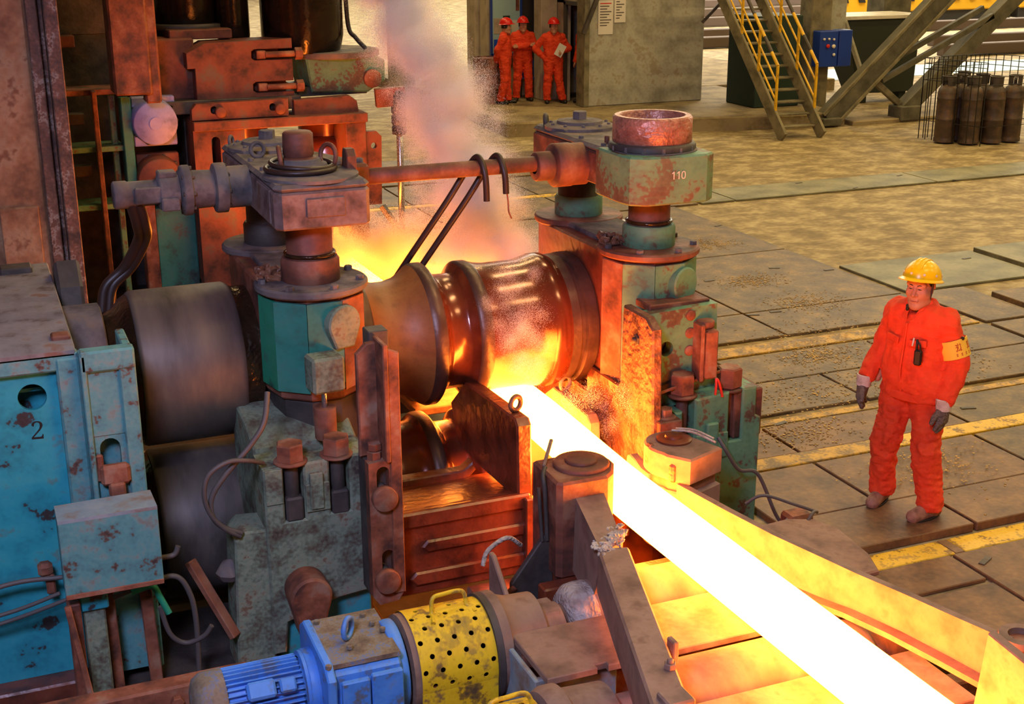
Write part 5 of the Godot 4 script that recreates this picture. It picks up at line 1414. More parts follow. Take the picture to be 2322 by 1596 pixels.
	part("top_plate", mb().hull8([V(1.3, 0.455, -5.96), V(1.68, 0.455, -5.96), V(1.68, 0.44, -5.52), V(1.3, 0.44, -5.52), V(1.3, 0.48, -5.96), V(1.68, 0.48, -5.96), V(1.68, 0.465, -5.52), V(1.3, 0.465, -5.52)]), M.motor_dust, ge, "top plate thick with dust")
	part("flange", mb().prism(PackedVector2Array([Vector2(-6.02, -0.1), Vector2(-6.02, 0.44), Vector2(-5.94, 0.5), Vector2(-5.52, 0.48), Vector2(-5.44, 0.42), Vector2(-5.44, -0.1)]), PX, Vector3(), 1.29, 1.335, 0.008), M.motor_blue, ge)
	part("flange", mb().cyl(V(1.66, ax, az), V(1.73, ax, az), 0.24, 40), M.motor_blue, ge)
	part("front_panel", mb().bx(1.36, 1.5, 0.12, 0.4, -5.47, -5.435, 0.006).bx(1.51, 1.67, 0.05, 0.41, -5.475, -5.44, 0.006), M.motor_blue, ge)
	for q in [[1.31, 0.47, -5.5], [1.31, 0.2, -5.43], [1.6, 0.485, -5.9], [1.62, 0.485, -5.8], [1.65, 0.485, -5.72], [1.45, 0.485, -5.62], [1.5, 0.485, -5.84], [1.36, 0.485, -5.92]]:
		part("bolt", mb().hexa(V(q[0], q[1] - 0.01, q[2]), V(q[0], q[1] + 0.015, q[2]), 0.016), M.motor_dust, ge)
	part("lifting_eye", mb().ring(V(1.47, 0.535, -5.72), V(0.75, 0, 0.6), 0.05, 0.015, 24), M.motor_blue, ge)
	part("input_flange", mb().cyl(V(1.24, ax, az), V(1.3, ax, az), 0.18, 36), M.motor_blue, ge)
	# perforated coupling guard
	var gu := thing("coupling_guard", "yellow perforated sheet guard with a tube handle, arching over the coupling", "guard", V(1.98, -0.1, az))
	guard_sheet(gu, 1.78, 2.19, 0.265, V(0, ax, az))
	part("end_band", mb().lathe([Vector2(0.2, 1.745), Vector2(0.255, 1.75), Vector2(0.258, 1.79), Vector2(0.2, 1.795)], V(0, ax, az), Vector3.RIGHT, 48), M.steel_dusty, gu)
	part("end_band", mb().lathe([Vector2(0.2, 2.19), Vector2(0.28, 2.192), Vector2(0.283, 2.225), Vector2(0.2, 2.23)], V(0, ax, az), Vector3.RIGHT, 48), M.dark_steel, gu)
	part("handle", mb().tube(path([V(1.9, ax + 0.25, az + 0.1), V(1.92, ax + 0.26, az + 0.02), V(1.93, ax + 0.335, az - 0.0), V(1.99, ax + 0.345, az - 0.01), V(2.1, ax + 0.335, az - 0.02), V(2.12, ax + 0.26, az - 0.0), V(2.14, ax + 0.25, az + 0.07)], 6), 0.012, 8), M.guard_yellow, gu)
	part("coupling", mb().cyl(V(1.74, ax, az), V(2.25, ax, az), 0.15, 32), M.rubber, gu)
	# bearing housing at the roller end
	var be := thing("bearing_housing", "brown dusty bearing housing between the yellow guard and the crusted roller end", "bearing housing", V(2.4, -0.1, az))
	part("housing", mb().lathe([Vector2(0.1, 2.2), Vector2(0.25, 2.21), Vector2(0.275, 2.23), Vector2(0.275, 2.28), Vector2(0.25, 2.3), Vector2(0.23, 2.36), Vector2(0.225, 2.5), Vector2(0.15, 2.52), Vector2(0.145, 2.64), Vector2(0.1, 2.66)], V(0, ax + 0.01, az), Vector3.RIGHT, 44), M.steel_dusty, be)
	part("pedestal", mb().bx(2.26, 2.5, -0.3, 0.3, az - 0.2, az + 0.2, 0.02).box(V(2.56, 0.33, az - 0.02), V(0.16, 0.14, 0.2), 0.02), M.steel_dusty, be)
	part("knob", mb().cyl(V(2.36, 0.28, az + 0.24), V(2.38, 0.3, az + 0.3), 0.05, 18), M.rust_bright, be)
	solo("slanted_plate", mb().prism(P2([-6.1, 0.14, -6.1, 0.6, -6.06, 0.6, -5.86, 0.44, -5.86, 0.14]), PX, Vector3(), 2.38, 2.41, 0.006), M.steel_dusty, "thin plate with a slanting edge standing behind the bearing housing", "plate")
	var pb := thing("motor_stand", "pale blue stand plate under the notched apron plate", "stand", V(2.45, -0.2, -5.1))
	part("front_plate", mb().prism(P2([2.27, -0.2, 2.27, 0.36, 2.7, 0.36, 2.7, -0.2]), PZ, Vector3(), -5.2, -5.16, 0.006), M.pale_blue, pb)
	part("side_plate", mb().bx(2.25, 2.28, -0.2, 0.36, -5.6, -5.16, 0.006), M.pale_blue, pb)
	# next drive, of which only the top shows
	var n2 := thing("coupling_guard", "brown rounded housing of the next roller drive, with a yellow handle, under the notched plate", "guard", V(2.3, -0.1, -4.85))
	part("housing", mb().lathe([Vector2(0.1, 2.15), Vector2(0.25, 2.16), Vector2(0.27, 2.2), Vector2(0.27, 2.26), Vector2(0.24, 2.28), Vector2(0.23, 2.5), Vector2(0.15, 2.52), Vector2(0.1, 2.6)], V(0, 0.22, -4.85), Vector3.RIGHT, 44), M.steel_dusty, n2)
	guard_sheet(n2, 1.72, 2.13, 0.25, V(0, 0.2, -4.85))
	part("handle", mb().tube(path([V(1.86, 0.44, -4.8), V(1.88, 0.53, -4.82), V(1.96, 0.545, -4.82), V(2.06, 0.54, -4.82), V(2.09, 0.45, -4.8)], 6), 0.012, 8), M.guard_yellow, n2)
	solo("drive_base", mb().bx(0.3, 2.62, -0.4, -0.02, -6.05, -5.4, 0.012), M.rust_bright, "rusty base frame under the motor, gear unit and guard", "base frame")
	solo("gap_shelf", mb().bx(1.3, 2.3, -0.5, -0.3, -6.9, -6.2, 0.01), M.wet_rust, "wet dark shelf behind the motor under the red cross beam", "shelf")


# half round sheet with staggered round holes, its edges turned down
func guard_sheet(t: Node3D, x0: float, x1: float, r: float, c: Vector3) -> void:
	var m := mb()
	var nu := 9
	var nv := 12
	var su := (x1 - x0) / nu
	var hole := 0.0135
	var arc := PI * 1.1
	var P := func(u: float, v: float, k: float) -> Vector3:
		var a := -0.55 * PI + v
		return c + V(u, cos(a) * (r - k), sin(a) * (r - k))
	var sv := arc / nv
	for i in nu:
		for j in nv:
			var u0 := x0 + su * i
			var v0 := sv * j
			var has := (i + j) % 2 == 0 and j > 0 and j < nv
			var uc := u0 + su / 2
			var vc := v0 + sv / 2
			for q in 16:
				var a := TAU * q / 16.0 + PI / 4
				var b := TAU * (q + 1) / 16.0 + PI / 4
				var ea := Vector2(cos(a), sin(a))
				var eb := Vector2(cos(b), sin(b))
				ea /= maxf(absf(ea.x), absf(ea.y))
				eb /= maxf(absf(eb.x), absf(eb.y))
				var oa: Vector3 = P.call(uc + ea.x * su / 2, vc + ea.y * sv / 2, 0.0)
				var ob: Vector3 = P.call(uc + eb.x * su / 2, vc + eb.y * sv / 2, 0.0)
				var h := hole if has else 0.0
				var ia: Vector3 = P.call(uc + cos(a) * h, vc + sin(a) * h / r, 0.0)
				var ib: Vector3 = P.call(uc + cos(b) * h, vc + sin(b) * h / r, 0.0)
				var na := (oa - V(oa.x, c.y, c.z)).normalized()
				var nb := (ob - V(ob.x, c.y, c.z)).normalized()
				var nm := (ia - V(ia.x, c.y, c.z)).normalized()
				var nm2 := (ib - V(ib.x, c.y, c.z)).normalized()
				if has:
					m.squad(ia, oa, ob, ib, nm, na, nb, nm2)
					var ka: Vector3 = P.call(uc + cos(a) * h, vc + sin(a) * h / r, 0.006)
					var kb: Vector3 = P.call(uc + cos(b) * h, vc + sin(b) * h / r, 0.006)
					m.quad(ia, ib, kb, ka, V(-cos(a), 0, 0) + (ia - P.call(uc, vc, 0.0)) * -1.0)
				else:
					m.stri(ia, oa, ob, nm, na, nb)
	var low: Vector3 = P.call(x0, arc, 0.0)
	m.bx(x0, x1, c.y - 0.35, low.y, low.z - 0.008, low.z, 0.001)
	part("perforated_sheet", m, M.guard_yellow, t)


# ---------------------------------------------------------------- far side of the hall
func background() -> void:
	struct("platform", mb().prism(PackedVector2Array([Vector2(9.66, -23.6), Vector2(15.4, -22.35), Vector2(16.6, -22.35), Vector2(16.6, -27.4), Vector2(9.9, -27.4)]), PY, Vector3(), -0.1, 0.25, 0.03), M.concrete)
	struct("platform", mb().bx(9.9, 20.0, -0.1, 0.25, -34.0, -27.42, 0.02), M.concrete)
	# control booth
	var t := thing("control_booth", "grey plastered control booth with two notices on its wall", "booth", V(13.5, 0.25, -26.5))
	part("front_wall", mb().bx(12.05, 14.85, 0.25, 4.2, -25.4, -25.1, 0.02), M.booth_wall, t)
	part("side_wall", mb().bx(14.55, 14.85, 0.25, 4.2, -29.0, -25.4, 0.02), M.booth_wall, t)
	part("side_wall", mb().bx(12.05, 12.2, 2.3, 4.2, -27.6, -25.4, 0.01).bx(12.05, 12.2, 0.25, 4.2, -27.6, -26.15, 0.01), M.booth_cream, t)
	part("back_wall", mb().bx(10.8, 14.85, 0.25, 4.2, -27.9, -27.5, 0.01), M.booth_cream, t)
	part("corner_trim", mb().bx(12.0, 12.12, 0.25, 4.2, -25.44, -25.06, 0.01), M.stair_steel, t)
	part("door_frame", mb().bx(12.02, 12.08, 0.25, 2.35, -26.15, -26.05, 0.005).bx(12.02, 12.08, 2.28, 2.36, -26.15, -25.4, 0.005), M.door_dark, t)
	part("roof", mb().bx(10.8, 14.85, 4.2, 4.35, -29.0, -25.1, 0.02), M.booth_wall, t)
	part("back_wall", mb().bx(12.2, 14.6, 0.25, 4.2, -29.0, -28.8, 0.01), M.booth_wall, t)
	part("dark_window", mb().bx(11.6, 12.06, 1.45, 3.2, -27.5, -27.44, 0.01), M.door_dark, t)
	part("lower_panel", mb().bx(11.6, 12.06, 0.95, 1.38, -27.5, -27.44, 0.01), M.door_dark, t)
	part("pillar", mb().bx(11.66, 12.04, 0.25, 4.2, -26.9, -26.5, 0.015), M.booth_cream, t)
	for q in [[12.32, 12.66, 1.72, 2.1], [12.69, 12.95, 1.95, 2.24]]:
		var pp := part("notice", mb().bx(q[0], q[1], q[2], q[3] + 0.3, -25.095, -25.085, 0.001), M.white, t)
		for i in 9:
			if q[3] + 0.24 - i * 0.055 > q[2] + 0.05:
				part("print_line", mb().bx(q[0] + 0.04, q[1] - 0.04 - 0.05 * (i % 3), q[3] + 0.23 - i * 0.055, q[3] + 0.25 - i * 0.055, -25.086, -25.083, 0.0), M.button_red if i == 0 else M.hose_grey, pp)
	var nb := thing("notice_board", "blue framed notice board behind the standing workers", "board", V(11.2, 1.2, -27.4))
	part("board", mb().bx(10.88, 11.54, 1.2, 3.0, -27.42, -27.38, 0.005), M.pale_floor_blue, nb)
	part("frame", mb().bx(10.84, 10.88, 1.16, 3.0, -27.42, -27.34, 0.004).bx(10.84, 11.58, 1.14, 1.2, -27.42, -27.34, 0.004).bx(11.54, 11.58, 1.16, 3.0, -27.42, -27.34, 0.004), M.panel_blue, nb)
	for q in [[10.92, 11.12, 1.62, 1.95, "booth_cream"], [11.14, 11.3, 1.9, 2.0, "dark_green"], [11.14, 11.3, 1.6, 1.88, "red_brown"], [10.92, 11.2, 1.3, 1.5, "seat_blue"], [11.34, 11.5, 1.5, 1.9, "white"], [11.44, 11.52, 2.1, 2.9, "red_brown"]]:
		part("sheet", mb().bx(q[0], q[1], q[2], q[3], -27.38, -27.37, 0.001), M[q[4]], nb)
	for x in [11.62, 11.92]:
		var ch := thing("plastic_chair", "blue plastic chair behind the workers, %s the pillar" % ("one place from" if x < 11.8 else "beside"), "chair", V(x, 0.25, -27.1), "blue chairs")
		part("seat_shell", mb().prism(P2([-27.3, 1.02, -27.27, 1.04, -27.2, 0.72, -27.16, 0.69, -26.86, 0.7, -26.86, 0.67, -27.18, 0.65, -27.24, 0.7]), PX, Vector3(), x - 0.14, x + 0.14, 0.006), M.seat_blue, ch)
		for s in [-0.11, 0.11]:
			part("leg", mb().cyl(V(x + s, 0.25, -26.92), V(x + s, 0.67, -26.96), 0.014, 8), M.dark_steel, ch)
			part("leg", mb().cyl(V(x + s, 0.25, -27.26), V(x + s, 0.67, -27.2), 0.014, 8), M.dark_steel, ch)
	solo("oil_drum", mb().lathe([Vector2(0, 0.25), Vector2(0.3, 0.25), Vector2(0.3, 0.55), Vector2(0.315, 0.57), Vector2(0.3, 0.59), Vector2(0.3, 0.85), Vector2(0.315, 0.87), Vector2(0.3, 0.89), Vector2(0.3, 1.2), Vector2(0.28, 1.21), Vector2(0.28, 1.19), Vector2(0, 1.19)], V(10.45, 0, -26.6), Vector3.UP, 28), M.red_brown, "dark red oil drum standing left of the standing workers beside the smoke", "drum")
	struct("wall_pier", mb().bx(10.75, 11.15, 0.25, 6.0, -28.6, -28.1, 0.02), M.booth_cream)
	struct("wall_pier", mb().bx(9.6, 10.1, 0.0, 6.0, -31.0, -30.4, 0.02), M.booth_wall)
	solo("wall_strut", mb().beam(V(11.93, 1.75, -24.98), V(12.35, 2.75, -24.95), 0.1, 0.08), M.dark_steel, "dark slanting strut at the near corner of the booth", "strut", "booth struts")
	solo("wall_strut", mb().beam(V(14.72, 1.9, -24.98), V(15.25, 2.5, -24.8), 0.07, 0.06), M.dark_steel, "dark slanting strut at the booth corner nearest the stairs", "strut", "booth struts")
	# --- stairs with yellow rails
	var s := thing("steel_stairs", "steep steel stairs with yellow handrails beside the booth", "stairs", V(14.75, 0.0, -22.2))
	var top := V(0, 3.6, -24.7)
	for x in [14.3, 15.18]:
		part("stringer", mb().beam(V(x, 0.02, -21.1), V(x, 3.55, -24.6), 0.06, 0.26), M.stair_steel, s)
	for i in 16:
		part("tread", mb().bx(14.33, 15.15, 0.17 + 0.207 * i, 0.205 + 0.207 * i, -21.52 - 0.205 * i, -21.3 - 0.205 * i, 0.006), M.stair_steel, s)
	for x in [14.3, 15.18]:
		var prev := Vector3()
		for k in 4:
			var b := V(x, 0.42 + 0.66 * k, -21.42 - 0.66 * k)
			var e := b + V(0, 0.92, 0)
			part("rail_post", mb().beam(b, e, 0.045, 0.045, 0.004, Vector3(0, 0, 1)), M.rail_yellow, s)
			if k > 0:
				part("handrail", mb().tube(PackedVector3Array([prev, e]), 0.032, 8), M.rail_yellow if k % 2 == 1 or k == 3 else M.rail_yellow, s)
				part("mid_rail", mb().tube(PackedVector3Array([prev - V(0, 0.33, 0), e - V(0, 0.33, 0)]), 0.02, 6), M.rail_yellow, s)
				part("low_rail", mb().tube(PackedVector3Array([prev - V(0, 0.66, 0), e - V(0, 0.66, 0)]), 0.02, 6), M.rail_yellow, s)
				part("worn_grip", mb().tube(PackedVector3Array([prev.lerp(e, 0.35), prev.lerp(e, 0.75)]), 0.034, 8), M.dark_steel, s)
			prev = e
	solo("green_cabinet", mb().bx(15.15, 16.25, 0.25, 2.1, -24.6, -23.5, 0.02), M.dark_green, "dark green sheet cabinet behind the stairs", "cabinet")
	# --- columns, control box, hopper
	struct("wall_pier", mb().bx(16.45, 16.95, 0.0, 6.0, -23.95, -23.5, 0.02), M.stair_steel)
	struct("wall_pier", mb().bx(17.1, 17.9, 1.2, 6.0, -24.8, -24.3, 0.02), M.booth_wall)
	var cb := thing("control_box", "blue switch box with knobs and two buttons fixed to the beige column", "switch box", V(16.85, 1.0, -23.35))
	part("case", mb().bx(16.5, 16.95, 1.05, 1.78, -23.5, -23.22, 0.015), M.panel_blue, cb)
	part("door", mb().bx(16.96, 17.28, 1.05, 1.79, -23.5, -23.2, 0.015), M.panel_blue, cb)
	for q in [[16.58, 1.62, "white", 0.024], [16.7, 1.62, "white", 0.024], [16.82, 1.61, "white", 0.024], [16.68, 1.48, "button_red", 0.04], [16.82, 1.47, "button_white", 0.04], [16.84, 1.3, "white", 0.03]]:
		part("button", mb().cyl(V(q[0], q[1], -23.22), V(q[0], q[1], -23.18), q[3], 14), M[q[2]], cb)
	var hp := thing("scrap_hopper", "dark green sloping hopper with pale edges behind the steel brace", "hopper", V(19.0, 0.0, -25.2))
	part("body", mb().hull8([V(18.9, 0.2, -25.6), V(20.4, 0.2, -25.6), V(20.4, 0.2, -25.0), V(18.9, 0.2, -25.0), V(18.3, 1.85, -26.0), V(20.4, 1.85, -26.0), V(20.4, 1.85, -24.9), V(18.3, 1.85, -24.9)]), M.hopper_dark, hp)
	part("leg", mb().bx(19.0, 19.2, -0.03, 0.22, -25.5, -25.1, 0.01), M.hopper_dark, hp)
	part("leg", mb().bx(20.1, 20.3, -0.03, 0.22, -25.5, -25.1, 0.01), M.hopper_dark, hp)
	part("rim", mb().bx(18.2, 20.5, 1.85, 1.93, -26.1, -24.85, 0.01), M.pale_steel, hp)
	part("edge_bar", mb().beam(V(18.25, 1.85, -24.84), V(19.0, 0.3, -24.84), 0.14, 0.06), M.booth_wall, hp)
	struct("wall_pier", mb().bx(20.9, 21.7, 0.0, 6.0, -27.6, -26.9, 0.02), M.brace_steel)
	struct("platform", mb().bx(16.7, 19.4, -0.05, 0.06, -23.4, -22.2, 0.02), M.concrete)
	# --- crossing braces of the crane column
	var b := thing("column_brace", "pair of heavy grey steel braces crossing in a V on one foot, before the hopper", "steel brace", V(17.2, 0.0, -22.4))
	part("brace", mb().beam(V(16.15, 0.1, -22.4), V(19.3, 2.9, -22.4), 0.3, 0.34), M.brace_steel, b)
	part("flange", mb().beam(V(16.0, 0.22, -22.24), V(19.1, 2.98, -22.24), 0.05, 0.06), M.stair_steel, b)
	part("flange", mb().beam(V(16.3, 0.0, -22.22), V(19.5, 2.86, -22.22), 0.05, 0.06), M.stair_steel, b)
	part("brace", mb().beam(V(18.02, 0.15, -22.4), V(21.4, 3.0, -22.4), 0.3, 0.3), M.brace_steel, b)
	part("tie", mb().beam(V(17.3, 1.0, -22.5), V(20.0, 2.2, -22.5), 0.1, 0.11), M.brace_steel, b)
	part("tie", mb().beam(V(17.4, 0.84, -22.3), V(20.1, 2.05, -22.3), 0.1, 0.11), M.brace_steel, b)
	part("tie", mb().beam(V(17.15, 0.95, -22.45), V(18.1, 0.25, -22.45), 0.12, 0.12), M.stair_steel, b)
	part("foot", mb().bx(17.85, 18.35, 0.0, 0.3, -22.6, -22.15, 0.02), M.brace_steel, b)
	part("foot", mb().bx(15.95, 16.4, 0.0, 0.16, -22.65, -22.15, 0.02), M.brace_steel, b)
	# --- gas bottles in a wire cage
	var g := thing("gas_bottle", "", "gas bottle", V(17.22, 0.0, -19.4), "caged gas bottles")
	var o := V(17.22, 0, -19.4)
	part("shell", mb().lathe([Vector2(0, 0.0), Vector2(0.19, 0.0), Vector2(0.19, 0.06), Vector2(0.18, 0.08), Vector2(0.186, 0.1), Vector2(0.186, 0.4), Vector2(0.192, 0.41), Vector2(0.192, 0.43), Vector2(0.186, 0.44), Vector2(0.186, 0.78), Vector2(0.192, 0.79), Vector2(0.192, 0.81), Vector2(0.186, 0.82), Vector2(0.186, 0.9), Vector2(0.165, 0.98), Vector2(0.12, 1.03), Vector2(0.06, 1.05), Vector2(0, 1.05)], o, Vector3.UP, 28), M.bottle_brown, g)
	part("neck_collar", mb().lathe([Vector2(0.11, 1.03), Vector2(0.12, 1.03), Vector2(0.125, 1.2), Vector2(0.115, 1.2), Vector2(0.11, 1.03)], o, Vector3.UP, 20, 0.4, 2.7).lathe([Vector2(0.11, 1.03), Vector2(0.12, 1.03), Vector2(0.125, 1.2), Vector2(0.115, 1.2), Vector2(0.11, 1.03)], o, Vector3.UP, 20, 3.5, 5.9).ring(o + V(0, 1.2, 0), Vector3.UP, 0.12, 0.014, 24), M.dark_steel, g)
	part("valve", mb().cyl(o + V(0, 1.04, 0), o + V(0, 1.17, 0), 0.03, 12).cyl(o + V(-0.05, 1.12, 0), o + V(0.05, 1.12, 0), 0.018, 10), M.dark_steel, g)
	var words := ["gas bottle in the middle of the front row of the cage", "gas bottle at the front, at the end nearest the steel brace", "gas bottle second from the brace, with a yellowish side", "gas bottle in the back row behind the middle one", "gas bottle in front, at the end farther from the brace", "gas bottle at the far end beyond the dark plate"]
	g.set_meta("label", "brown " + words[0])
	var spots := [V(16.92, 0, -19.72), V(17.3, 0, -19.86), V(17.72, 0, -19.74), V(17.66, 0, -19.3), V(18.12, 0, -19.32)]
	for i in 5:
		dup(g, spots[i], 0.9 * i, "brown " + words[i + 1])
	dup(g, V(17.68, 0, -20.2), 2.2, "brown gas bottle half hidden in the back row")
	var cg := thing("wire_cage", "open cage of thin dark wires around the brown gas bottles", "cage", V(17.7, 0.0, -19.6))
	var wires := mb()
	var A := V(16.72, 0, -20.2)
	var B := V(17.1, 0, -18.95)
	var C := V(18.75, 0, -18.95)
	var D := V(18.4, 0, -20.4)
	var walls := [[A, D], [D, C], [A, B]]
	for w in walls:
		var nn := 14 if w == walls[0] else 9
		for i in nn + 1:
			var p: Vector3 = w[0].lerp(w[1], float(i) / nn)
			wires.beam(p, p + V(0, 1.5, 0), 0.012, 0.012, 0.0, Vector3(0, 0, 1))
		for y in [0.35, 1.1, 1.3, 1.4, 1.5]:
			wires.beam(w[0] + V(0, y, 0), w[1] + V(0, y, 0), 0.012, 0.012, 0.0)
	for y in [0.35, 1.1]:
		wires.beam(B + V(0, y, 0), C + V(0, y, 0), 0.01, 0.01, 0.0)
	part("wire_mesh", wires, M.black, cg).set_meta("kind", "stuff")
	part("dark_plate", mb().bx(18.3, 18.75, 1.15, 1.48, -19.02, -18.98, 0.004), M.black, cg)
	solo("timber_block", mb().bx(18.6, 19.9, 0.0, 0.2, -21.7, -21.4, 0.02), M.concrete, "low beige block on the floor between brace foot and bottle cage", "block")
	# --- far bay: long steel bars, transfer cars
	for q in [[-38.6, 22.0, 29.0, "short"], [-41.6, 22.0, 42.0, "long"], [-36.0, 30.0, 42.0, "near"], [-33.1, 28.0, 40.0, "nearest"], [-47.0, 26.0, 48.0, "middle"], [-52.0, 28.0, 60.0, "far"], [-58.0, 30.0, 64.0, "farthest"]]:
		solo("steel_bar", mb().bx(q[1], q[2], 0.0, 0.35, q[0] - 0.25, q[0] + 0.1, 0.03), M.far_beam, "dark cold steel bar lying across the bright far floor, the %s one" % q[3], "steel bar", "bars on the far floor")
	for q in [[34.5, "hidden in part by the two columns"], [39.2, "half hidden by the slanting brace"], [43.6, "at the far corner"]]:
		var x: float = q[0]
		var c := thing("transfer_car", "yellow and black striped transfer car far off, " + q[1], "transfer car", V(x, 0.0, -45.0), "transfer cars")
		part("body", mb().bx(x - 2.0, x + 2.0, 0.5, 1.4, -46.0, -44.6, 0.05), M.car_yellow, c)
		part("deck", mb().bx(x - 2.0, x + 2.0, 0.1, 0.55, -46.0, -44.65, 0.03), M.car_black, c)
		for i in 5:
			part("stripe", mb().hull8([V(x - 1.9 + i * 0.8, 0.9, -44.62), V(x - 1.6 + i * 0.8, 0.9, -44.62), V(x - 1.6 + i * 0.8, 0.9, -44.56), V(x - 1.9 + i * 0.8, 0.9, -44.56), V(x - 2.2 + i * 0.8 + 0.1, 1.4, -44.62), V(x - 1.9 + i * 0.8 + 0.1, 1.4, -44.62), V(x - 1.9 + i * 0.8 + 0.1, 1.4, -44.56), V(x - 2.2 + i * 0.8 + 0.1, 1.4, -44.56)]), M.car_black, c)
	var f2: Node = get_node("floor_2")
	struct("blue_floor_paint", mb().bx(18.0, 30.0, -0.03, -0.02, -31.5, -29.2, 0.0), M.pale_floor_blue, f2)
	# ladder and yellow rails of a walkway seen past the big cylinder
	var l := thing("walkway_ladder", "distant pale ladder with a yellow rail seen past the big dark cylinder", "ladder", V(8.4, 0.0, -33.0))
	for i in 9:
		part("rung", mb().bx(8.0, 8.6, 0.25 + 0.32 * i, 0.42 + 0.32 * i, -33.1 - i * 0.05, -33.0 - i * 0.05, 0.01), M.pale_steel, l)
	part("rail", mb().beam(V(8.7, 0.2, -33.0), V(8.7, 3.4, -33.4), 0.1, 0.1, 0.01, Vector3(0, 0, 1)), M.rail_yellow, l)
	solo("far_crate", mb().bx(9.3, 10.6, 0.0, 1.0, -40.0, -39.4, 0.03), M.booth_cream, "pale crates far behind, beside the distant ladder", "crate")


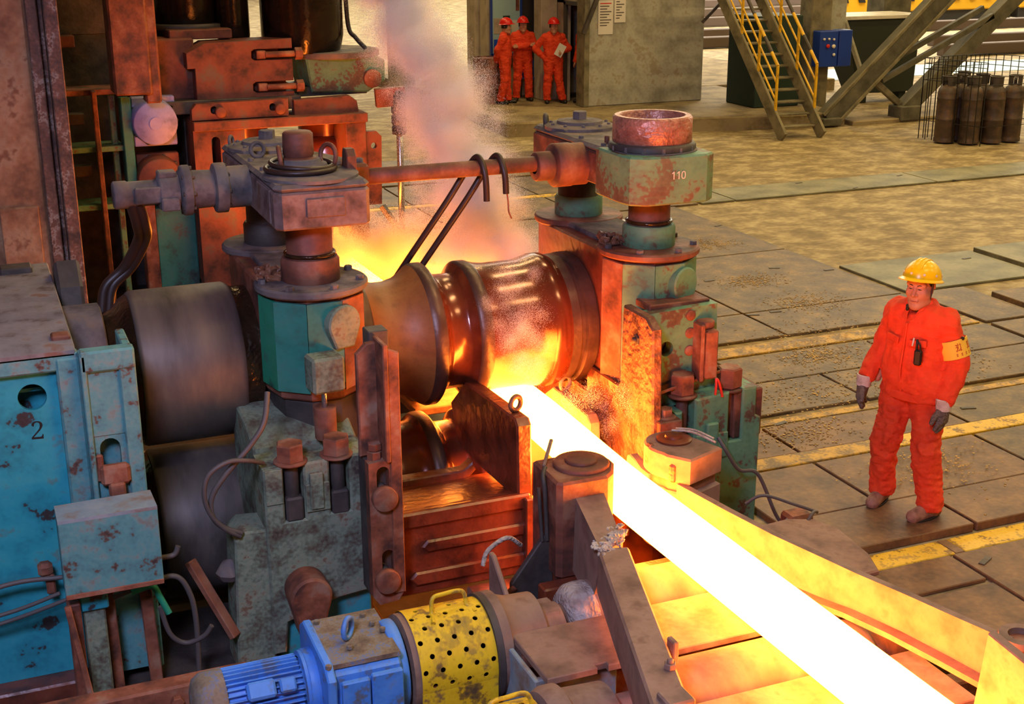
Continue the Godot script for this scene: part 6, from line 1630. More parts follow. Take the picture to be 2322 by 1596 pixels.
# ---------------------------------------------------------------- people
class Field:
	var o: Vector3
	var c: float
	var n: Vector3i
	var d := PackedFloat32Array()

	func _init(lo: Vector3, hi: Vector3, cell: float) -> void:
		o = lo
		c = cell
		n = Vector3i(((hi - lo) / cell).ceil()) + Vector3i.ONE
		d.resize(n.x * n.y * n.z)
		d.fill(0.2)

	# tapered capsule joined smoothly; FLAT thins it along a direction (1 = round)
	func bone(a: Vector3, b: Vector3, ra: float, rb: float, k := 0.03, flat := Vector3(), thin := 1.0) -> Field:
		var reach := maxf(ra, rb) * 1.2 + k + 0.03
		var lo := Vector3i((a.min(b) - Vector3.ONE * reach - o) / c).clamp(Vector3i(), n - Vector3i.ONE)
		var hi := Vector3i((a.max(b) + Vector3.ONE * reach - o) / c).clamp(Vector3i(), n - Vector3i.ONE)
		var ab := b - a
		var l2 := maxf(ab.length_squared(), 1e-8)
		for z in range(lo.z, hi.z + 1):
			for y in range(lo.y, hi.y + 1):
				var i := (z * n.y + y) * n.x + lo.x
				for x in range(lo.x, hi.x + 1):
					var p := o + Vector3(x, y, z) * c - a
					if thin != 1.0:
						p += flat * (p.dot(flat) * (thin - 1.0))
					var t := clampf(p.dot(ab) / l2, 0.0, 1.0)
					var e := (p - ab * t).length() - lerpf(ra, rb, t)
					var q := d[i]
					var h := maxf(k - absf(q - e), 0.0) / k
					d[i] = minf(q, e) - h * h * k * 0.25
					i += 1
		return self

	# ellipsoid; SIGN -1 cuts it away
	func ball(p0: Vector3, r: Vector3, k := 0.02, cutting := false) -> Field:
		var reach := r + Vector3.ONE * (k + 0.03)
		var lo := Vector3i((p0 - reach - o) / c).clamp(Vector3i(), n - Vector3i.ONE)
		var hi := Vector3i((p0 + reach - o) / c).clamp(Vector3i(), n - Vector3i.ONE)
		var m := minf(r.x, minf(r.y, r.z))
		for z in range(lo.z, hi.z + 1):
			for y in range(lo.y, hi.y + 1):
				var i := (z * n.y + y) * n.x + lo.x
				for x in range(lo.x, hi.x + 1):
					var p := (o + Vector3(x, y, z) * c - p0)
					var pr := (p / r)
					var l := pr.length()
					var e := (l - 1.0) * (m if l < 1.0 else p.length() / maxf(l, 1e-5))
					var q := d[i]
					if cutting:
						e = -e
						var h := maxf(k - absf(q - e), 0.0) / k
						d[i] = maxf(q, e) + h * h * k * 0.25
					else:
						var h := maxf(k - absf(q - e), 0.0) / k
						d[i] = minf(q, e) - h * h * k * 0.25
					i += 1
		return self

	# folds: waves added to the surface
	func folds(amount: float, f: FastNoiseLite, squeeze: Vector3) -> Field:
		var i := 0
		for z in n.z:
			for y in n.y:
				for x in n.x:
					if absf(d[i]) < 0.06:
						var p := (o + Vector3(x, y, z) * c) * squeeze
						d[i] += amount * f.get_noise_3dv(p)
					i += 1
		return self

	func below(y0: float) -> Field:
		var i := 0
		for z in n.z:
			for y in n.y:
				for x in n.x:
					d[i] = maxf(d[i], y0 - (o.y + y * c))
					i += 1
		return self

	func above(y0: float) -> Field:
		var i := 0
		for z in n.z:
			for y in n.y:
				for x in n.x:
					d[i] = maxf(d[i], (o.y + y * c) - y0)
					i += 1
		return self

	# surface nets
	func mesh(into: MB) -> MB:
		var idx := PackedInt32Array()
		idx.resize(d.size())
		idx.fill(-1)
		var pts := PackedVector3Array()
		var nrm := PackedVector3Array()
		var sx := 1
		var sy := n.x
		var sz := n.x * n.y
		var off := [0, sx, sy, sx + sy, sz, sx + sz, sy + sz, sx + sy + sz]
		var cor := [Vector3(0, 0, 0), Vector3(1, 0, 0), Vector3(0, 1, 0), Vector3(1, 1, 0), Vector3(0, 0, 1), Vector3(1, 0, 1), Vector3(0, 1, 1), Vector3(1, 1, 1)]
		var edges := [[0, 1], [2, 3], [4, 5], [6, 7], [0, 2], [1, 3], [4, 6], [5, 7], [0, 4], [1, 5], [2, 6], [3, 7]]
		for z in n.z - 1:
			for y in n.y - 1:
				var i := (z * n.y + y) * n.x
				for x in n.x - 1:
					var a := d[i]
					if absf(a) < c * 2.5:
						var mask := 0
						var vals := [0.0, 0.0, 0.0, 0.0, 0.0, 0.0, 0.0, 0.0]
						for k in 8:
							var w: float = d[i + off[k]]
							vals[k] = w
							if w < 0.0:
								mask |= 1 << k
						if mask != 0 and mask != 255:
							var s := Vector3()
							var cnt := 0
							for e in edges:
								var u: float = vals[e[0]]
								var v: float = vals[e[1]]
								if (u < 0.0) != (v < 0.0):
									s += cor[e[0]].lerp(cor[e[1]], u / (u - v))
									cnt += 1
							idx[i] = pts.size()
							pts.append(o + (Vector3(x, y, z) + s / cnt) * c)
							nrm.append(Vector3(vals[1] + vals[3] + vals[5] + vals[7] - vals[0] - vals[2] - vals[4] - vals[6], vals[2] + vals[3] + vals[6] + vals[7] - vals[0] - vals[1] - vals[4] - vals[5], vals[4] + vals[5] + vals[6] + vals[7] - vals[0] - vals[1] - vals[2] - vals[3]).normalized())
					i += 1
		for z in range(1, n.z - 1):
			for y in range(1, n.y - 1):
				var i := (z * n.y + y) * n.x + 1
				for x in range(1, n.x - 1):
					if idx[i] >= 0:
						for ax in 3:
							var st: int = [sx, sy, sz][ax]
							var s1: int = [sy, sz, sx][ax]
							var s2: int = [sz, sx, sy][ax]
							if (d[i] < 0.0) != (d[i + st] < 0.0):
								var q := [idx[i], idx[i - s1], idx[i - s1 - s2], idx[i - s2]]
								if q[0] >= 0 and q[1] >= 0 and q[2] >= 0 and q[3] >= 0:
									into.squad(pts[q[0]], pts[q[1]], pts[q[2]], pts[q[3]], nrm[q[0]], nrm[q[1]], nrm[q[2]], nrm[q[3]])
					i += 1
		return into


func lpart(called: String, m: MB, material: Material, parent: Node, label := "") -> MeshInstance3D:
	var o := MeshInstance3D.new()
	o.name = called
	o.mesh = m.mesh()
	o.material_override = material
	parent.add_child(o, true)
	if label != "":
		o.set_meta("label", label)
	return o


var fold_noise := FastNoiseLite.new()


# head with a face, in the person's axes: x to the person's left, y up, z forward; C is the middle of the skull
func head(c: Vector3, cell: float) -> Field:
	var f := Field.new(c + V(-0.13, -0.27, -0.14), c + V(0.13, 0.15, 0.16), cell)
	f.ball(c + V(0, 0.03, -0.01), V(0.078, 0.10, 0.098), 0.02)
	f.ball(c + V(0, -0.045, 0.02), V(0.07, 0.085, 0.08), 0.03)
	f.bone(c + V(0.045, -0.095, 0.015), c + V(0.018, -0.118, 0.072), 0.03, 0.024, 0.03)
	f.bone(c + V(-0.045, -0.095, 0.015), c + V(-0.018, -0.118, 0.072), 0.03, 0.024, 0.03)
	f.ball(c + V(0, -0.118, 0.078), V(0.024, 0.02, 0.02), 0.02)
	f.bone(c + V(0.048, -0.03, 0.06), c + V(0.056, -0.045, 0.04), 0.024, 0.022, 0.025)
	f.bone(c + V(-0.048, -0.03, 0.06), c + V(-0.056, -0.045, 0.04), 0.024, 0.022, 0.025)
	f.bone(c + V(0.05, 0.03, 0.072), c + V(-0.05, 0.03, 0.072), 0.016, 0.016, 0.02)
	f.ball(c + V(0.031, 0.006, 0.098), V(0.021, 0.012, 0.014), 0.012, true)
	f.ball(c + V(-0.031, 0.006, 0.098), V(0.021, 0.012, 0.014), 0.012, true)
	f.ball(c + V(0.031, 0.005, 0.078), V(0.015, 0.012, 0.012), 0.006)
	f.ball(c + V(-0.031, 0.005, 0.078), V(0.015, 0.012, 0.012), 0.006)
	f.bone(c + V(0, 0.012, 0.09), c + V(0, -0.034, 0.112), 0.009, 0.0125, 0.012)
	f.bone(c + V(0.014, -0.038, 0.098), c + V(-0.014, -0.038, 0.098), 0.009, 0.009, 0.008)
	f.bone(c + V(0.02, -0.073, 0.092), c + V(-0.02, -0.073, 0.092), 0.007, 0.007, 0.006)
	f.bone(c + V(0.016, -0.085, 0.092), c + V(-0.016, -0.085, 0.092), 0.0075, 0.0075, 0.006)
	for s in [-1.0, 1.0]:
		f.bone(c + V(0.078 * s, 0.015, -0.005), c + V(0.076 * s, -0.035, 0.0), 0.012, 0.01, 0.006, V(s, 0, 0.4).normalized(), 1.6)
		f.bone(c + V(0.084 * s, 0.02, -0.014), c + V(0.084 * s, -0.005, -0.02), 0.009, 0.009, 0.006)
	f.bone(c + V(0, -0.06, -0.03), c + V(0, -0.24, -0.03), 0.056, 0.062, 0.03)
	return f


func helmet(t: Node3D, c: Vector3, shell: Material, tilt: float, yaw: float, studs: bool) -> void:
	var m := mb()
	var prof := []
	for i in 13:
		var a := PI / 2 * i / 12.0
		prof.append(Vector2(cos(a) * 0.122, sin(a) * 0.128))
	m.lathe(prof, Vector3(), Vector3.UP, 40)
	# brim
	var k := 48
	for i in k:
		var a := TAU * i / k
		var b := TAU * (i + 1) / k
		var ra := 0.122 + 0.014 + 0.032 * pow(maxf(0.0, sin(a)), 2.0)
		var rb := 0.122 + 0.014 + 0.032 * pow(maxf(0.0, sin(b)), 2.0)
		var pa := V(cos(a), 0, sin(a))
		var pb := V(cos(b), 0, sin(b))
		m.quad(pa * 0.12 + V(0, 0.006, 0), pb * 0.12 + V(0, 0.006, 0), pb * rb + V(0, -0.006, 0), pa * ra + V(0, -0.006, 0), Vector3.UP)
		m.quad(pa * 0.12 + V(0, -0.004, 0), pb * 0.12 + V(0, -0.004, 0), pb * rb + V(0, -0.012, 0), pa * ra + V(0, -0.012, 0), Vector3.DOWN)
		m.quad(pa * ra + V(0, -0.006, 0), pb * rb + V(0, -0.006, 0), pb * rb + V(0, -0.012, 0), pa * ra + V(0, -0.012, 0), pa)
	# low ridges along the crown
	for x in [-0.028, 0.0, 0.028]:
		var pts := []
		for i in 9:
			var a := PI * (0.18 + 0.64 * i / 8.0)
			pts.append(V(x, sin(a) * 0.129 - absf(x) * 0.12, cos(a) * 0.118))
		m.tube(path(pts, 3), 0.007, 6)
	var o := lpart("helmet", m, shell, t)
	var bs := Basis(Vector3.UP, yaw) * Basis(Vector3.RIGHT, tilt) * Basis.from_scale(V(1.0, 1.0, 1.16))
	o.transform = Transform3D(bs, c)
	if studs:
		for i in 9:
			var a := TAU * (i + 0.5) / 9.0
			var d := V(cos(a) * 0.119, 0.034, sin(a) * 0.119)
			var s := lpart("stud", mb().lathe([Vector2(0.009, 0), Vector2(0.008, 0.003), Vector2(0, 0.005)], d, V(d.x, 0.02, d.z), 12), M.white, o)


func glove(t: Node3D, wrist: Vector3, bs: Basis, mirror: float) -> void:
	# bs: columns palm-side across, along the fingers, back of the hand
	var P := func(x: float, y: float, z: float) -> Vector3: return wrist + bs * V(x * mirror, y, z)
	var lo := wrist
	var hi := wrist
	for q in [[-0.09, -0.03, -0.07], [0.09, 0.24, 0.07], [-0.09, 0.24, 0.07], [0.09, -0.03, -0.07], [-0.09, 0.24, -0.07], [0.09, 0.24, -0.07], [0.09, -0.03, 0.07], [-0.09, -0.03, 0.07]]:
		var p: Vector3 = P.call(q[0], q[1], q[2])
		lo = lo.min(p)
		hi = hi.max(p)
	var f := Field.new(lo, hi, 0.0055)
	f.bone(P.call(-0.012, 0.03, 0), P.call(-0.02, 0.105, 0), 0.036, 0.03, 0.03)
	f.bone(P.call(0.012, 0.03, 0), P.call(0.024, 0.105, 0), 0.036, 0.03, 0.03)
	var fx := [-0.042, -0.014, 0.014, 0.041]
	var ln := [0.155, 0.18, 0.185, 0.165]
	for i in 4:
		var a: Vector3 = P.call(fx[i] * 0.85, 0.1, 0.004)
		var k: Vector3 = P.call(fx[i], ln[i] - 0.035, -0.004)
		var e: Vector3 = P.call(fx[i] * 0.96, ln[i], -0.024)
		f.bone(a, k, 0.0175, 0.0165, 0.006)
		f.bone(k, e, 0.0165, 0.0145, 0.006)
	f.bone(P.call(0.035, 0.045, -0.01), P.call(0.068, 0.08, -0.022), 0.022, 0.0185, 0.012)
	f.bone(P.call(0.068, 0.08, -0.022), P.call(0.078, 0.115, -0.03), 0.0185, 0.016, 0.006)
	lpart("glove", f.mesh(mb()), M.glove_grey, t, "grey patterned work glove")
	lpart("glove_cuff", mb().lathe([Vector2(0.040, 0.0), Vector2(0.048, 0.002), Vector2(0.056, 0.075), Vector2(0.05, 0.08), Vector2(0.045, 0.078)], wrist + bs * V(0, 0.035, 0), bs * V(0, -1, 0), 28), M.cuff_white, t, "pale glove cuff")


func people() -> void:
	fold_noise.seed = 5
	fold_noise.frequency = 1.0
	fold_noise.fractal_octaves = 2
	watcher()
	# the group by the booth
	var spec := [
		{"at": V(10.73, 0.25, -26.29), "f": V(0.85, 0, 0.53), "label": "worker in orange overalls and red helmet seen from the side, hands behind his back", "pose": "back"},
		{"at": V(11.28, 0.25, -26.62), "f": V(-0.25, 0, 0.97), "label": "worker in orange overalls and red helmet with folded arms", "pose": "folded"},
		{"at": V(11.72, 0.25, -26.0), "f": V(-0.2, 0, 0.98), "label": "worker in orange overalls and red helmet, one hand on his hip, holding a white paper", "pose": "hip"},
		{"at": V(12.36, 0.25, -25.72), "f": V(-0.9, 0, 0.4), "label": "worker in orange overalls standing in the dark doorway, mostly hidden by the booth corner", "pose": "stand"},
	]
	for s in spec:
		far_worker(s)


func watcher() -> void:
	var fw := V(-0.956, 0, 0.294)
	var t := thing("person", "worker in orange suit, yellow helmet and armband standing on the floor plates", "person", V(5.68, 0.03, -6.67))
	t.rotation.y = atan2(fw.x, fw.z)
	# the feet: right one ahead to the front, left one turned out
	var hc := V(0.0, 1.60, 0.035)
	var turn := Basis(Vector3.UP, 0.12)
	# body under the clothes, one surface from head to ankles
	var hf := head(Vector3(), 0.0045)
	var hm := hf.mesh(mb())
	var skin := mb()
	skin.join(hm, Transform3D(Basis(Vector3.UP, 0.18) * Basis(Vector3.RIGHT, 0.06), hc))
	var bf := Field.new(V(-0.36, 0.05, -0.2), V(0.36, 1.5, 0.22), 0.022)
	bf.bone(V(0, 1.42, 0.0), V(0, 1.35, 0), 0.06, 0.09, 0.05).bone(V(0.1, 1.3, -0.01), V(-0.1, 1.3, -0.01), 0.085, 0.085, 0.04).bone(V(0, 1.3, -0.01), V(0, 1.0, 0), 0.09, 0.09, 0.05)
	for s in [-1.0, 1.0]:
		bf.bone(V(0.16 * s, 1.38, 0), V(0.24 * s, 1.12, -0.02), 0.05, 0.04, 0.04).bone(V(0.24 * s, 1.12, -0.02), V(0.26 * s, 0.9, 0.05), 0.04, 0.03, 0.03)
		bf.bone(V(0.09 * s, 0.95, 0), V(0.14 * s, 0.5, 0.01), 0.08, 0.055, 0.05).bone(V(0.14 * s, 0.5, 0.01), V(0.18 * s, 0.1, 0), 0.055, 0.04, 0.03)
	bf.mesh(skin)
	var body := lpart("body", skin, M.skin, t)
	# face details
	var he := Transform3D(Basis(Vector3.UP, 0.18) * Basis(Vector3.RIGHT, 0.06), hc)
	for s in [-1.0, 1.0]:
		lpart("eye", mb().tube(PackedVector3Array([he * V(0.019 * s, 0.002, 0.0905), he * V(0.031 * s, 0.004, 0.0925), he * V(0.042 * s, 0.001, 0.087)]), 0.0021, 6).box(he * V(0.031 * s, 0.0015, 0.0915), V(0.008, 0.005, 0.003), 0.002), M.hair, t, "narrow dark eye")
		lpart("eyebrow", mb().tube(path([he * V(0.016 * s, 0.024, 0.094), he * V(0.032 * s, 0.03, 0.0925), he * V(0.052 * s, 0.025, 0.08)], 3), 0.0026, 6), M.hair, t)
	lpart("mouth", mb().tube(path([he * V(0.026, -0.0795, 0.092), he * V(0.01, -0.079, 0.1), he * V(-0.01, -0.079, 0.1), he * V(-0.026, -0.0795, 0.092)], 4), 0.0034, 6), M.lip, t)
	var hair := Field.new(V(-0.12, -0.06, -0.14), V(0.12, 0.16, 0.08), 0.008)
	hair.ball(V(0, 0.035, -0.018), V(0.083, 0.106, 0.1), 0.01)
	hair.ball(V(0, -0.06, 0.11), V(0.2, 0.12, 0.112), 0.01, true)
	var hm2 := mb()
	hm2.join(hair.mesh(mb()), he)
	lpart("hair", hm2, M.hair, t)
	helmet(t, hc + V(0, 0.05, -0.004), M.helmet_yellow, -0.17, 0.18, true)
	lpart("chin_strap", mb().tube(path([he * V(0.085, 0.03, 0.01), he * V(0.078, -0.04, 0.012), he * V(0.06, -0.115, 0.022), he * V(0.02, -0.152, 0.05), he * V(-0.02, -0.152, 0.05), he * V(-0.06, -0.115, 0.022), he * V(-0.078, -0.04, 0.012), he * V(-0.085, 0.03, 0.01)], 5), 0.0062, 6), M.strap, t)
	lpart("strap_end", mb().box(he * V(-0.05, -0.135, 0.075), V(0.02, 0.045, 0.02), 0.006), M.black, t)
	# jacket
	var j := Field.new(V(-0.4, 0.78, -0.26), V(0.4, 1.54, 0.28), 0.0125)
	j.bone(V(0.10, 1.36, 0.0), V(0.09, 0.98, 0.01), 0.125, 0.13, 0.06).bone(V(-0.10, 1.36, 0.0), V(-0.09, 0.98, 0.01), 0.125, 0.13, 0.06)
	j.bone(V(0, 1.3, 0.045), V(0, 1.0, 0.055), 0.11, 0.125, 0.06)
	j.bone(V(0.09, 0.97, 0.01), V(-0.09, 0.97, 0.01), 0.135, 0.135, 0.05).bone(V(0.1, 0.88, 0.012), V(-0.1, 0.88, 0.012), 0.128, 0.128, 0.03)
	j.bone(V(0.075, 1.41, -0.01), V(0.19, 1.385, -0.005), 0.065, 0.075, 0.05).bone(V(-0.075, 1.41, -0.01), V(-0.19, 1.385, -0.005), 0.065, 0.075, 0.05)
	j.bone(V(0.05, 1.455, -0.03), V(-0.05, 1.455, -0.03), 0.055, 0.055, 0.03)
	var lel := V(0.285, 1.13, -0.03)
	var lwr := V(0.275, 0.905, 0.055)
	var rel := V(-0.265, 1.13, -0.01)
	var rwr := V(-0.30, 0.93, 0.11)
	j.bone(V(0.2, 1.38, -0.005), lel, 0.082, 0.072, 0.03).bone(lel, lwr, 0.072, 0.058, 0.03)
	j.bone(V(-0.2, 1.38, -0.005), rel, 0.08, 0.07, 0.03).bone(rel, rwr, 0.07, 0.056, 0.03)
	j.ball(V(0, 1.50, 0.075), V(0.035, 0.07, 0.07), 0.01, true)
	j.folds(0.02, fold_noise, V(7, 4, 7)).folds(0.008, fold_noise, V(14, 22, 14)).above(1.515).below(0.835)
	var ja := lpart("jacket", j.mesh(mb()), M.coverall, t)
	# collar wings, pocket flaps, front flap, waistband
	for s in [-1.0, 1.0]:
		lpart("collar", mb().hull8([V(0.012 * s, 1.38, 0.148), V(0.1 * s, 1.395, 0.098), V(0.105 * s, 1.41, 0.09), V(0.02 * s, 1.39, 0.14), V(0.048 * s, 1.47, 0.07), V(0.085 * s, 1.5, 0.012), V(0.075 * s, 1.515, 0.005), V(0.042 * s, 1.485, 0.06)]), M.coverall, ja)
		lpart("pocket_flap", mb().box(V(0.095 * s, 1.25, 0.158), V(0.115, 0.045, 0.012), 0.005, Basis(Vector3.UP, 0.3 * s) * Basis(Vector3.BACK, 0.08 * s)), M.coverall, ja)
	lpart("front_flap", mb().tube(path([V(0.0, 1.37, 0.155), V(0.002, 1.22, 0.172), V(0.0, 1.05, 0.186), V(-0.002, 0.9, 0.152)], 5), 0.008, 6), M.coverall, ja)
	lpart("waist_band", mb().lathe([Vector2(0.215, 0.835), Vector2(0.232, 0.84), Vector2(0.234, 0.885), Vector2(0.222, 0.895)], Vector3(), Vector3.UP, 48), M.coverall, ja).transform = Transform3D(Basis.from_scale(V(1.0, 1.0, 0.62)), V(0, 0, 0.012))
	# trousers
	var p := Field.new(V(-0.36, 0.03, -0.24), V(0.36, 1.0, 0.26), 0.0125)
	var lk := V(0.15, 0.5, 0.02)
	var la := V(0.19, 0.09, -0.02)
	var rk := V(-0.14, 0.5, 0.06)
	var ra := V(-0.185, 0.1, 0.0)
	p.bone(V(0.085, 0.93, 0.0), V(-0.085, 0.93, 0.0), 0.118, 0.118, 0.04)
	p.bone(V(0.095, 0.88, 0.0), lk, 0.118, 0.093, 0.03).bone(lk, la, 0.093, 0.088, 0.03)
	p.bone(V(-0.095, 0.88, 0.0), rk, 0.118, 0.093, 0.03).bone(rk, ra, 0.093, 0.088, 0.03)
	p.folds(0.02, fold_noise, V(8, 4, 8)).folds(0.014, fold_noise, V(12, 20, 12)).below(0.065)
	lpart("trousers", p.mesh(mb()), M.coverall, t)
	# boots
	for s in [[V(0.19, 0, -0.02), -0.15], [V(-0.185, 0, 0.0), 0.25]]:
		var b := Field.new(V(-0.09, -0.01, -0.13), V(0.09, 0.16, 0.24), 0.008)
		b.bone(V(0, 0.04, -0.06), V(0, 0.036, 0.15), 0.045, 0.046, 0.02).bone(V(0, 0.05, -0.04), V(0, 0.13, -0.04), 0.05, 0.05, 0.02).bone(V(0, 0.075, 0.02), V(0, 0.04, 0.14), 0.045, 0.04, 0.02)
		b.below(0.0)
		var o := lpart("boot", b.mesh(mb()), M.boot, t)
		o.transform = Transform3D(Basis(Vector3.UP, s[1]), s[0])
		lpart("sole", mb().prism(circle(Vector2(0, 0.045), 0.056, 24, 2.55), PY, Vector3(), 0.0, 0.018, 0.004), M.hair, o)
	# gloves
	glove(t, lwr + V(-0.002, -0.05, 0.012), Basis(V(0.05, 0.05, 1).normalized(), V(0.02, -1, 0.05).normalized(), V(1, 0, -0.05).normalized()), 1.0)
	glove(t, rwr + V(-0.008, -0.045, 0.02), Basis(V(0.3, 0, 0.95).normalized(), V(-0.05, -1, 0.12).normalized(), V(-0.95, 0, 0.3).normalized()), 1.0)
	# armband with red lettering, and the radio hung from the chest pocket
	var am := V(0.2, 1.38, -0.005).lerp(lel, 0.62)
	var ad := (lel - V(0.2, 1.38, -0.005)).normalized()
	var band := lpart("armband", mb().lathe([Vector2(0.09, -0.062), Vector2(0.0935, -0.06), Vector2(0.092, 0.06), Vector2(0.088, 0.062)], am, ad, 36), M.band_yellow, t, "yellow armband with red characters")
	var au := ad
	var asd := V(1, 0, 0.15)
	asd = (asd - au * asd.dot(au)).normalized()
	var aw := au.cross(asd)
	# strokes of two large characters and a small lower row
	var S := func(a: float, h0: float, h1: float, da: float, w: float) -> void:
		var m := mb()
		var p0 := PackedVector3Array()
		for i in 4:
			var g := i / 3.0
			var ang := a + da * g
			p0.append(am + au * lerpf(h0, h1, g) + (asd * cos(ang) + aw * sin(ang)) * 0.0925)
		m.tube(p0, w, 5)
		lpart("printed_stroke", m, M.band_red, band)
	for base in [-0.62, 0.28]:
		for q in [[0.0, -0.03, -0.03, 0.42, 0.0022], [0.06, -0.04, 0.012, 0.0, 0.0022], [0.22, -0.042, -0.006, 0.03, 0.0022], [0.2, -0.018, -0.016, 0.22, 0.002], [0.34, -0.036, 0.0, -0.06, 0.002], [0.0, 0.006, 0.005, 0.44, 0.0024], [0.3, -0.008, 0.014, 0.08, 0.002], [0.02, -0.01, 0.004, 0.18, 0.0018]]:
			S.call(base + q[0], q[1], q[2], q[3], q[4])
	for i in 5:
		var b0 := -0.75 + i * 0.34
		S.call(b0, 0.03, 0.031, 0.14, 0.0016)
		S.call(b0 + 0.07, 0.024, 0.044, 0.0, 0.0015)
		S.call(b0 + 0.01, 0.041, 0.04, 0.13, 0.0015)
	lpart("armband_clip", mb().box(am - au * 0.062 + asd * 0.092, V(0.02, 0.022, 0.02), 0.004), M.black, band)
	var rd := lpart("radio", mb().box(V(0.115, 1.165, 0.172), V(0.05, 0.105, 0.03), 0.01, Basis(Vector3.UP, 0.3)), M.black, t, "black hand radio")
	lpart("antenna", mb().cyl(V(0.1, 1.2, 0.172), V(0.098, 1.285, 0.17), 0.008, 10), M.black, rd)
	lpart("radio_clip", mb().tube(path([V(0.128, 1.21, 0.17), V(0.124, 1.255, 0.176), V(0.108, 1.268, 0.178)], 4), 0.006, 6), M.black, rd)
	lpart("pen", mb().cyl(V(0.072, 1.235, 0.182), V(0.074, 1.29, 0.172), 0.006, 8), M.white, t)


func far_worker(s: Dictionary) -> void:
	var t := thing("person", s.label, "person", s.at)
	t.rotation.y = atan2(s.f.x, s.f.z)
	var hc := V(0.0, 1.60, 0.03)
	var skin := mb()
	skin.join(head(Vector3(), 0.011).mesh(mb()), Transform3D(Basis(Vector3.UP, s.get("look", 0.0)), hc))
	var el := [V(0.25, 1.12, -0.04), V(-0.25, 1.12, -0.04)]
	var wr := [V(0.24, 0.88, 0.06), V(-0.24, 0.88, 0.06)]
	var kn := [V(0.12, 0.5, 0.02), V(-0.12, 0.5, 0.02)]
	var an := [V(0.14, 0.08, 0.0), V(-0.14, 0.08, 0.0)]
	match s.pose:
		"back":
			el = [V(0.22, 1.13, -0.12), V(-0.22, 1.13, -0.12)]
			wr = [V(0.06, 0.92, -0.17), V(-0.06, 0.9, -0.17)]
			an = [V(0.1, 0.08, 0.05), V(-0.1, 0.08, -0.08)]
		"folded":
			el = [V(0.27, 1.13, 0.08), V(-0.27, 1.13, 0.08)]
			wr = [V(-0.1, 1.16, 0.2), V(0.1, 1.2, 0.2)]
		"hip":
			el = [V(0.33, 1.14, -0.02), V(-0.37, 1.14, -0.08)]
			wr = [V(0.16, 1.08, 0.17), V(-0.2, 0.95, 0.02)]
			an = [V(0.2, 0.08, 0.04), V(-0.13, 0.08, 0.0)]
	var f := Field.new(V(-0.5, 0.03, -0.3), V(0.5, 1.54, 0.32), 0.021)
	f.bone(V(0.09, 1.34, 0.0), V(0.08, 0.98, 0.01), 0.122, 0.125, 0.06).bone(V(-0.09, 1.34, 0.0), V(-0.08, 0.98, 0.01), 0.122, 0.125, 0.06)
	f.bone(V(0.05, 1.45, -0.02), V(-0.05, 1.45, -0.02), 0.055, 0.055, 0.04).bone(V(0.1, 0.91, 0.01), V(-0.1, 0.91, 0.01), 0.115, 0.115, 0.03)
	var bf := Field.new(V(-0.45, 0.05, -0.25), V(0.45, 1.5, 0.3), 0.026)
	bf.bone(V(0, 1.42, 0), V(0, 0.95, 0), 0.06, 0.1, 0.05)
	for i in 2:
		var sg := 1.0 if i == 0 else -1.0
		f.bone(V(0.08 * sg, 1.40, -0.01), V(0.19 * sg, 1.375, -0.005), 0.065, 0.073, 0.05)
		f.bone(V(0.19 * sg, 1.37, 0), el[i], 0.078, 0.068, 0.03).bone(el[i], wr[i], 0.068, 0.055, 0.025)
		f.bone(V(0.09 * sg, 0.88, 0), kn[i], 0.115, 0.09, 0.03).bone(kn[i], an[i], 0.09, 0.085, 0.03)
		bf.bone(V(0.12 * sg, 1.36, 0), el[i], 0.05, 0.04, 0.05).bone(el[i], wr[i], 0.04, 0.03, 0.03)
		bf.bone(V(0.08 * sg, 0.95, 0), kn[i], 0.07, 0.05, 0.05).bone(kn[i], an[i], 0.05, 0.04, 0.03)
		# hand: palm, fingers, thumb
		var dir: Vector3 = (wr[i] - el[i]).normalized()
		var hd := Field.new(wr[i] - Vector3.ONE * 0.2, wr[i] + Vector3.ONE * 0.2, 0.009)
		var side := dir.cross(V(sg, 0.3, 0.2)).normalized()
		hd.bone(wr[i] + dir * 0.02, wr[i] + dir * 0.09, 0.03, 0.036, 0.02, dir.cross(side), 1.5)
		for q in 4:
			var w := (q - 1.5) * 0.02
			hd.bone(wr[i] + dir * 0.09 + side * w, wr[i] + dir * (0.14 + 0.012 * (1.5 - absf(q - 1.5))) + side * w * 1.1, 0.0105, 0.009, 0.004)
		hd.bone(wr[i] + dir * 0.04 + side * 0.03, wr[i] + dir * 0.09 + side * 0.058, 0.013, 0.011, 0.008)
		hd.mesh(skin)
		var b := Field.new(V(-0.09, -0.01, -0.13), V(0.09, 0.16, 0.24), 0.015)
		b.bone(V(0, 0.04, -0.06), V(0, 0.036, 0.15), 0.045, 0.046, 0.02).bone(V(0, 0.05, -0.04), V(0, 0.13, -0.04), 0.05, 0.05, 0.02).below(0.0)
		lpart("boot", b.mesh(mb()), M.rubber, t).transform = Transform3D(Basis(Vector3.UP, 0.2 * sg), V(an[i].x, 0, an[i].z))
	f.folds(0.018, fold_noise, V(8, 6, 8)).folds(0.014, fold_noise, V(14, 20, 14)).above(1.51).below(0.06)
	bf.mesh(skin)
	lpart("body", skin, M.skin, t)
	lpart("overalls", f.mesh(mb()), M.coverall_far, t)
	lpart("hair", mb().lathe([Vector2(0.088, -0.03), Vector2(0.09, 0.03), Vector2(0.086, 0.06)], hc + V(0, 0, -0.012), Vector3.UP, 20, 0.0, PI * 1.1), M.hair, t)
	helmet(t, hc + V(0, 0.06, 0), M.helmet_red, -0.05, s.get("look", 0.0), false)
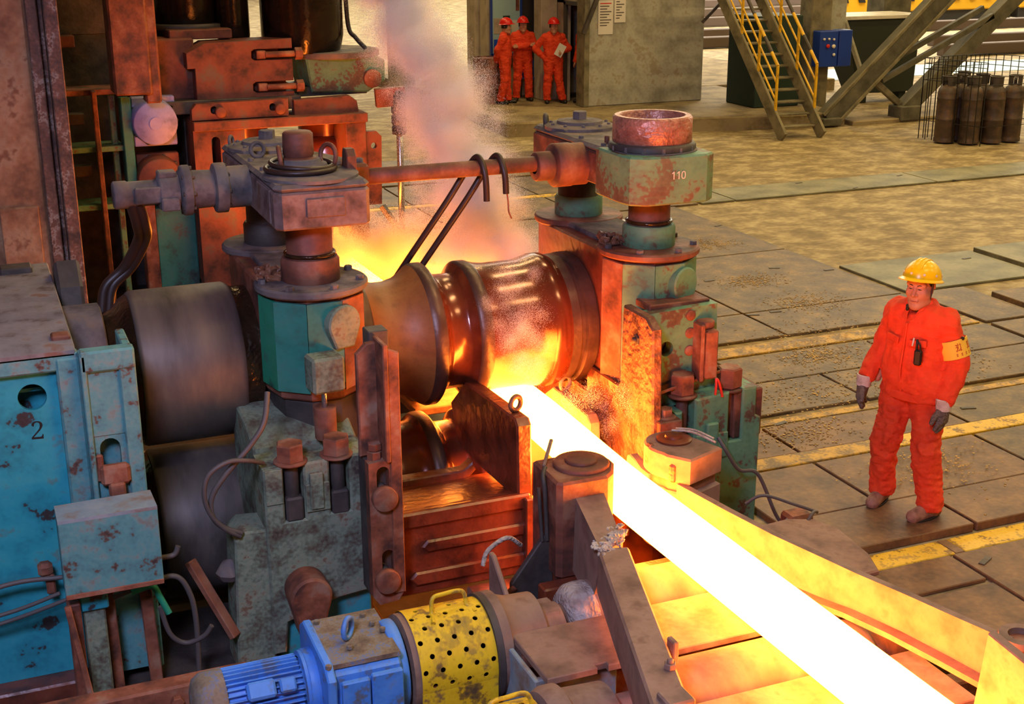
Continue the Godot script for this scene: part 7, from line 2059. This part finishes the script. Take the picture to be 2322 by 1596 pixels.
	if s.pose == "hip":
		var w: Vector3 = s.at + t.basis * V(0.1, 1.12, 0.235)
		solo("paper", mb().box(w, V(0.17, 0.26, 0.008), 0.001, t.basis * Basis(Vector3.BACK, -0.5)), M.white, "white sheet of paper held by the worker with a hand on his hip", "paper")


func small_things() -> void:
	pass


# ---------------------------------------------------------------- steam over the rolls
# fine water droplets, thickest along the middle of each drift
func mist(called: String, label: String, spine: Array, wide: Array, weight: Array, count: int, size: float, seed_: int) -> void:
	# one small cloud of droplets, used again and again
	var r := RandomNumberGenerator.new()
	r.seed = seed_
	var cloud := mb()
	for i in 1600:
		var q := V(r.randfn(), r.randfn(), r.randfn()) * 0.05
		var e := Basis.from_euler(V(r.randf() * 6.0, r.randf() * 6.0, 0.0)).scaled(Vector3.ONE * 0.0008)
		var t := [q + e * V(1, 1, 1), q + e * V(1, -1, -1), q + e * V(-1, 1, -1), q + e * V(-1, -1, 1)]
		for k in 4:
			cloud.tri(t[k], t[(k + 1) % 4], t[(k + 2) % 4], q - t[(k + 3) % 4])
	var mm := MultiMesh.new()
	mm.transform_format = MultiMesh.TRANSFORM_3D
	mm.mesh = cloud.mesh()
	mm.instance_count = count
	var f := FastNoiseLite.new()
	f.seed = seed_
	f.frequency = 2.2
	f.fractal_octaves = 3
	var total := 0.0
	for w in weight:
		total += w
	var k := spine.size()
	var n := 0
	while n < count:
		var t := r.randf() * (k - 1)
		var i := mini(int(t), k - 2)
		var g := t - i
		if r.randf() > lerpf(weight[i], weight[i + 1], g):
			continue
		var c: Vector3 = spine[i].cubic_interpolate(spine[i + 1], spine[maxi(i - 1, 0)], spine[mini(i + 2, k - 1)], g)
		var w: float = lerpf(wide[i], wide[i + 1], g) * 0.27
		var p := c + V(r.randfn() * w, r.randfn() * w * 0.7, r.randfn() * w * 0.8)
		var q := p + V(0, 0, 0) + V(f.get_noise_3d(p.x, p.y, p.z), f.get_noise_3d(p.x + 9.0, p.y, p.z), f.get_noise_3d(p.x, p.y + 9.0, p.z)) * w * 1.6
		if f.get_noise_3d(q.x * 1.7 + 4.0, q.y * 1.1, q.z * 1.7) < r.randf_range(-0.45, 0.1):
			continue
		var s := size * r.randf_range(0.6, 1.3)
		mm.set_instance_transform(n, Transform3D(Basis.from_euler(V(r.randf() * 3.0, r.randf() * 3.0, 0)).scaled(Vector3.ONE * s), q - spine[0]))
		n += 1
	var o := MultiMeshInstance3D.new()
	o.name = called
	o.multimesh = mm
	o.material_override = M.droplet
	add_child(o)
	o.position = spine[0]
	o.set_meta("kind", "stuff")
	tag(o, label, "steam")


func smoke() -> void:
	mist("steam_plume", "tall orange pink plume of steam rising behind the rolls past the hoses",
		[V(3.86, 0.97, -9.54), V(3.89, 1.20, -9.60), V(3.81, 1.49, -9.77), V(3.74, 1.83, -9.89), V(3.65, 2.18, -10.00), V(3.54, 2.55, -10.12), V(3.43, 2.89, -10.23), V(3.31, 3.21, -10.35), V(3.22, 3.50, -10.46)],
		[0.34, 0.5, 0.56, 0.58, 0.6, 0.56, 0.46, 0.4, 0.36], [1.0, 1.0, 1.0, 0.95, 0.9, 0.9, 0.85, 0.8, 0.7], 2300, 1.0, 21)
	mist("steam_drift", "low orange steam drifting over the entry side behind the ochre groove",
		[V(2.75, 1.1, -11.2), V(3.1, 1.25, -10.6), V(3.4, 1.3, -10.0), V(3.6, 1.35, -9.6)], [0.5, 0.6, 0.6, 0.5], [0.5, 1.0, 1.0, 0.6], 440, 1.2, 22)
	mist("steam_wisp", "thin white steam in front of the working groove where the bar leaves the rolls",
		[V(3.26, 0.98, -7.68), V(3.25, 1.25, -7.72), V(3.24, 1.5, -7.8), V(3.28, 1.74, -8.0)], [0.2, 0.26, 0.34, 0.42], [0.5, 0.9, 1.0, 1.0], 60, 0.7, 23)
	mist("steam_haze", "faint red spray haze between the rolls and the orange side plate",
		[V(3.55, 0.9, -7.6), V(3.75, 0.8, -7.5), V(3.9, 0.75, -7.3)], [0.4, 0.5, 0.45], [0.8, 0.8, 0.5], 12, 0.9, 24)
